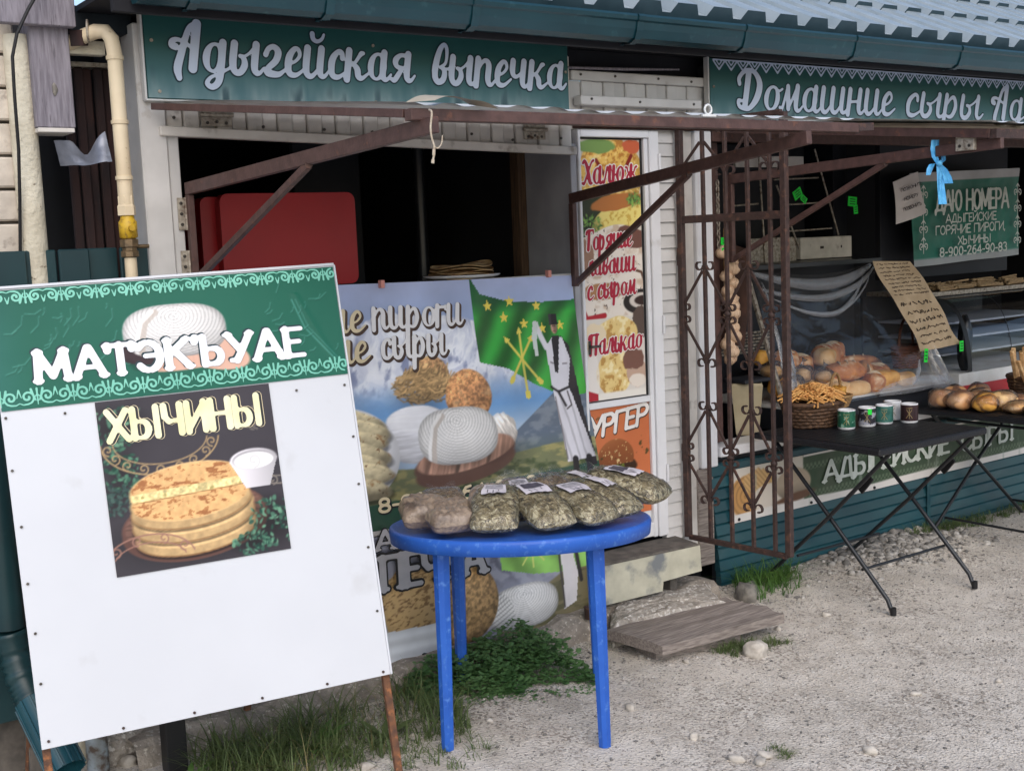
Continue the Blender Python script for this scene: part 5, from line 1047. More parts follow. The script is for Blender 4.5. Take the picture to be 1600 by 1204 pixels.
MB().box(.62,.905,-.03,-.013,.22,1.60,b=.004).build('fence_post', 'fence_green', fp)
MB().box(.9,1.412,.03,.08,.0,.3).build('base_board', 'mortar', None, 'dark low wall under the green fence behind the sign board', 'wall')
mb = MB(); mb.tube([(1.063,.045,0),(1.060,.045,2.37),(1.060,.045,2.418)], [.042,.042,.039], 18); mb.build('thick_pipe', 'pipe_cream', None, 'thick cream painted vertical pipe beside the brick wall', 'pipe')
mb = MB(); mb.box(1.098,1.335,.02,.06,2.366,2.412,b=.003); mb.build('steel_beam', 'pipe_cream', None, 'rusty cream square beam joining the two pipes', 'beam')
gp_ = thing('gas_pipe', (1.335,-.06,0), 'thin yellowish gas pipe with yellow valve beside the white post', 'pipe')
mb = MB(); mb.tube([(1.02,.20,2.30),(1.12,.10,2.35),(1.25,.0,2.415),(1.29,-.035,2.432),(1.315,-.055,2.43),(1.33,-.065,2.405),(1.335,-.068,2.36),(1.335,-.068,1.86)], .0245, 14); up_ = mb.build('upper_pipe', 'pipe_yellow', gp_)
for z in (2.345, 2.14, 1.96): mb = MB(); mb.tube([(1.335,-.068,z-.006),(1.335,-.068,z+.006)], .0285, 14); mb.build('weld_ring', 'pipe_yellow', up_)
mb = MB(); mb.lathe([(.030,0),(.030,.03),(.0265,.035),(.0265,.06),(.024,.065)], 6, (1.335,-.068,1.838), False); mb.build('union_nut', 'pipe_yellow', gp_)
mb = MB(); mb.lathe([(.022,0),(.030,.004),(.030,.055),(.024,.062),(.022,.075)], 12, (1.335,-.068,1.762)); mb.tube([(1.335,-.068,1.795),(1.335,-.11,1.795)], .010, 8); mb.build('valve_body', 'valve_yellow', gp_)
mb = MB(); mb.lathe([(.024,0),(.030,.003),(.030,.02),(.025,.023),(.025,.032),(.031,.035),(.031,.058),(.022,.062)], 8, (1.335,-.068,1.70), False); mb.tube([(1.36,-.068,1.735),(1.40,-.068,1.735)], .007, 7); mb.build('brass_coupling', 'valve_brass', gp_)
mb = MB(); mb.tube([(1.335,-.068,.3),(1.335,-.068,1.699)], .020, 12); mb.build('lower_pipe', 'pipe_yellow', gp_)
mb = MB(); mb.tube([(1.27+.024*math.cos(a)*.4,-.02+.024*math.cos(a),2.435+.034*math.sin(a)) for a in np.linspace(0,2*PI,14)], .004, 6); mb.build('clamp', 'hinge_metal', gp_)
wb = thing('wooden_box', (1.15,0,2.1), 'weathered grey wooden box under the eave at the upper left', 'box')
MB().box(1.085,1.207,-.02,.10,2.124,2.46,b=.003).build('side_board', 'weathered_wood', wb)
MB().box(.98,1.222,-.06,-.022,2.437,2.75,b=.003).build('front_board', 'weathered_wood', wb)
MB().box(1.085,1.20,-.03,.10,2.108,2.122,b=.002).build('bottom_trim', 'old_siding', wb)
mb = MB(); mb.blob((1.15,-.022,2.245),(.009,.006,.02),0,8,6,2,.2); mb.build('knot', 'stone_grey', wb)
u_, v_ = np.meshgrid(np.linspace(0,1,18), np.linspace(0,1,10))
Pm = np.stack([1.13+.16*u_, -.03-.05*v_+.02*np.sin(u_*5), 2.085-.085*v_+.035*np.clip(u_-.62,0,1)*2*(1-.5*v_)-.05*np.exp(-((u_-.62)/.16)**2)*(1-v_)+.006*fnoise(u_*5,v_*5,3)], -1)
mat('crumpled_metal', S(138,142,152), S(104,108,118), scale=12, rough=.35, metal=.5, bump=.3, bscale=12, bdist=.02)
grid_obj('metal_scrap', Pm, 'crumpled_metal', label='crumpled silver sheet metal scrap under the wooden box', cat='scrap')
mb = MB(); mb.tube([(1.12,-.10,2.56),(1.065,-.10,2.47),(1.03,-.09,2.40),(1.012,-.085,2.33),(1.012,-.07,2.22),(1.015,-.05,2.05),(1.018,.0,1.9),(1.01,.03,1.7)], .0055, 7); mb.build('black_cable', 'cable_black', None, 'thin black cable running down past the thick cream pipe', 'cable')
# beams and clear sheet in the gap under the roof
mb = MB(); mb.box(1.20,1.43,.02,.10,2.44,2.50); mb.build('eave_beam', 'roof_dark', None, 'dark beam under the roof end left of the bakery sign', 'beam')
mb = MB(); mb.bar((1.23,-.02,2.41),(1.44,.3,2.47),.04,.05); mb.build('eave_beam', 'rust_wall', None, 'brown slanting beam behind the gas pipe elbow', 'beam')
# downspout in the lower left corner
ds = thing('downspout', (.86,-.1,0), 'teal ribbed downspout elbow at the lower left corner', 'downspout')
mb = MB(); mb.tube([(.842,-.13,1.3),(.842,-.13,.56)], .046, 16); mb.build('pipe', 'fence_green', ds)
el = []; er = []
for t in np.linspace(0,1,25):
    a = t*1.1; el.append((.842+.03*t, -.13-.16*(1-math.cos(a)), .55-.22*math.sin(a)-.02*t)); er.append(.05+.004*(1 if int(t*24) % 2 else -1))
mb = MB(); mb.tube(el, er, 16); mb.build('elbow', 'fence_green', ds)
e = Vector(el[-1]); d = (e-Vector(el[-3])).normalized(); mb = MB(); mb.tube([e, e+d*.26], .056, 16, cap=False)
for k in range(12):
    a = k*PI/6; o = d.orthogonal().normalized(); b_ = d.cross(o); q = o*math.cos(a)+b_*math.sin(a); mb.bar(e+q*.057, e+d*.26+q*.057, .008, .006, upv=q)
mb.build('outlet', 'clad_teal', ds)
mb = MB(); mb.tube([(1.085,-.10,.0),(1.085,-.10,.40)], .036, 14); 
mat('worn_pipe', S(150,160,166), S(110,110,106), scale=18, rough=.6, bump=.3, spots=S(88,74,64), spot_scale=26, spot_lo=.5, spot_hi=.62)
mb.build('pipe_stub', 'worn_pipe', None, 'short worn grey pipe standing below the sign board', 'pipe')
mb = MB(); mb.box(1.255,1.325,-.29,-.23,0,.55,b=.004); mb.build('black_post', 'cable_black', None, 'square black post standing behind the sign board', 'post')
mb = MB(); mb.blob((1.19,.0,.03),(.11,.08,.10),.3,14,9,8,.14); mb.build('rock', 'rough_concrete', None, 'pale rough rock between the pipe and the black post', 'rock')
mb = MB(); mb.lathe([(.024,0),(.026,.045),(.028,.05),(.024,.05),(.021,.01)], 14, (3.17,-.145,.085)); mb.build('rusty_cup', 'rust_steel', None, 'small dark rusty pipe end on the plinth corner', 'pipe end')

# ------------------------------------------------------------------ iron gate, swung open square to the wall
GT = thing('iron_gate', (3.87,-.33,.29), 'brown wrought iron security gate with scrolls swung open beside the door', 'gate')
gA = Vector((3.853,-.045,0)); gB = Vector((3.905,-.612,0)); gd = (gB-gA); gL = gd.length; gu = gd.normalized(); gn = gu.cross(Vector((0,0,1)))
def gp3(s, z, o=0): v = gA+gu*(s*gL)+gn*o; return (v.x, v.y, z)
zb, zt, zm = .305, 2.185, 1.765
for s in (0, 1): MB().bar(gp3(s,zb), gp3(s,zt), .028, .028, upv=gu).build('stile', 'rust_steel', GT)
for z in (zb, zt): MB().bar(gp3(.018,z), gp3(.982,z), .022, .022).build('rail', 'rust_steel', GT)
MB().bar(gp3(.018,zm), gp3(.982,zm), .022, .034).build('rail', 'rust_steel', GT)
sb = (.235,.455,.665,.87)
for s in sb:
    for (a, b) in ((zb+.01,zm-.016),(zm+.016,zt-.01)): MB().bar(gp3(s,a), gp3(s,b), .016, .016, upv=gu).build('bar', 'rust_steel', GT)
def cscroll(s, z, side, upw, r=.024):
    cx = s*gL+side*(r+.008); P = []
    for t in np.linspace(0,1,13):
        a = rad(200)*t*1.5; rr = r*(1-.45*t); th = PI+(-a if True else a)
        x = cx+side*(rr*math.cos(th)); y = z+upw*(rr*math.sin(th)*-1)
        P.append(gp3(x/gL, y, .0))
    mb = MB()
    for a, b in zip(P[:-1], P[1:]): mb.bar(a, b, .016, .005, upv=(Vector(b)-Vector(a)).cross(gn), b=.0005)
    mb.build('scroll', 'rust_steel', GT)
odd = (sb[0], sb[2]); even = (0.0, sb[1], sb[3])
for s in odd:
    for z, u in ((1.56,1),(1.12,-1),(.93,1),(.49,-1)):
        for side in (-1, 1): cscroll(s, z, side, u)
for s in even:
    for z in (1.345,.705):
        for u in (1,-1):
            for side in ((1,) if s == 0 else (-1,1)): cscroll(s, z+u*.03, side, u, .019)
        if s: mb = MB(); mb.blob(gp3(s,z), (.016,.016,.016), 0, 8, 6, 3, .1); mb.build('boss', 'rust_steel', GT)
for s in even[1:]:
    for side in (-1,1): cscroll(s, 1.965, side, -1); cscroll(s, 2.14, side, -1, .017)
cols = [0.0]+list(sb)
for i in range(4):
    for (zo, ze) in ((1.535,1.385),(1.145,1.305),(.905,.745),(.515,.665),(2.10,1.99)):
        za, zc = (ze, zo) if i % 2 == 0 else (zo, ze)
        MB().bar(gp3(cols[i]+.02,za,.003), gp3(cols[i+1]-.02,zc,.003), .007, .014).build('lattice_bar', 'rust_steel', GT)
for z in (1.60,.70): mb = MB(); mb.tube([gp3(-.03,z-.04),gp3(-.03,z+.04)], .010, 8); mb.build('gate_hinge', 'rust_steel', GT)
# ------------------------------------------------------------------ blue plastic table
TB = thing('plastic_table', (2.46,-.65,0), 'round blue plastic garden table carrying bags of dried herbs', 'table')
tc_ = (2.45,-.665); tr = .463; tz = .70
def zt(x, y): return .722-.085*((x-2.45)*.582+(y+.665)*.813)-.70
mb = MB(); mb.lathe([(.0001,tz-.012),(.40,tz-.012),(tr-.03,tz-.010),(tr-.012,tz),(tr-.003,tz-.004),(tr,tz-.014),(tr-.004,tz-.052),(tr-.016,tz-.054),(tr-.02,tz-.03),(.38,tz-.028),(.0001,tz-.028)], 72, (tc_[0],tc_[1],0)); mb.v = [(q[0],q[1],q[2]+zt(q[0],q[1])) for q in mb.v]; mb.build('table_top', 'blue_plastic', TB)
feet = [(2.496,-1.041),(2.078,-.711),(2.459,-.219),(2.877,-.549)]
for (fx, fy) in feet:
    dx, dy = tc_[0]-fx, tc_[1]-fy; tx_, ty_ = fx+dx*.03, fy+dy*.03; zl = zt(tx_,ty_); L = math.hypot(dx,dy); ux, uy = dx/L, dy/L
    V = []; F = []
    for (z, wr, wt, px, py) in ((-.004,.019,.019,fx,fy),(.02,.020,.020,fx,fy),(.655+zl,.0265,.027,tx_,ty_),(.672+zl,.030,.030,tx_,ty_)):
        for (a, b) in ((-1,-.45),(-.45,-1),(.45,-1),(1,-.45),(1,.45),(.45,1),(-.45,1),(-1,.45)):
            V.append((px+ux*a*wr-uy*b*wt, py+uy*a*wr+ux*b*wt, z))
    for r in range(3):
        for k in range(8): F.append((r*8+k, r*8+(k+1) % 8, (r+1)*8+(k+1) % 8, (r+1)*8+k))
    F += [tuple(range(8))[::-1], tuple(range(24,32))]
    mb = MB(); mb.add(V, F); mb.build('leg', 'blue_plastic', TB)

# ------------------------------------------------------------------ bags of herbs
def herb_mat(name, a, b, c, sx=26, rough=.3):
    m = bpy.data.materials.new(name); m.use_nodes = True; nt = m.node_tree; N = nt.nodes; L = nt.links; p = N['Principled BSDF']
    tc = N.new('ShaderNodeTexCoord'); oi = N.new('ShaderNodeObjectInfo'); ad = N.new('ShaderNodeVectorMath'); ad.operation = 'ADD'; sc = N.new('ShaderNodeVectorMath'); sc.operation = 'SCALE'; sc.inputs['Scale'].default_value = 40
    cx = N.new('ShaderNodeCombineXYZ'); L.new(oi.outputs['Random'], cx.inputs[0]); L.new(oi.outputs['Random'], cx.inputs[1]); L.new(cx.outputs[0], sc.inputs[0]); L.new(tc.outputs['Object'], ad.inputs[0]); L.new(sc.outputs[0], ad.inputs[1])
    nz = N.new('ShaderNodeTexNoise'); nz.inputs['Scale'].default_value = 20; nz.inputs['Detail'].default_value = 2; L.new(ad.outputs[0], nz.inputs[0])
    mx = N.new('ShaderNodeVectorMath'); mx.operation = 'MULTIPLY_ADD'; L.new(nz.outputs['Color'], mx.inputs[0]); mx.inputs[1].default_value = (.05,.05,.05); L.new(ad.outputs[0], mx.inputs[2])
    cols = []; hs = None
    for k, st in enumerate(((1.3,.28,.8),(.3,1.25,.7))):
        mp = N.new('ShaderNodeMapping'); mp.inputs['Scale'].default_value = st; mp.inputs['Rotation'].default_value = (0,0,.5+k*1.1); L.new(mx.outputs[0], mp.inputs[0])
        v = N.new('ShaderNodeTexVoronoi'); v.inputs['Scale'].default_value = 125; L.new(mp.outputs[0], v.inputs[0]); cols.append(v)
    rp = N.new('ShaderNodeValToRGB'); e = rp.color_ramp.elements; e[0].color = a; e[0].position = .15; e[1].color = c; e[1].position = .9; x = rp.color_ramp.elements.new(.5); x.color = b
    mm = N.new('ShaderNodeMix'); mm.data_type = 'RGBA'; mm.inputs[0].default_value = .5; L.new(cols[0].outputs['Color'], mm.inputs[6]); L.new(cols[1].outputs['Color'], mm.inputs[7]); L.new(mm.outputs[2], rp.inputs[0])
    L.new(rp.outputs[0], p.inputs['Base Color']); p.inputs['Roughness'].default_value = .75; p.inputs['Coat Weight'].default_value = .35; p.inputs['Coat Roughness'].default_value = .10
    b_ = N.new('ShaderNodeBump'); b_.inputs['Strength'].default_value = .7; b_.inputs['Distance'].default_value = .006; L.new(cols[0].outputs['Distance'], b_.inputs['Height']); L.new(b_.outputs[0], p.inputs['Normal'])
    n3 = N.new('ShaderNodeTexNoise'); n3.inputs['Scale'].default_value = 26; n3.inputs['Detail'].default_value = 3; n3.inputs['Distortion'].default_value = 2; L.new(ad.outputs[0], n3.inputs[0]); b3 = N.new('ShaderNodeBump'); b3.inputs['Strength'].default_value = .5; b3.inputs['Distance'].default_value = .02; L.new(n3.outputs['Fac'], b3.inputs['Height']); L.new(b3.outputs[0], p.inputs['Coat Normal'])
    MATS[name] = m
herb_mat('herb_green', S(62,55,38), S(136,123,90), S(220,212,180)); herb_mat('herb_brown', S(92,74,54), S(146,124,98), S(198,180,150)); herb_mat('herb_red', S(80,44,36), S(140,96,74), S(206,182,160))
mat('paper_brown', S(158,140,122), S(126,110,96), scale=26, rough=.4, bump=1, bscale=26, coat=.4, spots=S(96,82,72), spot_scale=14, spot_lo=.55, spot_hi=.7, bdist=.02)
mat('label_white', S(214,208,214), S(202,196,204), scale=20, rough=.5); mat('label_ink', S(84,80,92), rough=.5); mat('label_view', S(132,130,138), S(176,172,178), scale=60, rough=.5)
def bag(x, y, z, L, W, H, rot, tilt, m, label, seed, lab=None, p=.62, name='herb_bag', cat='bag', group='bags of dried herbs on the blue table', roll=0):
    sq = 5.5 if m == 'paper_brown' else 3.6; cr = 2.2 if m == 'paper_brown' else 1.2
    """a filled pillow bag; local x is its length"""
    rg = random.Random(seed); ph = [rg.uniform(0,6.3) for _ in range(6)]; z = z+zt(x,y); L *= 1.12; W *= 1.1
    R = Matrix.Rotation(rot,3,'Z') @ Matrix.Rotation(tilt,3,'Y') @ Matrix.Rotation(roll,3,'X')
    def surf(u, v, side, off=0):
        a = max(0, 1-abs(u)**sq); b = max(0, 1-abs(v)**sq); t = (a*b)**.45
        wr = cr*(.05*math.sin(5*u+ph[0])*math.sin(4*v+ph[1])+.03*math.sin(13*u+ph[2]+4*v)+.02*math.sin(17*v+ph[3]+7*u)+.05*math.sin(9*u-11*v+ph[4])*math.sin(7*v+ph[2]))+.10*u*math.cos(ph[4])
        tp = .55+.45*min(1,max(0,(u+1)/1.1)); h = H/2*(t*(1+wr))*tp if side > 0 else -H/2*t*.86*tp
        pinch = 1-.10*abs(u)**4-(.12*max(0,-u-.4)/.6)
        q = R @ Vector((u*L/2*(1-.06*abs(v)**3), v*W/2*pinch*(1+.03*math.sin(6*u+ph[5])), h+off)); return (x+q.x, y+q.y, z+q.z)
    nx, ny = 34, 26; V = []; F = []
    for sd in (1,-1):
        for j in range(ny):
            for i in range(nx): V.append(surf(-1+2*i/(nx-1), -1+2*j/(ny-1), sd))
    for sd in (0,1):
        o = sd*nx*ny
        for j in range(ny-1):
            for i in range(nx-1):
                k = o+j*nx+i; F.append((k,k+1,k+nx+1,k+nx) if sd == 0 else (k,k+nx,k+nx+1,k+1))
    mb = MB(); mb.add(V, F, True); t = mb.build(name, m, None, label, cat, group)
    if m != 'paper_brown':      # clear crinkled film round the filling, with a flat sealed end
        V = []; F = []; rr = random.Random(seed+50); qa, qb = rr.uniform(0,6), rr.uniform(0,6)
        def cr_(u, v): return .0022+.0035*abs(math.sin(9*u+6*v+qa)*math.sin(13*v-7*u+qb))+.002*abs(math.sin(23*u-17*v+qa))
        for j in range(ny):
            for i in range(nx): u, v = -1+2*i/(nx-1), -1+2*j/(ny-1); V.append(surf(u*1.02, v*1.02, 1, cr_(u, v)))
        for j in range(ny-1):
            for i in range(nx-1): k = j*nx+i; F.append((k,k+1,k+nx+1,k+nx))
        b0 = len(V); n = 12
        for i in range(n):
            v = -.8+1.6*i/(n-1); p0 = Vector(surf(-.99, v, 1)); d_ = R @ Vector((-.035-.006*math.sin(5*v+qa), 0, .010+.012*math.sin(4*v+qb))); V += [tuple(p0), tuple(p0+d_)]
        F += [(b0+2*i, b0+2*i+2, b0+2*i+3, b0+2*i+1) for i in range(n-1)]
        mb = MB(); mb.add(V, F, True); mb.build('film', 'bag_film', t)
    if lab:
        u0, u1, v0, v1, lm = lab
        for nm, mm, (a0,a1,c0,c1), of in (('label','label_white',(u0,u1,v0,v1),.0090),('label_picture',lm,(u0+(u1-u0)*.12,u0+(u1-u0)*.55,v0+(v1-v0)*.12,v1-(v1-v0)*.12),.0098)):
            if mm is None: continue
            V = []; F = []; n = 12
            for j in range(n):
                for i in range(n): V.append(surf(a0+(a1-a0)*i/(n-1), c0+(c1-c0)*j/(n-1), 1, of))
            for j in range(n-1):
                for i in range(n-1): k = j*n+i; F.append((k,k+1,k+n+1,k+n))
            mb = MB(); mb.add(V, F, True)
            if nm == 'label': lb_ = mb.build(nm, mm, t)
            else: mb.build(nm, mm, lb_)
        # printed lines
        V = []; F = []
        for r in range(3):
            vv = v0+(v1-v0)*(.25+.22*r); n = 8
            for i in range(n):
                uu = u0+(u1-u0)*(.62+.3*i/(n-1)*(1 if r != 2 else .6)); V += [surf(uu, vv-.018, 1, .0098), surf(uu, vv+.018, 1, .0098)]
            k = len(V)-2*n; F += [(k+2*i, k+2*i+2, k+2*i+3, k+2*i+1) for i in range(n-1)]
        mb = MB(); mb.add(V, F, True); mb.build('label_lines', 'label_ink', lb_)
    return t
clear_mat('bag_film', (.985,.985,.98,1), .75, .10, bump=.5, bscale=34, milk=.015, fres=1.4)
Z = .70
e_ = rad
# direction "towards the viewer" on the table is about -126 deg (camera at 0,-4.1)
f_ = math.atan2(-4.1+.66, -2.45)
PB_, HG = 'paper_brown', 'herb_green'
bag(2.125,-.55,Z+.062,.17,.15,.095,f_+.2,.20,PB_,'brown paper packet at the left rear of the blue table',1)
bag(2.115,-.735,Z+.050,.135,.14,.080,f_+.35,.10,PB_,'small brown paper packet at the left front of the blue table',2)
bag(2.275,-.44,Z+.060,.19,.15,.085,f_+.1,.22,'herb_brown','brown packet of ground herbs behind the small paper packets',3)
bag(2.255,-.80,Z+.078,.235,.150,.082,f_-.05,.36,HG,'herb bag with torn pale label at the front edge of the blue table',4,(-.75,-.15,-.55,.45,'label_view'))
bag(2.395,-.865,Z+.074,.245,.150,.080,f_+.45,.34,HG,'herb bag with big white label, third from the left at the front',5,(-.80,-.12,-.62,.62,'label_ink'))
bag(2.540,-.905,Z+.070,.235,.140,.078,f_+.62,.32,HG,'herb bag with grey picture label near the right front',6,(-.78,-.10,-.6,.65,'label_view'))
bag(2.675,-.865,Z+.076,.240,.135,.080,f_+.80,.30,HG,'herb bag with narrow white label, second from the right',7,(-.7,.1,-.15,.6,None))
bag(2.850,-.790,Z+.098,.270,.160,.090,f_+1.0,.26,HG,'herb bag with long white label hanging over the right table edge',8,(-.6,.25,-.5,.4,'label_ink'))
bag(2.745,-.545,Z+.085,.235,.150,.085,f_+1.0,.12,HG,'large herb bag at the rear of the blue table',9,(-.2,.4,-.4,.3,'label_view'))
bag(2.500,-.600,Z+.085,.150,.110,.080,f_+.3,.45,'herb_red','packet of reddish tea among the herb bags',10,None)
bag(2.360,-.600,Z+.072,.180,.130,.080,f_-.15,.35,PB_,'crumpled brown packet in the middle of the blue table',11)
bag(2.625,-.650,Z+.092,.140,.105,.070,f_+.6,.42,'herb_brown','small packet with white label beside the reddish tea',12,(-.6,.4,-.55,.55,None))
bag(2.420,-.720,Z+.082,.20,.130,.080,f_+.2,.40,HG,'herb bag half hidden behind the front row of bags',13,(-.7,-.1,-.5,.5,'label_view'))
bag(2.560,-.760,Z+.088,.20,.125,.080,f_+.55,.40,'herb_brown','brown herb bag wedged behind the grey picture label',14,None)
bag(2.720,-.700,Z+.092,.22,.135,.080,f_+.85,.30,HG,'herb bag behind the narrow white label bag',15,(-.6,.1,-.4,.4,None))
bag(2.180,-.645,Z+.060,.15,.12,.075,f_+.1,.2,PB_,'brown packet squeezed between the two left paper packets',16)
for (x, y, c, l) in ((2.44,-.47,'pipe_cream','small cream jar lid behind the reddish tea'),(2.50,-.47,'peg_pink','small orange lidded jar behind the reddish tea')):
    Z = .70+zt(x,y); t = thing('jar', (x,y,Z), l, 'jar'); mb = MB(); mb.lathe([(.024,0),(.028,.01),(.028,.075),(.022,.09)], 14, (x,y,Z-.01)); mb.build('body', 'herb_brown', t); mb = MB(); mb.lathe([(.026,0),(.026,.02),(.022,.026),(.0001,.028)], 14, (x,y,Z+.0805)); mb.build('lid', c, t)

# ------------------------------------------------------------------ black folding tables
def xtable(name, label, x0, x1, y0, y1, z, axis):
    t = thing(name, ((x0+x1)/2,(y0+y1)/2,0), label, 'table')
    mb = MB(); mb.box(x0,x1,y0,y1,z-.034,z-.003,b=.010); mb.build('table_top', 'black_rattan', t)
    gr = MB()
    n = 22
    for i in range(n):
        a = x0+.02+(x1-x0-.04)*i/n; w = (x1-x0-.04)/n
        gr.box(a+.002,a+w-.002,y0+.02,y1-.02,z-.0028,z-.0002,b=.001)
    gr.build('rattan_strips', 'black_rattan', t, kind='stuff')
    r = .010
    ins = .03
    for s in (0,1):
        if axis == 'y':
            x = (x0+.09 if s == 0 else x1-.09)
            for (ya, yb, dx) in ((y0+.02,y1-.02,0),(y1-.02,y0+.02,.022)):
                mb = MB(); mb.tube([(x+dx,ya,z-.036),(x+dx,(ya+yb)/2,z*.5),(x+dx,yb+(.03 if yb < ya else 0),.06),(x+dx,yb,-.004)], r, 10); lg_ = mb.build('leg', 'black_metal', t)
                mb = MB(); mb.tube([(x+dx,yb,-.004),(x+dx,yb,.03)], r*1.35, 10); mb.build('foot_cap', 'cable_black', lg_)
            mb = MB(); mb.bar((x+.03,y0+.14,z-.16),(x+.03,y0+.20,z-.23),.012,.03); mb.build('lock_slider', 'cable_black', t)
        else:
            y = (y0+.09 if s == 0 else y1-.09)
            for (xa, xb, dy) in ((x0+.04,x1-.04,0),(x1-.04,x0+.04,.022)):
                mb = MB(); mb.tube([(xa,y+dy,z-.036),((xa+xb)/2,y+dy,z*.5),(xb,y+dy,.0)], r, 10); mb.build('leg', 'black_metal', t)
    for q in ((.12,.2),(.88,.8)):
        zz = .17 if q[0] < .5 else .17
        if axis == 'y':
            yy = y0+(y1-y0)*(1-q[1]) if q[0] < .5 else y0+(y1-y0)*q[0]-.06
            yy = y0+.02+(y1-y0-.04)*(.24 if q[0] < .5 else .76)
            dx = .0 if q[0] > .5 else 0.0
            mb = MB(); mb.tube([(x0+.09+(.022 if q[0] < .5 else 0),yy,.17),(x1-.09+(.022 if q[0] < .5 else 0),yy,.17)], .007, 8); mb.build('cross_tube', 'black_metal', t)
        else:
            xx = x0+.04+(x1-x0-.08)*(.13 if q[0] < .5 else .87); mb = MB(); mb.tube([(xx,y0+.09,.095),(xx,y1-.09,.095)], .007, 8); mb.build('cross_tube', 'black_metal', t)
            mb = MB(); mb.tube([(xx+(.02 if q[0] < .5 else -.02),y0+.09,z-.08),(xx+(.02 if q[0] < .5 else -.02),y1-.09,z-.08)], .008, 8); mb.build('cross_tube', 'black_metal', t)
    return t
xtable('folding_table', 'black folding table with crossed legs holding basket and mugs', 4.235,5.02,-.83,-.10,.755,'y')
xtable('folding_table', 'black folding table at the right edge carrying wrapped loaves', 5.56,6.5,-.92,-.03,.715,'x')

# ------------------------------------------------------------------ baskets
mat('wicker_dark', S(96,70,50), S(64,46,34), scale=60, rough=.7, bump=.3, rand=.1); mat('wicker_light', S(176,140,94), S(140,106,68), scale=60, rough=.7, bump=.3); mat('wicker_red', S(112,66,44), S(82,48,34), scale=60, rough=.65, bump=.3)
def basket(x, y, z, rx, ry, h, m, label, rows=8, handle=0, flare=.8, hrot=0, stakes=20):
    t = thing('wicker_basket', (x,y,z), label, 'basket'); th = h/rows*.56
    for r in range(rows):
        zz = z+th+(h-2*th)*r/(rows-1); k = flare+(1-flare)*r/(rows-1); P = []
        for i in range(stakes*4):
            a = 2*PI*i/(stakes*4); w = 1+.028*math.sin(a*stakes/1+(PI if r % 2 else 0)); P.append((x+rx*k*w*math.cos(a), y+ry*k*w*math.sin(a), zz+.002*math.sin(a*5+r)))
        mb = MB(); mb.tube(P, th, 6, closed=True); mb.build('weave_row', m, t)
    mb = MB()
    for i in range(stakes):
        a = 2*PI*(i+.25)/stakes; mb.tube([(x+rx*flare*math.cos(a),y+ry*flare*math.sin(a),z),(x+rx*math.cos(a),y+ry*math.sin(a),z+h)], .0035, 5)
    mb.build('stakes', m, t, kind='stuff')
    mb = MB(); mb.tube([(x+rx*1.03*math.cos(a),y+ry*1.03*math.sin(a),z+h) for a in np.linspace(0,2*PI,40,endpoint=False)], th*1.35, 7, closed=True); mb.build('rim', m, t)
    mb = MB(); mb.lathe([(.0001,.004),(1,.004)], 24, (0,0,0)); mb.v = [(x+rx*flare*p[0],y+ry*flare*p[1],z+p[2]) for p in mb.v]; mb.build('bottom', m, t)
    if handle:
        c, s_ = math.cos(hrot), math.sin(hrot)
        P = [(x+rx*math.cos(a)*c, y+ry*math.cos(a)*s_, z+h*.9+handle*math.sin(a)) for a in np.linspace(0,PI,18)]
        mb = MB(); mb.tube(P, .008, 7); mb.tube([(p[0]+.006*math.cos(i*2.2),p[1],p[2]+.006*math.sin(i*2.2)) for i, p in enumerate(P)], .004, 5); mb.build('handle', m, t)
    return t
basket(4.555,-.19,.757,.160,.130,.115,'wicker_dark','dark wicker basket of noodles on the black table',7)
basket(4.93,-.02,.792,.085,.075,.055,'wicker_light','small light wicker basket of yellow braids behind the mugs',5,.12,.78,.4,16)
basket(5.78,.18,.90,.085,.07,.12,'wicker_red','small reddish basket inside the film covered display case',8,.17,.85,.2,16)
basket(6.22,-.34,.717,.16,.13,.13,'wicker_dark','dark wicker basket of breadsticks on the right hand table',8,0,.82)
# noodles heaped in the dark basket
mat('noodle', S(226,176,108), S(200,142,82), scale=30, rough=.55, rand=.12); mat('noodle_pink', S(214,172,150), S(186,140,116), scale=30, rough=.5)
rg = random.Random(11); mb = MB()
for i in range(230):
    a = rg.uniform(0,6.28); r = rg.uniform(0,.125); x, y = 4.555+r*math.cos(a)*1.15, -.19+r*math.sin(a); z = .868+.075*(1-(r/.14)**2)+rg.uniform(-.012,.015); d = rg.uniform(0,6.28); L = rg.uniform(.03,.07)
    mb.tube([(x-L*math.cos(d),y-L*math.sin(d),z-.012),(x,y,z+.008),(x+L*math.cos(d+.4),y+L*math.sin(d+.4),z-.012)], .0045, 5)
mb.build('noodle_heap', 'noodle', None, 'heap of golden noodles in the dark wicker basket', 'noodles', kind='stuff')
mat('bread_gold', S(232,176,84), S(204,136,56), scale=24, rough=.6, bump=.2, rand=.08); mat('bread_brown', S(206,142,84), S(166,98,54), scale=16, rough=.65, bump=.5, bscale=40, rand=.12, spots=S(222,196,160), spot_scale=14, spot_lo=.58, spot_hi=.75); mat('bread_pale', S(240,206,152), S(220,168,104), scale=10, rough=.65, bump=.2, rand=.08); mat('bread_crumb', S(222,204,172), S(200,178,144), scale=40, rough=.8, bump=.4); mat('bread_glazed', S(222,176,126), S(190,126,78), scale=14, rough=.4, coat=.3, rand=.1, bump=.3, bscale=40)
def braid(x, y, z, L, r, rot, label, tilt=0):
    mb = MB(); c, s_ = math.cos(rot), math.sin(rot)
    for k in range(3):
        P = []; R = []
        for t in np.linspace(-1,1,22):
            o = r*.62*math.sin(t*9+k*2.094); h = r*.5*math.cos(t*18+k*2.094)
            P.append((x+c*t*L/2-s_*o, y+s_*t*L/2+c*o, z+r+h+tilt*t)); R.append(r*.62*max(.25,1-abs(t)**3))
        mb.tube(P, R, 8)
    return mb.build('braided_bread', 'bread_gold', None, label, 'bread')
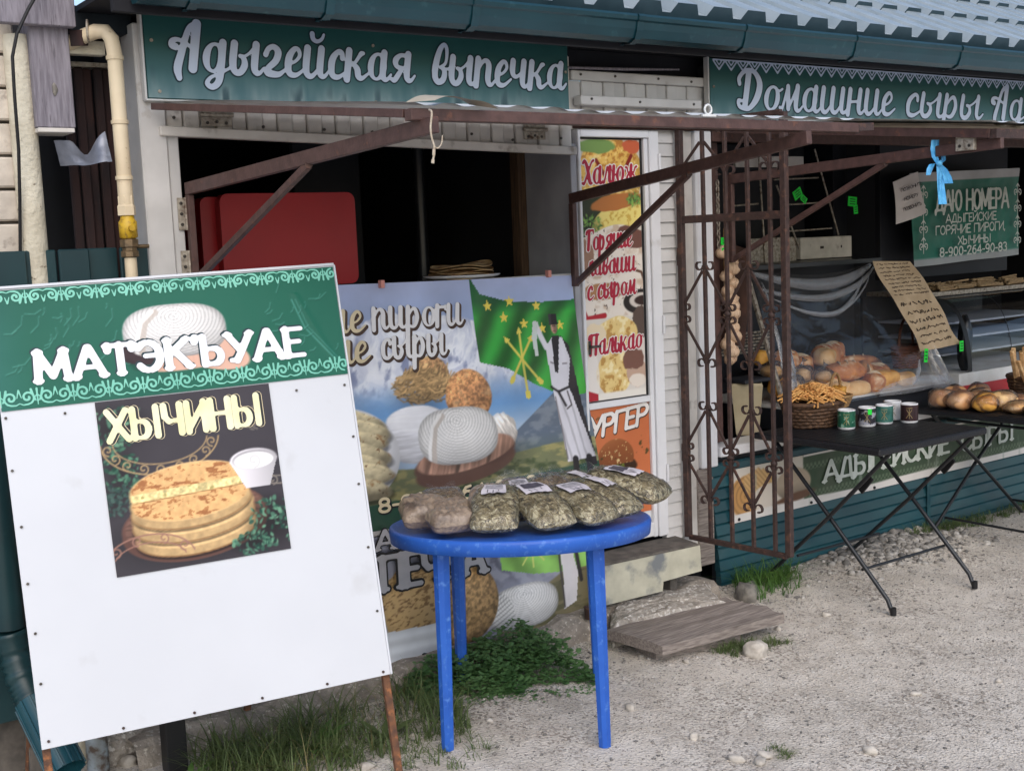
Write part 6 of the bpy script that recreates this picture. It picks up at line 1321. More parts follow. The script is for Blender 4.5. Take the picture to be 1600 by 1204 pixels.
braid(4.86,-.03,.845,.15,.022,.6,'yellow braided bread at the left of the small light basket'); braid(4.92,-.05,.855,.15,.022,.35,'yellow braided bread in front in the small light basket'); braid(4.97,.0,.85,.15,.022,.9,'yellow braided bread at the right of the small light basket'); braid(4.72,-.10,.838,.13,.02,.2,'short yellow braid lying against the noodle basket')
# ------------------------------------------------------------------ mugs
mat('mug_white', S(222,222,224), rough=.25, coat=.4); mat('mug_green', S(30,96,70), S(20,76,56), scale=30, rough=.3, coat=.4, spots=S(130,168,148), spot_scale=55, spot_lo=.55, spot_hi=.60); mat('mug_grey', S(40,38,46), S(150,150,160), scale=30, rough=.3, coat=.4, lo=.52, hi=.58); mat('mug_teal', S(30,84,74), S(70,120,110), scale=24, rough=.3, coat=.4); mat('mug_maroon', S(50,26,30), S(40,20,24), scale=20, rough=.3, coat=.4); mat('mug_gold', S(170,146,96), rough=.4); mat('tag_green', S(30,226,64), S(26,210,58), scale=5, rough=.6); mat('tag_ink', S(20,70,34), rough=.6)
def mug(x, y, z, wrap, hr, label, tagm=False):
    t = thing('mug', (x,y,z), label, 'mug', 'souvenir mugs on the black table'); R, H = .041, .094
    mb = MB(); mb.lathe([(R-.006,0),(R-.002,.003),(R,.010),(R,H-.002),(R-.002,H),(R-.005,H-.002),(R-.005,.012),(.0001,.008)], 28, (x,y,z)); bd_ = mb.build('body', 'mug_white', t)
    mb = MB(); mb.lathe([(R+.0006,.012),(R+.0006,H-.006)], 28, (x,y,z)); mb.v = mb.v; 
    mb.f = mb.f[:28]; mb.sm = mb.sm[:28]; mb.build('wrap', wrap, bd_)
    P = [(R+.001+.026*math.sin(a)*.95, H*.5+.030*math.cos(a)) for a in np.linspace(.12,PI-.12,14)]
    mb = MB(); mb.tube([(x+p[0]*math.cos(hr),y+p[0]*math.sin(hr),z+p[1]) for p in P], .0055, 8); mb.build('handle', 'mug_white', t)
    # crossed arrows emblem facing the viewer
    a0 = math.atan2(-4.1-y, -x)
    def cp(s, h, o=.0014): a = a0+s/R; return (x+(R+o)*math.cos(a), y+(R+o)*math.sin(a), z+h)
    mb = MB()
    for (s0,h0,s1,h1) in ((-.014,.026,.012,.066),(.014,.026,-.012,.066),(0,.024,0,.07),(-.014,.074,.014,.074)):
        P = [cp(s0+(s1-s0)*k/6,h0+(h1-h0)*k/6) for k in range(7)]; mb.tube(P, .0011, 5)
    mb.build('emblem', 'mug_gold', bd_)
    if tagm:
        mb = MB(); mb.add([cp(.004,.062,.003),cp(.022,.06,.003),cp(.022,.086,.003),cp(.004,.088,.003),cp(.013,.061,.003),cp(.013,.087,.003)], [(0,4,5,3),(4,1,2,5)]); mb.build('price_tag', 'tag_green', bd_)
    return t
mug(4.565,-.385,.757,'mug_green',.75,'white mug with green wrap at the left end of the row'); mug(4.690,-.405,.757,'mug_grey',.2,'dark patterned mug with a bright green price tag',True); mug(4.800,-.42,.757,'mug_teal',.9,'green patterned mug third in the row'); mug(4.905,-.485,.757,'mug_maroon',1.0,'black maroon mug at the right end of the row'); mug(4.93,-.37,.757,'mug_white',.8,'plain white mug behind the black maroon mug')

# ------------------------------------------------------------------ film covered display case
DC = thing('display_case', (5.2,.4,.69), 'glass display case under clear plastic film on the cheese counter', 'display case')
part('base', 'dark_panel', DC, (4.62,5.98,.04,.70,.692,.80)); part('shelf', 'sheet_white', DC, (4.63,5.97,.05,.69,.801,.812))
part('back', 'dark_panel', DC, (4.62,5.98,.70,.72,.80,1.52)); part('top', 'black_metal', DC, (4.60,5.70,.28,.72,1.50,1.525))
MB().bar((5.97,.05,.80),(5.66,.30,1.50),.02,.02).build('frame_bar', 'hinge_metal', DC); MB().bar((4.63,.05,.80),(4.63,.30,1.50),.02,.02).build('frame_bar', 'hinge_metal', DC)
gr = MB()
for j in range(7):
    for i in range(16):
        x0 = 4.66+i*.036+(j % 2)*.018; gr.box(x0,x0+.028,.692,.699,1.02+j*.018,1.031+j*.018,b=.0005)
gr.build('louvre_grid', 'hinge_metal', DC, kind='stuff')
clear_mat('film', (.98,.98,.985,1), 1.0, .12, bump=.5, bscale=9, stretch=(1,1,.7), milk=.012, fres=1.3)
clear_mat('film_fold', (.86,.87,.89,1), 1.3, .16, bump=.6, bscale=14, milk=.17, fres=1.5)  # milk whitens the folds, imitating glare on the film
clear_mat('wrap_film', (.97,.97,.98,1), 1.1, .10, bump=.9, bscale=30, milk=.03, fres=1.4)
clear_mat('pane', (.93,.95,.96,1), 1.0, .02, fres=1.45)
def film_sheet(name, fn, nu, nv, m, label, cat='film'):
    u, v = np.meshgrid(np.linspace(0,1,nu), np.linspace(0,1,nv)); return grid_obj(name, fn(u, v), m, label=label, cat=cat) if label else grid_obj(name, fn(u, v), m)
def filmA(u, v):
    x = (4.60+1.40*u)*(1-v)+(4.585+1.02*u)*v; y = (.015)*(1-v)+.235*v; z = .80+.71*v
    w = .010*fnoise(u*7, v*4, 61, 4)+.018*np.sin(v*11-u*3+2.5*fnoise(u*2,v*2,7))*np.clip(v-.45,0,1)
    return np.stack([x+.0*u, y-w-.02*np.sin(u*PI), z-.05*np.sin(u*PI)*v*(v<2)], -1)
film_sheet('plastic_film', filmA, 60, 50, 'film', 'clear crinkled plastic film draped over the display case')
def fold(u0, v0, u1, v1, sag, wd, n=26):
    P = []
    for t in np.linspace(0,1,n):
        u = u0+(u1-u0)*t; v = v0+(v1-v0)*t-sag*math.sin(t*PI); q = filmA(np.array([[u]]), np.array([[v]]))[0,0]; P.append((q[0],q[1]-.006-.01*math.sin(t*PI),q[2]))
    R = [wd*1.9*(.25+math.sin(PI*(.08+.84*k/(n-1)))) for k in range(n)]; return P, R
for i, a in enumerate(((.02,.97,.92,.99,.06,.013),(.02,.86,.95,.98,.10,.008),(.05,.82,.9,.97,.20,.0035),(.14,.77,.80,.93,.16,.006),(.90,.02,.995,.92,.0,.026),(.5,.03,.97,.04,-.02,.018),(.72,.05,.86,.22,.0,.010),(.95,.02,.965,.55,.02,.030),(.84,.03,.97,.07,.03,.022),(.02,.1,.05,.9,.02,.016),(.06,.05,.10,.6,-.03,.014),(.03,.03,.07,.42,.04,.022))):
    P, R = fold(*a); mb = MB(); V = []; F = []
    for k, (p, r) in enumerate(zip(P, R)):
        V += [(p[0]-r*.3,p[1],p[2]+r),(p[0],p[1]-r*.7,p[2]),(p[0]+r*.3,p[1],p[2]-r)]
        if k: b_ = k*3; F += [(b_-3,b_-2,b_+1,b_),(b_-2,b_-1,b_+2,b_+1)]
    mb.add(V, F, True); o = mb.build('film_fold', 'film_fold', None)
    fm_ = bpy.data.objects['plastic_film']; o.parent = fm_; o.location = tuple(ROOT[o.name][k]-ROOT[fm_.name][k] for k in range(3))
# loaves in the case
LV = [('bread_brown',5.05,.34,.90,.12,.075,.065,.4,'big brown loaf heaped at the left in the case'),('bread_brown',5.38,.42,.98,.105,.075,.07,.3,'round brown loaf on top of the heap in the case'),('bread_brown',5.20,.46,.95,.10,.07,.06,1.2,'brown loaf at the back of the heap in the case'),('bread_brown',5.55,.36,.945,.16,.035,.035,-.15,'long thin brown baguette on the heap in the case'),('bread_brown',5.33,.26,.915,.15,.05,.045,.1,'long brown loaf lying across the front of the heap'),('bread_brown',5.62,.26,.87,.09,.07,.06,.5,'brown bun right of the cut loaf in the case'),('bread_brown',5.42,.13,.855,.075,.06,.058,.9,'dark bun at the front right of the case'),('bread_pale',5.15,.20,.86,.14,.05,.045,.2,'pale stick loaf at the front of the case'),('bread_pale',4.98,.16,.87,.10,.06,.05,-.3,'pale roll at the left front of the case'),('bread_gold',4.90,.45,1.02,.05,.045,.04,0,'small golden bun high at the left of the case'),('bread_brown',5.04,.50,.96,.09,.07,.055,.5,'brown roll at the rear left of the case'),('bread_pale',5.22,.10,.84,.11,.045,.04,-.1,'pale bread at the front centre of the case'),('bread_brown',5.75,.42,.88,.12,.07,.06,.2,'brown loaf at the rear right of the case')]
LV += [('bread_gold',4.80,.22,.90,.11,.06,.055,.3,'golden loaf low at the left of the case'),('bread_pale',5.30,.36,.99,.10,.06,.05,.6,'pale loaf leaning on top of the heap'),('bread_brown',4.95,.33,1.0,.09,.07,.06,.9,'brown bun on the left shoulder of the heap'),('bread_gold',5.55,.15,.86,.10,.055,.05,.1,'golden roll at the right front of the case'),('bread_brown',5.48,.45,1.0,.11,.06,.055,.7,'brown loaf at the upper right of the heap'),('bread_pale',5.08,.10,.85,.12,.045,.042,.15,'pale long roll right behind the mugs'),('bread_brown',5.26,.18,.93,.12,.055,.05,-.2,'crusty brown loaf in the centre of the heap'),('bread_pale',5.70,.14,.845,.09,.05,.04,.3,'flat pale bread at the far right of the case')]
for i, (m, x, y, z, a, b, c, r, l) in enumerate(LV):
    mb = MB(); mb.blob((x,y,z), (a*1.08,b*1.08,c*1.05), r, 22, 14, 20+i, .08, p=.85); lf_ = mb.build('loaf', m, None, l, 'bread', 'loaves heaped in the display case')
    if m == 'bread_brown':
        for k in (-1,0,1):
            P = []
            for t in np.linspace(-1,1,7):
                lx, ly = k*a*.42+t*a*.12, t*b*.62; hz = c*1.05*max(0,1-abs(lx/a/1.08)**2.4-abs(ly/b/1.08)**2.4)**.42; P.append((x+lx*math.cos(r)-ly*math.sin(r), y+lx*math.sin(r)+ly*math.cos(r), z+hz+.001))
            MB().tube(P, [.002,.005,.006,.006,.006,.005,.002], 6).build('score_cut', 'bread_crumb', lf_)
cl_ = thing('cut_loaf', (5.42,.2,.85), 'cut loaf showing its pale crumb in the display case', 'bread'); mb = MB(); mb.blob((5.46,.22,.90),(.10,.05,.07),.9,18,12,40,.04); mb.build('crust', 'bread_brown', cl_)
mb = MB(); mb.blob((5.43,.17,.90),(.075,.012,.055),.9,18,10,41,.03); mb.build('crumb', 'bread_crumb', cl_)
for i, (x,y,z,r) in enumerate(((4.74,.10,.90,.075),(4.86,.14,.95,.07),(4.70,.2,.98,.07),(4.98,.10,.93,.06))):
    b_ = thing('bagged_pastry', (x,y,z-.06), ['pastry in clear bag at the far left of the case','white wrapped pastry behind the noodle basket','bagged pastry upper left in the case','pastry bag with a twisted top beside the braids'][i], 'pastry'); mb = MB(); mb.blob((x,y,z),(r*.8,r*.6,r*.5),i,14,9,60+i,.1); mb.build('pastry', 'bread_pale', b_); mb = MB(); mb.blob((x,y,z+.008),(r,r*.8,r*.72),i,16,11,70+i,.12); mb.tube([(x,y,z+r*.6),(x+.01,y,z+r*1.0),(x+.03,y,z+r*1.3)],[.012,.006,.022],8,cap=False); mb.build('bag', 'wrap_film', b_)
# ------------------------------------------------------------------ second case with curved glass, shelf of dry pasta
C2 = thing('curved_case', (6.7,.4,.69), 'display case with curved glass front at the right of the counter', 'display case')
part('base', 'sheet_white', C2, (6.06,7.3,.03,.70,.692,.845)); part('red_trim', 'red_plastic', C2, (6.02,7.3,.015,.029,.70,.775)); part('top_shelf', 'hinge_metal', C2, (6.12,7.3,.28,.72,1.275,1.30)); part('back', 'dark_panel', C2, (6.06,7.3,.70,.72,.845,1.27))
P = []
for t in np.linspace(0,1,20):
    a = t*PI/2; P.append((.28-.25*math.cos(a)**.8, .85+.42*math.sin(a)))
Pg = np.array([[(x, y, z) for x in np.linspace(6.18,7.3,4)] for (y, z) in P]); grid_obj('curved_glass', Pg, 'pane', C2)
mat('case_shelf', S(190,198,210), S(170,180,196), scale=5, rough=.4)
for z in (.93,1.02,1.11): part('shelf', 'case_shelf', C2, (6.15,7.28,.2,.66,z,z+.012))
mb = MB(); V = []; F = []
for k, (y, z) in enumerate(P): V += [(6.14,y-.004,z),(6.18,y-.004,z)]
F = [(2*i,2*i+1,2*i+3,2*i+2) for i in range(len(P)-1)]; mb.add(V, F); mb.build('glass_edge', 'cable_black', C2)
mb = MB(); V = [(6.58,y-.003,z) for y, z in P]+[(6.587,y-.003,z) for y, z in P]; n = len(P); mb.add(V, [(i,i+1,n+i+1,n+i) for i in range(n-1)]); mb.build('glass_joint', 'cable_black', C2)
mb = MB(); mb.blob((6.22,.10,1.0),(.06,.04,.15),.2,12,9,5,.15); mb.build('dark_bag', 'black_metal', None, 'dark shiny plastic bag hanging at the curved glass', 'bag')
mat('dry_pasta', S(176,150,112), S(130,106,78), scale=40, rough=.7, stretch=(1,8,8), bump=.3)
for i, (x, w) in enumerate(((6.32,.10),(6.52,.16),(6.78,.18),(7.05,.14))):
    mb = MB(); rg = random.Random(i+5)
    for k in range(26): y = .36+rg.uniform(-.07,.07); z = 1.306+rg.uniform(0,.055)*(1-abs(y-.36)/.09); mb.tube([(x-w*.55+rg.uniform(-.02,.02),y,z),(x+w*.55+rg.uniform(-.02,.02),y+rg.uniform(-.02,.02),z+rg.uniform(-.006,.01))], .006, 5)
    mb.build('pasta_bundle', 'dry_pasta', None, ['leftmost bundle of dry pasta on the shelf above the curved case','long bundle of dry pasta, second on the upper shelf','thick bundle of dry pasta, third on the upper shelf','rightmost bundle of dry pasta on the upper shelf'][i], 'pasta', 'pasta bundles on the upper shelf')
# ------------------------------------------------------------------ bread on the right hand table
RB = [(5.66,-.14,.0),(5.65,-.26,.02),(5.655,-.40,.3),(5.79,-.12,.2),(5.80,-.28,.5),(5.78,-.42,.1),(5.94,-.18,.4),(5.72,-.55,.2),(5.93,-.40,.1),(5.70,-.68,.0)]
RL = ['dark wrapped bun at the far left corner of the right table','pink wrapped bun behind the yellow loaf','shiny yellow loaf at the front of the right table','wrapped bun at the back of the right table','round glazed bun in the middle of the right table','pale wrapped loaf beside the glazed bun','round bun touching the breadstick basket','flat pale bun at the front of the right table','wrapped bun before the breadstick basket','flat golden pastry at the near edge of the right table']
for i, (x, y, r) in enumerate(RB):
    m = ['bread_glazed','bread_glazed','bread_gold','bread_glazed','bread_glazed','bread_pale','bread_glazed','bread_pale','bread_glazed','bread_gold'][i]; h = .046 if i < 7 else .028
    t = thing('wrapped_bread', (x,y,.716), RL[i], 'bread', 'loaves on the right hand table'); mb = MB(); mb.blob((x,y,.716+h),(.080,.062,h*1.1),r,20,13,90+i,.08,p=.85); mb.build('loaf', m, t); mb = MB(); mb.blob((x,y,.718+h),(.088,.070,h*1.22),r,22,14,120+i,.12); mb.build('wrapper', 'wrap_film', t)
mat('breadstick', S(218,184,138), S(180,138,92), scale=30, rough=.6, bump=.3)
rg = random.Random(3)
for i in range(13):
    x, y = 6.17+rg.uniform(-.07,.07), -.34+rg.uniform(-.05,.05); tx_, ty_ = x-rg.uniform(.05,.16), y-rg.uniform(-.02,.06); mb = MB(); mb.bar((x,y,.74),(tx_,ty_,.98+rg.uniform(-.05,.05)),.022,.016,b=.004); mb.build('breadstick', 'breadstick', None, 'flat breadstick standing in the dark basket at the right', 'breadstick', 'breadsticks in the dark basket')
# ------------------------------------------------------------------ papers, tags, ribbon, garlic, small things of the cheese kiosk
PK = facade(.10)
mat('kraft', S(188,166,136), S(168,146,116), scale=12, rough=.8, bump=.25, bscale=10, bdist=.01); mat('note_paper', S(206,200,198), S(196,190,188), scale=8, rough=.7); mat('ink', S(48,40,38), rough=.7)
kp = thing('price_list', (5.78,.1,1.0), 'brown kraft paper price list with handwriting hanging by the display case', 'paper')
kq = [(5.40,1.515),(5.74,1.50),(6.06,1.02),(5.69,1.005)]
def kpt(u, v, off=0):  # v 0 top .. 1 bottom
    a, b, c_, d = kq; x = (a[0]*(1-u)+b[0]*u)*(1-v)+(d[0]*(1-u)+c_[0]*u)*v; z = (a[1]*(1-u)+b[1]*u)*(1-v)+(d[1]*(1-u)+c_[1]*u)*v; y = .11-.10*v+.012*math.sin(v*7+u*2)+.006*math.sin(u*9+v*13); return (x, y-off, z)
grid_obj('sheet', np.array([[kpt(u,v) for u in np.linspace(0,1,20)] for v in np.linspace(0,1,28)]), 'kraft', kp)
rg = random.Random(7); mb = MB()
rows = [(.03+.042*i, .0022, .018) for i in range(9)]+[(.47,.0034,.05),(.57,.003,.045),(.66,.0032,.05),(.75,.0028,.035),(.83,.0026,.03),(.91,.0026,.035)]
for (v, w, amp) in rows:
    P = []; u = .06+rg.uniform(0,.08); um = .94-rg.uniform(0,.12); vv = v
    while u < um:
        P.append(kpt(u, vv+rg.uniform(-amp,amp)*.5-.02*(u-.5), .004)); u += rg.uniform(.012,.03)
        if rg.random() < .12 and len(P) > 2: mb.tube(P, w*.7, 4); P = []; u += .03
    if len(P) > 2: mb.tube(P, w*.7, 4)
mb.build('handwriting', 'ink', kp)
nt_ = thing('paper_note', (5.95,.26,1.75), 'small white paper note taped at the corner of the green rental banner', 'paper'); pn = Plane((5.78,.26,1.80),(.93,0,.20),(-.20,0,.93))
u_, v_ = np.meshgrid(np.linspace(0,1,8), np.linspace(0,1,8)); Pn = np.array(pn.O)+np.array(pn.U)*(u_*.285)[...,None]+np.array(pn.V)*((v_-.4)*.24)[...,None]+np.array(pn.N)*(.02*np.sin(u_*3+v_*2))[...,None]; grid_obj('sheet', Pn, 'note_paper', nt_)
for (tx,u0,u1,v) in (('ПОЗВОНИТЬ',.05,.25,.075),('НОМЕРУ',.07,.20,.02),('ПОЗВОНИТЬ',.05,.22,-.035)): lettering('note_lettering', tx, pn, u0, u1, v, .018, 'ink', nt_, n=.026, w=.1, res=9)
def green_art():
    p = Paint(1.12, .545, .007, (18,106,88)); X, Y = p.X, p.Y; p.mix(np.clip(p.nz(3,6)*1.4,0,1), (14,92,78), .7); p.mix(np.clip((Y-.49)/.006,0,1), (178,178,178)); p.mix(np.clip((.045-Y)/.006,0,1), (150,156,158)); return p
gb = thing('rental_banner', (6.6,.4,1.45), 'green rental banner with phone number hanging inside the cheese kiosk', 'banner'); PG = Plane((6.06,.36,1.452),(1,0,.008),(0,0,1))
sheet('print', PG, 0, 0, green_art(), 'banner_print', gb, warp=lambda X, Y, U, V: (U+.05*(1-Y/.545)*(1-X/1.12), V+.02*X, .02*fnoise(X*3,Y*3,8)+.012*np.sin(X*9)))
kg = dict(m='letter_pale', parent=gb, n=.034)
lettering('lettering','ДАЮ НОМЕРА',PG,.20,.95,.318,.115,w=.088,thin=.06,slope=.012,**kg)
lettering('lettering','АДЫГЕЙСКИЕ',PG,.30,.82,.248,.048,w=.08,slope=.012,**kg); lettering('lettering','ГОРЯЧИЕ ПИРОГИ,',PG,.20,.92,.180,.050,w=.08,slope=.012,**kg); lettering('lettering','ХЫЧИНЫ',PG,.42,.76,.115,.048,w=.08,slope=.012,**kg); lettering('lettering','8-900-264-90-83',PG,.24,.94,.05,.050,w=.1,thin=.08,slope=.012,**kg)
orn = []
for x0 in (.085,1.045):
    for k, vc in enumerate((.12,.22,.32,.42)): orn += [[(q[0],q[1],.0035) for q in curl(x0-.02,vc,.022,-1)],[(q[0],q[1],.0035) for q in curl(x0+.02,vc,.022,1)],[(x0,vc-.045,.003),(x0,vc+.045,.003)],[(x0-.02,vc+.03,.003),(x0,vc+.05,.004),(x0+.02,vc+.03,.003)]]
strokes('ornament', orn, PG, 'letter_pale', gb, n=.034, cell=.006)
# blue plastic bag tied to the bracket
mat('blue_bag', S(96,186,236), S(70,160,220), scale=30, rough=.35, bump=.5, bscale=40, coat=.2, bdist=.01)
bx = 4.17; by = -1.12; bz = 2.0
rb = thing('tied_plastic_bag', (bx,by,bz-.22), 'bright blue plastic bag knotted on the awning bracket', 'bag')
def ribbon(name, pts, w, ph=0):
    V = []; F = []
    for k, p in enumerate(pts):
        ww = w[k]
        for j in range(7): s = -1+j/3; V.append((p[0]+ww*s*.82, p[1]-ww*s*.40+.006*math.sin(j*2.2+k*.7+ph), p[2]))
    for k in range(len(pts)-1):
        for j in range(6): i = k*7+j; F.append((i,i+1,i+8,i+7))
    mb = MB(); mb.add(V, F, True); mb.build(name, 'blue_bag', rb)
def rp_(dx, dz): return (bx+dx*.82, by-.03-dx*.40, bz+dz)
ribbon('loop', [rp_(0,.025),rp_(.0,-.01),rp_(.004,-.04),rp_(.014,-.065)], [.018,.018,.014,.006])
ribbon('wing', [rp_(.014,-.065),rp_(-.01,-.068),rp_(-.022,-.085),rp_(-.034,-.11)], [.005,.012,.013,.008], 1)
ribbon('tail', [rp_(.016,-.066),rp_(.022,-.10),rp_(.023,-.15),rp_(.026,-.195),rp_(.03,-.225)], [.006,.012,.015,.018,.020], 2)
ribbon('tail', [rp_(.016,-.066),rp_(.036,-.09),rp_(.05,-.12),rp_(.058,-.145)], [.006,.014,.020,.022], 3); ribbon('knot_end', [rp_(.016,-.068),rp_(.034,-.055),rp_(.038,-.035)], [.005,.010,.009], 4)
mb = MB(); mb.blob((bx+.012,by-.04,bz-.066),(.013,.011,.012),0,10,7,3,.15); mb.build('knot', 'blue_bag', rb)
# garlic braid and chain by the post
mat('garlic', S(214,186,156), S(184,150,120), scale=40, rough=.55, stretch=(3,3,.6), spots=S(140,104,92), spot_scale=40, spot_lo=.6, spot_hi=.72)
ga = thing('garlic_braid', (4.19,.02,1.1), 'hanging braid of garlic bulbs behind the iron gate', 'garlic'); rg = random.Random(6)
for i in range(15):
    z = 1.10+i*.036; x = 4.205+rg.uniform(-.03,.035)*(1 if i > 1 else .3)-.012*(i/15); y = .0+rg.uniform(-.02,.02); s = rg.uniform(1.2,1.5)
    mb = MB(); mb.lathe([(.0001,-.020*s),(.012*s,-.019*s),(.023*s,-.010*s),(.026*s,.002*s),(.020*s,.014*s),(.008*s,.024*s),(.005*s,.038*s)], 12, (0,0,0)); R = Matrix.Rotation(rg.uniform(-.9,.9),3,'Y') @ Matrix.Rotation(rg.uniform(-.6,.6),3,'X'); mb.v = [tuple((R @ Vector(p))+Vector((x,y,z))) for p in mb.v]; mb.build('bulb', 'garlic', ga)
mb = MB(); mb.tube([(4.20,.02,1.08),(4.205,.02,1.3),(4.195,.02,1.62),(4.19,.01,1.72)], .010, 7); mb.build('stem_cord', 'wicker_light', ga)
mat('dark_cloth', S(70,46,36), S(48,32,26), scale=10, rough=.9, bump=.4, bscale=14, bdist=.02)
u_, v_ = np.meshgrid(np.linspace(0,1,14), np.linspace(0,1,18)); grid_obj('brown_cloth', np.stack([4.20+.20*u_+.02*np.sin(v_*3), .10+.02*np.sin(u_*11+v_*2), 1.64-.50*v_+.03*np.sin(u_*4)], -1), 'dark_cloth', label='dark brown cloth hanging behind the garlic braid', cat='cloth')
mb = MB(); 
for i in range(13): 
    z = 1.93-i*.026; mb.tube([(4.155+(.008*math.cos(a) if i % 2 else 0),.02+(0 if i % 2 else .008*math.cos(a)),z+.016*math.sin(a)) for a in np.linspace(0,2*PI,10,endpoint=False)], .0035, 5, closed=True)
mb.build('chain', 'hinge_metal', None, 'steel chain hanging down the brown inner post', 'chain')
tg = []
def price_tag(x, y, z, w, h, label, ang=0, P=None):
    t = thing('price_tag', (x,y,z), label, 'price tag'); mb = MB(); mb.obox((x,y,z), (math.cos(ang),0,math.sin(ang)), (0,1,0), (-math.sin(ang),0,math.cos(ang)), (w/2,.0015,h/2), b=.0003); mb.build('card', 'tag_green', t)
    mb = MB(); c, s_ = math.cos(ang), math.sin(ang)
    for k in range(3): q = (-.25+.25*k)*h; mb.obox((x-s_*q,y-.0022,z+c*q), (c,0,s_), (0,1,0), (-s_,0,c), (w*.32,.0003,h*.05), b=.0001)
    mb.build('pen_marks', 'tag_ink', t); return t
price_tag(5.20,.45,1.895,.07,.05,'folded bright green price tag on the left of the small glass cabinet',.5); price_tag(5.25,.45,1.865,.05,.035,'small green tag piece hanging under the folded green tag',-.6); price_tag(5.66,.45,1.845,.075,.055,'bright green price tag hanging in the dark right of the cabinet',-.1); price_tag(5.685,.447,1.80,.035,.05,'narrow green tag tip under the hanging green tag',.1)
price_tag(5.705,-.005,.985,.03,.075,'green tag at the lower left corner of the kraft price list',-.1); price_tag(6.03,-.005,1.01,.035,.06,'green tag at the lower right corner of the kraft price list',.0)
price_tag(4.175,.0,1.66,.05,.035,'green tag above the garlic braid, upper of two',.0); price_tag(4.18,.0,1.615,.05,.03,'green tag above the garlic braid, lower of two',.0)
# small glass cabinet with a white drawer
sc_ = thing('glass_cabinet', (5.5,.75,1.5), 'small dark glass cabinet above the display case', 'cabinet')
for (a, b) in (((5.10,.60,1.52),(5.06,.60,2.12)),((5.72,.60,1.66),(5.52,.60,2.15)),((5.40,.60,1.55),(5.20,.60,1.95))): mb = MB(); mb.tube([a,b], .006, 6); mb.build('frame_rod', 'hinge_metal', sc_)
for (x0,x1,z) in ((5.18,5.55,1.98),(5.25,5.62,1.84),(5.2,5.66,1.69),(4.80,5.02,1.98),(4.82,5.05,1.84)): mb = MB(); mb.tube([(x0,.60,z),(x1,.60,z+.01)], .005, 6); mb.build('shelf_rod', 'hinge_metal', sc_)
part('cabinet_back', 'dark_panel', sc_, (4.95,5.80,.92,.94,1.50,2.2)); part('lower_panel', 'hinge_metal', sc_, (4.98,5.36,.605,.62,1.515,1.66))
mat('carton', S(206,200,188), S(188,182,170), scale=16, rough=.7, spots=S(150,140,126), spot_scale=14, spot_lo=.6, spot_hi=.75)
mb = MB(); mb.box(5.375,5.82,.585,.80,1.53,1.652,b=.003); t = mb.build('white_carton', 'carton', None, 'white carton box standing on the film covered case', 'box'); 
mb = MB(); mb.box(5.54,5.57,.5825,.5845,1.585,1.60).box(5.72,5.73,.5825,.5845,1.585,1.60); q = mb.build('print_marks', 'ink', None); q.parent = t; q.location = tuple(ROOT[q.name][k]-ROOT[t.name][k] for k in range(3))
MB().box(4.90,5.45,-.0+.62,.64,2.05,2.11).build('wooden_batten', 'old_siding', None, 'pale speckled batten under the awning inside the cheese kiosk', 'batten')
mat('bin_beige', S(178,166,138), S(160,148,120), scale=6, rough=.5)
bn = thing('plastic_bin', (4.46,.2,.69), 'beige plastic bin standing on the counter behind the gate', 'bin'); mb = MB(); mb.lathe([(.075,0),(.08,.01),(.105,.22),(.11,.25),(.10,.262),(.09,.25)], 4, (4.46,.15,.692), False); mb.build('body', 'bin_beige', bn); mb = MB(); mb.box(4.37,4.55,.07,.23,.955,.975,b=.006); mb.build('lid', 'dark_panel', bn)
# ------------------------------------------------------------------ bakery hatch: red cooler, flatbreads, dim appliances
rc = thing('red_cooler', (2.15,.6,1.545), 'big red plastic cooler standing on the bakery counter', 'cooler'); 
def rbox(x0,x1,y0,y1,z0,z1,r):
    mb = MB(); pts = []
    for (cx, cz, a0) in ((x1-r,z1-r,0),(x0+r,z1-r,90),(x0+r,z0+r,180),(x1-r,z0+r,270)):
        for k in range(7): a = rad(a0+15*k); pts.append((cx+r*math.cos(a), y0, cz+r*math.sin(a)))
    mb.prism(pts, (0,y1-y0,0)); return mb
rbox(1.86,2.45,.42,.47,1.555,1.93,.035).build('lid', 'red_plastic', rc); rbox(1.80,2.40,.471,.80,1.56,1.92,.03).build('body', 'red_plastic', rc)
MB().box(2.50,2.86,1.1,1.5,.2,2.2,b=.01).build('tall_fridge', 'dark_panel', None, 'dark tall fridge in the depth of the bakery', 'fridge')
mb = MB(); mb.tube([(3.0,.8,1.5),(3.0,.8,2.3)], .03, 10); mb.build('dark_pipe', 'black_metal', None, 'dark vertical pipe inside the bakery hatch', 'pipe')
px0 = (2.80,.17)
mb = MB(); mb.lathe([(.0001,.004),(.10,.004),(.15,.014),(.162,.022),(.160,.026),(.148,.018),(.10,.009),(.0001,.009)], 40, (px0[0],px0[1],1.546)); mb.build('plate', 'mug_white', None, 'white plate under the flatbreads on the bakery counter', 'plate')
mat('flatbread', S(206,178,134), S(176,140,92), scale=14, rough=.75, bump=.4, bscale=30, spots=S(134,92,56), spot_scale=26, spot_lo=.56, spot_hi=.66, rand=.08)
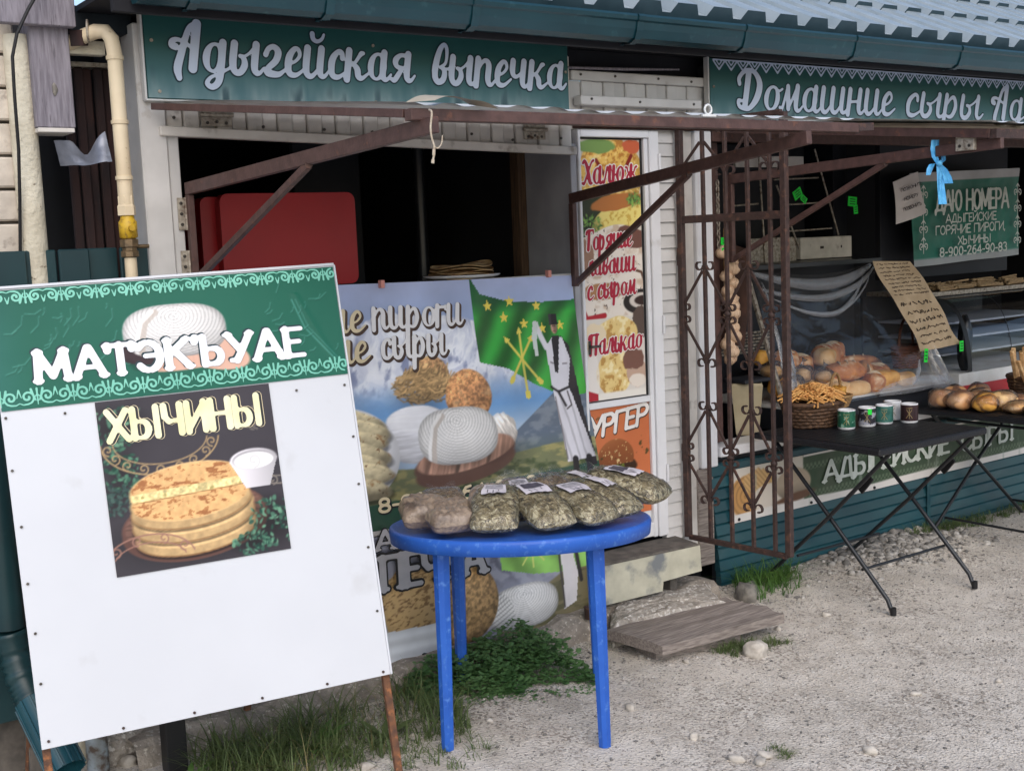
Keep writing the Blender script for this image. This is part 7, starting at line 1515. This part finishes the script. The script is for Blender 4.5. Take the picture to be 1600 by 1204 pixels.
for i in range(5):
    z = 1.562+i*.011; V = []; F = []; rg = random.Random(i); n = 40; rr = .145-.004*i; ph = rg.uniform(0,6)
    for s_ in (1,-1):
        for k in range(5):
            r = rr*k/4
            for a in range(n): th = 2*PI*a/n; ww = .006*math.sin(3*th+ph)*(k/4)**2+.010*max(0,math.sin(th*1+ph))*(k/4)**3*(i == 4)*1.5; V.append((px0[0]+r*math.cos(th)*(1+.03*math.sin(2*th+ph)),px0[1]+r*math.sin(th),z+ww+(.0045 if s_ > 0 else -.0045)*(1 if k < 4 else .3)))
    for s_ in (0,1):
        o = s_*5*n
        for k in range(4):
            for a in range(n): q = (o+k*n+a,o+k*n+(a+1)%n,o+(k+1)*n+(a+1)%n,o+(k+1)*n+a); F.append(q[::-1] if s_ == 0 else q)
    for a in range(n): F.append((4*n+a,4*n+(a+1)%n,9*n+(a+1)%n,9*n+a))
    mb = MB(); mb.add(V,F,True); mb.build('flatbread', 'flatbread', None, ['bottom flatbread of the stack on the plate','second flatbread from the bottom of the stack','middle flatbread of the stack on the plate','second flatbread from the top of the stack','topmost flatbread with a raised edge on the plate'][i], 'flatbread', 'flatbreads stacked on the plate')
# ------------------------------------------------------------------ loose stones, gravel, plants
ST = [(2.769,-1.189,.020,'small white stone on the gravel right of the blue table leg'),(2.745,-1.407,.022,'leftmost white stone of the row at the bottom centre'),(2.79,-1.47,.022,'second white stone in the row at the bottom centre'),(2.83,-1.45,.024,'white stone touching the tiny grass tuft'),(3.119,-1.647,.026,'triangular white stone near the bottom, right of the tiny tuft'),(2.776,-.851,.022,'white stone just behind the right leg of the blue table'),(3.655,-1.428,.016,'white pebble alone in the middle of the gravel'),(3.988,-1.552,.014,'tiny white pebble far out on the gravel at the right'),(1.187,-.085,.03,'pale stone beside the black post under the sign board'),(1.80,-.655,.024,'white stone at the bottom beside the sign board leg'),(2.15,-.62,.016,'white stone near the left front leg of the blue table'),(4.13,-.62,.020,'white stone between the grey boulder and the folding table foot'),(3.84,-.60,.018,'white stone at the right end of the wide plank'),(5.42,-.30,.022,'white stone at the rear right foot of the folding table'),(5.32,-.50,.018,'white stone beside the front right foot of the folding table'),(3.26,-.64,.014,'small white stone below the left end of the wide plank')]
for i, (x, y, r, l) in enumerate(ST):
    stone(x, y, (r*1.1, r*.8, r*.6), 'stone_white', l, i+20, group='white stones on the gravel', name='white_stone')
rg = np.random.default_rng(5)
ico = [(0,0,-1),(.72,-.53,-.45),(-.28,-.85,-.45),(-.89,0,-.45),(-.28,.85,-.45),(.72,.53,-.45),(.28,-.85,.45),(-.72,-.53,.45),(-.72,.53,.45),(.28,.85,.45),(.89,0,.45),(0,0,1)]
icf = [(0,1,2),(1,0,5),(0,2,3),(0,3,4),(0,4,5),(1,5,10),(2,1,6),(3,2,7),(4,3,8),(5,4,9),(1,10,6),(2,6,7),(3,7,8),(4,8,9),(5,9,10),(6,10,11),(7,6,11),(8,7,11),(9,8,11),(10,9,11)]
def pebbles(name, n, gen, rmin, rmax, m, label):
    I = np.array(ico); F0 = np.array(icf); x, y = gen(n); r = rmin+(rmax-rmin)*rg.random(n)**3
    a = rg.uniform(0,6.28,n); s = np.stack([r*rg.uniform(.8,1.5,n), r*rg.uniform(.7,1.1,n), r*rg.uniform(.4,.8,n)], -1)
    P = I[None]*s[:,None]*(1+.18*rg.standard_normal((n,12,1)).clip(-1,1)); c, sn = np.cos(a)[:,None], np.sin(a)[:,None]
    Q = np.stack([P[...,0]*c-P[...,1]*sn+x[:,None], P[...,0]*sn+P[...,1]*c+y[:,None], P[...,2]+(gh(x,y)+s[:,2]*.35)[:,None]], -1).reshape(-1,3)
    F = (F0[None]+12*np.arange(n)[:,None,None]).reshape(-1,3)
    me = bpy.data.meshes.new(name); me.vertices.add(len(Q)); me.vertices.foreach_set('co', Q.astype(np.float32).ravel()); nf = len(F)
    me.loops.add(nf*3); me.loops.foreach_set('vertex_index', F.astype(np.int32).ravel()); me.polygons.add(nf); me.polygons.foreach_set('loop_start', np.arange(0,nf*3,3,dtype=np.int32)); me.polygons.foreach_set('loop_total', np.full(nf,3,dtype=np.int32)); me.polygons.foreach_set('use_smooth', np.full(nf,True)); me.update(calc_edges=True)
    at = me.color_attributes.new('Col','FLOAT_COLOR','POINT'); k = rg.random(n); base = np.where((k < .5)[:,None], np.array([[.27,.25,.225]]), np.where((k < .8)[:,None], np.array([[.42,.395,.36]]), np.array([[.15,.142,.132]])))*rg.uniform(.8,1.2,(n,1))
    c4 = np.ones((n,12,4),np.float32); c4[...,:3] = base[:,None]; at.data.foreach_set('color', c4.ravel())
    return link(name, me, m, None, (0,0,0), label, 'gravel', None, 'stuff')
print_mat('pebble_print', .9, 0)
def gA_(n):
    x = rg.uniform(1.2,7.2,n); y = rg.uniform(-2.6,.0,n); return x, y
pebbles('gravel', 20000, gA_, .0018, .0075, 'pebble_print', 'fine loose grit scattered over the pale ground')
def gB_(n): x = 5.22+rg.normal(0,.24,n); y = -.16+rg.normal(0,.12,n); return x, np.minimum(y,-.03)
pebbles('rubble', 1300, gB_, .006, .026, 'pebble_print', 'heap of pale rubble against the teal cladding under the table')
def gC_(n): x = rg.uniform(1.4,4.3,n); y = -.12+rg.normal(0,.22,n); return x, np.clip(y,-.9,-.05)
pebbles('crumbled_earth', 1500, gC_, .003, .014, 'pebble_print', 'crumbled earth and grit along the kiosk plinth')

def leaf_mat(name, a, b, rough=.55):
    mat(name, a, b, scale=9, rough=rough, lo=.3, hi=.7, spec=.35); m = MATS[name]; N = m.node_tree.nodes; L = m.node_tree.links; p = N['Principled BSDF']
    tr = N.new('ShaderNodeBsdfTranslucent'); tr.inputs[0].default_value = tuple(min(1,c*1.5) for c in b[:3])+(1,); mx = N.new('ShaderNodeMixShader'); mx.inputs[0].default_value = .25; L.new(p.outputs[0], mx.inputs[1]); L.new(tr.outputs[0], mx.inputs[2]); L.new(mx.outputs[0], N['Material Output'].inputs['Surface'])
leaf_mat('grass_green', S(72,90,52), S(106,120,74)); leaf_mat('clover_green', S(68,104,60), S(104,138,88)); leaf_mat('weed_green', S(56,92,44), S(96,130,62)); leaf_mat('dry_grass', S(150,140,96), S(120,112,72))
def blades(name, pts, m, label, hmin, hmax, per=10, spread=.03, w=.003, seed=0, group=None):
    r = random.Random(seed); mb = MB()
    for (x, y) in pts:
        g = float(gh(x,y))
        for k in range(per):
            a = r.uniform(0,6.28); d = r.uniform(0,spread); h = r.uniform(hmin,hmax); bx_, by_ = x+d*math.cos(a), y+d*math.sin(a); ln_ = r.uniform(.3,1.7)*h; q = r.uniform(0,6.28); ww = w*r.uniform(.6,1.3); px_, py_ = -math.sin(q)*ww, math.cos(q)*ww
            V = []; n = 4
            for i in range(n+1):
                t = i/n; o = ln_*t*t; s = 1-t**1.5; c = (bx_+math.cos(q)*o, by_+math.sin(q)*o, g-.004+h*(t-.30*t*t*min(1.6,ln_/h)))
                V += [(c[0]-px_*s,c[1]-py_*s,c[2]),(c[0]+px_*s,c[1]+py_*s,c[2])]
            mb.add(V, [(2*i,2*i+1,2*i+3,2*i+2) for i in range(n)], True)
    return mb.build(name, m, None, label, 'grass', group, 'stuff')
r = random.Random(1)
def area(n, x0, x1, y0, y1): return [(r.uniform(x0,x1), r.uniform(y0,y1)) for _ in range(n)]
blades('grass', area(110,1.35,1.78,-.60,-.18)+area(70,1.75,2.25,-.62,-.18), 'grass_green', 'rough green grass growing behind and under the sign board', .04,.20,8,.05,.0030,2)
blades('dry_grass', area(30,1.35,2.25,-.62,-.18), 'dry_grass', 'thin dry straw mixed into the grass behind the sign board', .05,.22,4,.05,.0016,12)
blades('grass', area(50,1.85,2.2,-.85,-.45)+area(16,2.2,2.3,-.6,-.3), 'grass_green', 'short grass tuft beside the right leg of the sign board', .025,.07,10,.03,.002,3)
blades('grass', area(46,3.42,3.62,-.72,-.62)+area(20,3.6,3.74,-.75,-.68), 'grass_green', 'low grass growing along the wide plank', .02,.06,10,.025,.002,4)
blades('grass', area(12,2.86,2.93,-1.5,-1.42), 'grass_green', 'tiny grass tuft at the bottom centre of the gravel', .015,.04,10,.02,.0016,5)
blades('grass', area(60,4.12,4.5,-.16,-.04)+area(26,4.05,4.35,-.3,-.12), 'weed_green', 'tall grass and weeds at the foot of the teal cladding', .04,.17,6,.04,.0026,6)
blades('grass', area(90,5.4,6.7,-.14,-.04), 'grass_green', 'grass strip along the cladding under the right hand table', .03,.09,9,.04,.0022,7)
# clover patch
def clover(name, pts, label, seed, z0=.02, z1=.09, s=.011):
    r = random.Random(seed); mb = MB()
    for (x, y, hh) in pts:
        z = float(gh(x,y))+r.uniform(z0,z1)*hh; t = r.uniform(0,6.28); tl = r.uniform(-.5,.5); sz = s*r.uniform(.7,1.25)
        for k in range(3):
            a = t+k*2.094; ca, sa = math.cos(a), math.sin(a); V = [(x,y,z)]
            for (u, v) in ((.35,-.42),(.85,-.5),(1.1,-.18),(.98,0),(1.1,.18),(.85,.5),(.35,.42)):
                V.append((x+(ca*u-sa*v)*sz, y+(sa*u+ca*v)*sz, z+sz*u*(.25+tl*math.cos(a))-.2*sz*abs(v)))
            mb.add(V, [(0,1,2,3,4),(0,4,5,6,7)])
        if r.random() < .25: mb.tube([(x,y,z),(x+r.uniform(-.01,.01),y+r.uniform(-.01,.01),z-.05)], .0008, 3, cap=False)
    return mb.build(name, 'clover_green', None, label, 'clover', None, 'stuff')
pts = []
while len(pts) < 1350:
    x, y = r.uniform(2.22,2.86), r.uniform(-.66,.0); 
    lo_ = -.27-.40*(x-2.15)+.04*math.sin(x*17)+.02*math.sin(x*41); hi_ = -.12-.02*math.sin(x*9) 
    if lo_ < y < hi_ and not (x < 2.28 and y < -.5):
        e = min((y-lo_)/.10, 1)*min((2.88-x)/.08,1)*min((x-2.2)/.10,1); pts.append((x, y, max(.12,e)*(1.0+.55*math.exp(-((x-2.86)/.16)**2))))
clover('clover', pts, 'dense dark clover patch under the blue table', 9, .02, .12, .019)
clover('clover', [(lambda x: (x, -.27-.44*(x-2.15)-abs(r.gauss(0,.05)), .15))(r.uniform(2.2,2.86)) for _ in range(160)], 'thin fringe of clover at the edge of the dense patch', 10, .005,.03,.008)
# dandelion-like weeds
def weed(x, y, label, n, L, seed, m='weed_green'):
    r = random.Random(seed); t = thing('weed', (x,y,float(gh(x,y))), label, 'weed', 'broad leaved weeds'); g = float(gh(x,y))
    for k in range(n):
        a = k*2.4+r.uniform(-.3,.3); l = L*r.uniform(.7,1.15); el_ = r.uniform(.35,1.1); V = []; F = []; N_ = 7
        for i in range(N_+1):
            s = i/N_; w = .16*l*(math.sin(PI*min(1,s*1.02))**.8)*(1+.25*math.sin(i*2.6+k)); d = l*s*math.cos(el_*(1-.35*s)); z = g+l*s*math.sin(el_)*(1-.42*s)
            cx, cy = x+d*math.cos(a), y+d*math.sin(a); V += [(cx+w*math.sin(a)*.6,cy-w*math.cos(a)*.6,z+.12*w),(cx,cy,z-.05*w),(cx-w*math.sin(a)*.6,cy+w*math.cos(a)*.6,z+.12*w)]
            if i: b = i*3; F += [(b-3,b-2,b+1,b),(b-2,b-1,b+2,b+1)]
        mb = MB(); mb.add(V,F,True); mb.build('leaf', m, t)
weed(1.72,-.42,'broad weed with jagged leaves right behind the sign board edge',9,.16,1); weed(1.95,-.50,'low dark weed between the sign board leg and the blue table',8,.13,2,'grass_green'); weed(1.55,-.45,'leafy weed under the lower edge of the sign board',8,.15,3,'grass_green'); weed(4.22,-.12,'bright green weed beside the grey boulder',7,.12,4); weed(4.38,-.16,'weed between the boulder and the folding table leg',7,.10,5,'grass_green'); weed(1.30,-.36,'weed at the foot of the black post',6,.11,6); weed(5.95,-.14,'small bright weed under the right hand table',6,.07,7)
# dark canopy of the neighbouring stall seen over the roof
nb = thing('neighbour_canopy', (9,4,3.4), 'dark teal canopy roof of a neighbouring stall behind the kiosk roof', 'canopy')
MB().prism([(5.2,2.6,3.78),(16,2.6,3.70),(16,8,4.6),(5.2,8,4.7)], (0,0,.05)).build('canopy_sheet', 'roof_dark', nb)
for x in (7.0,8.4,9.8): MB().bar((x,2.65,3.70),(x+.5,8,4.55),.06,.08).build('canopy_rafter', 'gutter_teal', nb)
MB().bar((5.2,2.62,3.70),(16,2.62,3.62),.08,.10).build('canopy_beam', 'gutter_teal', nb)
for (x,y) in ((6.5,7.5),(15.5,2.7),(15.5,7.8)): MB().bar((x,y,0),(x,y,4.4),.1,.1).build('canopy_post', 'gutter_teal', nb)
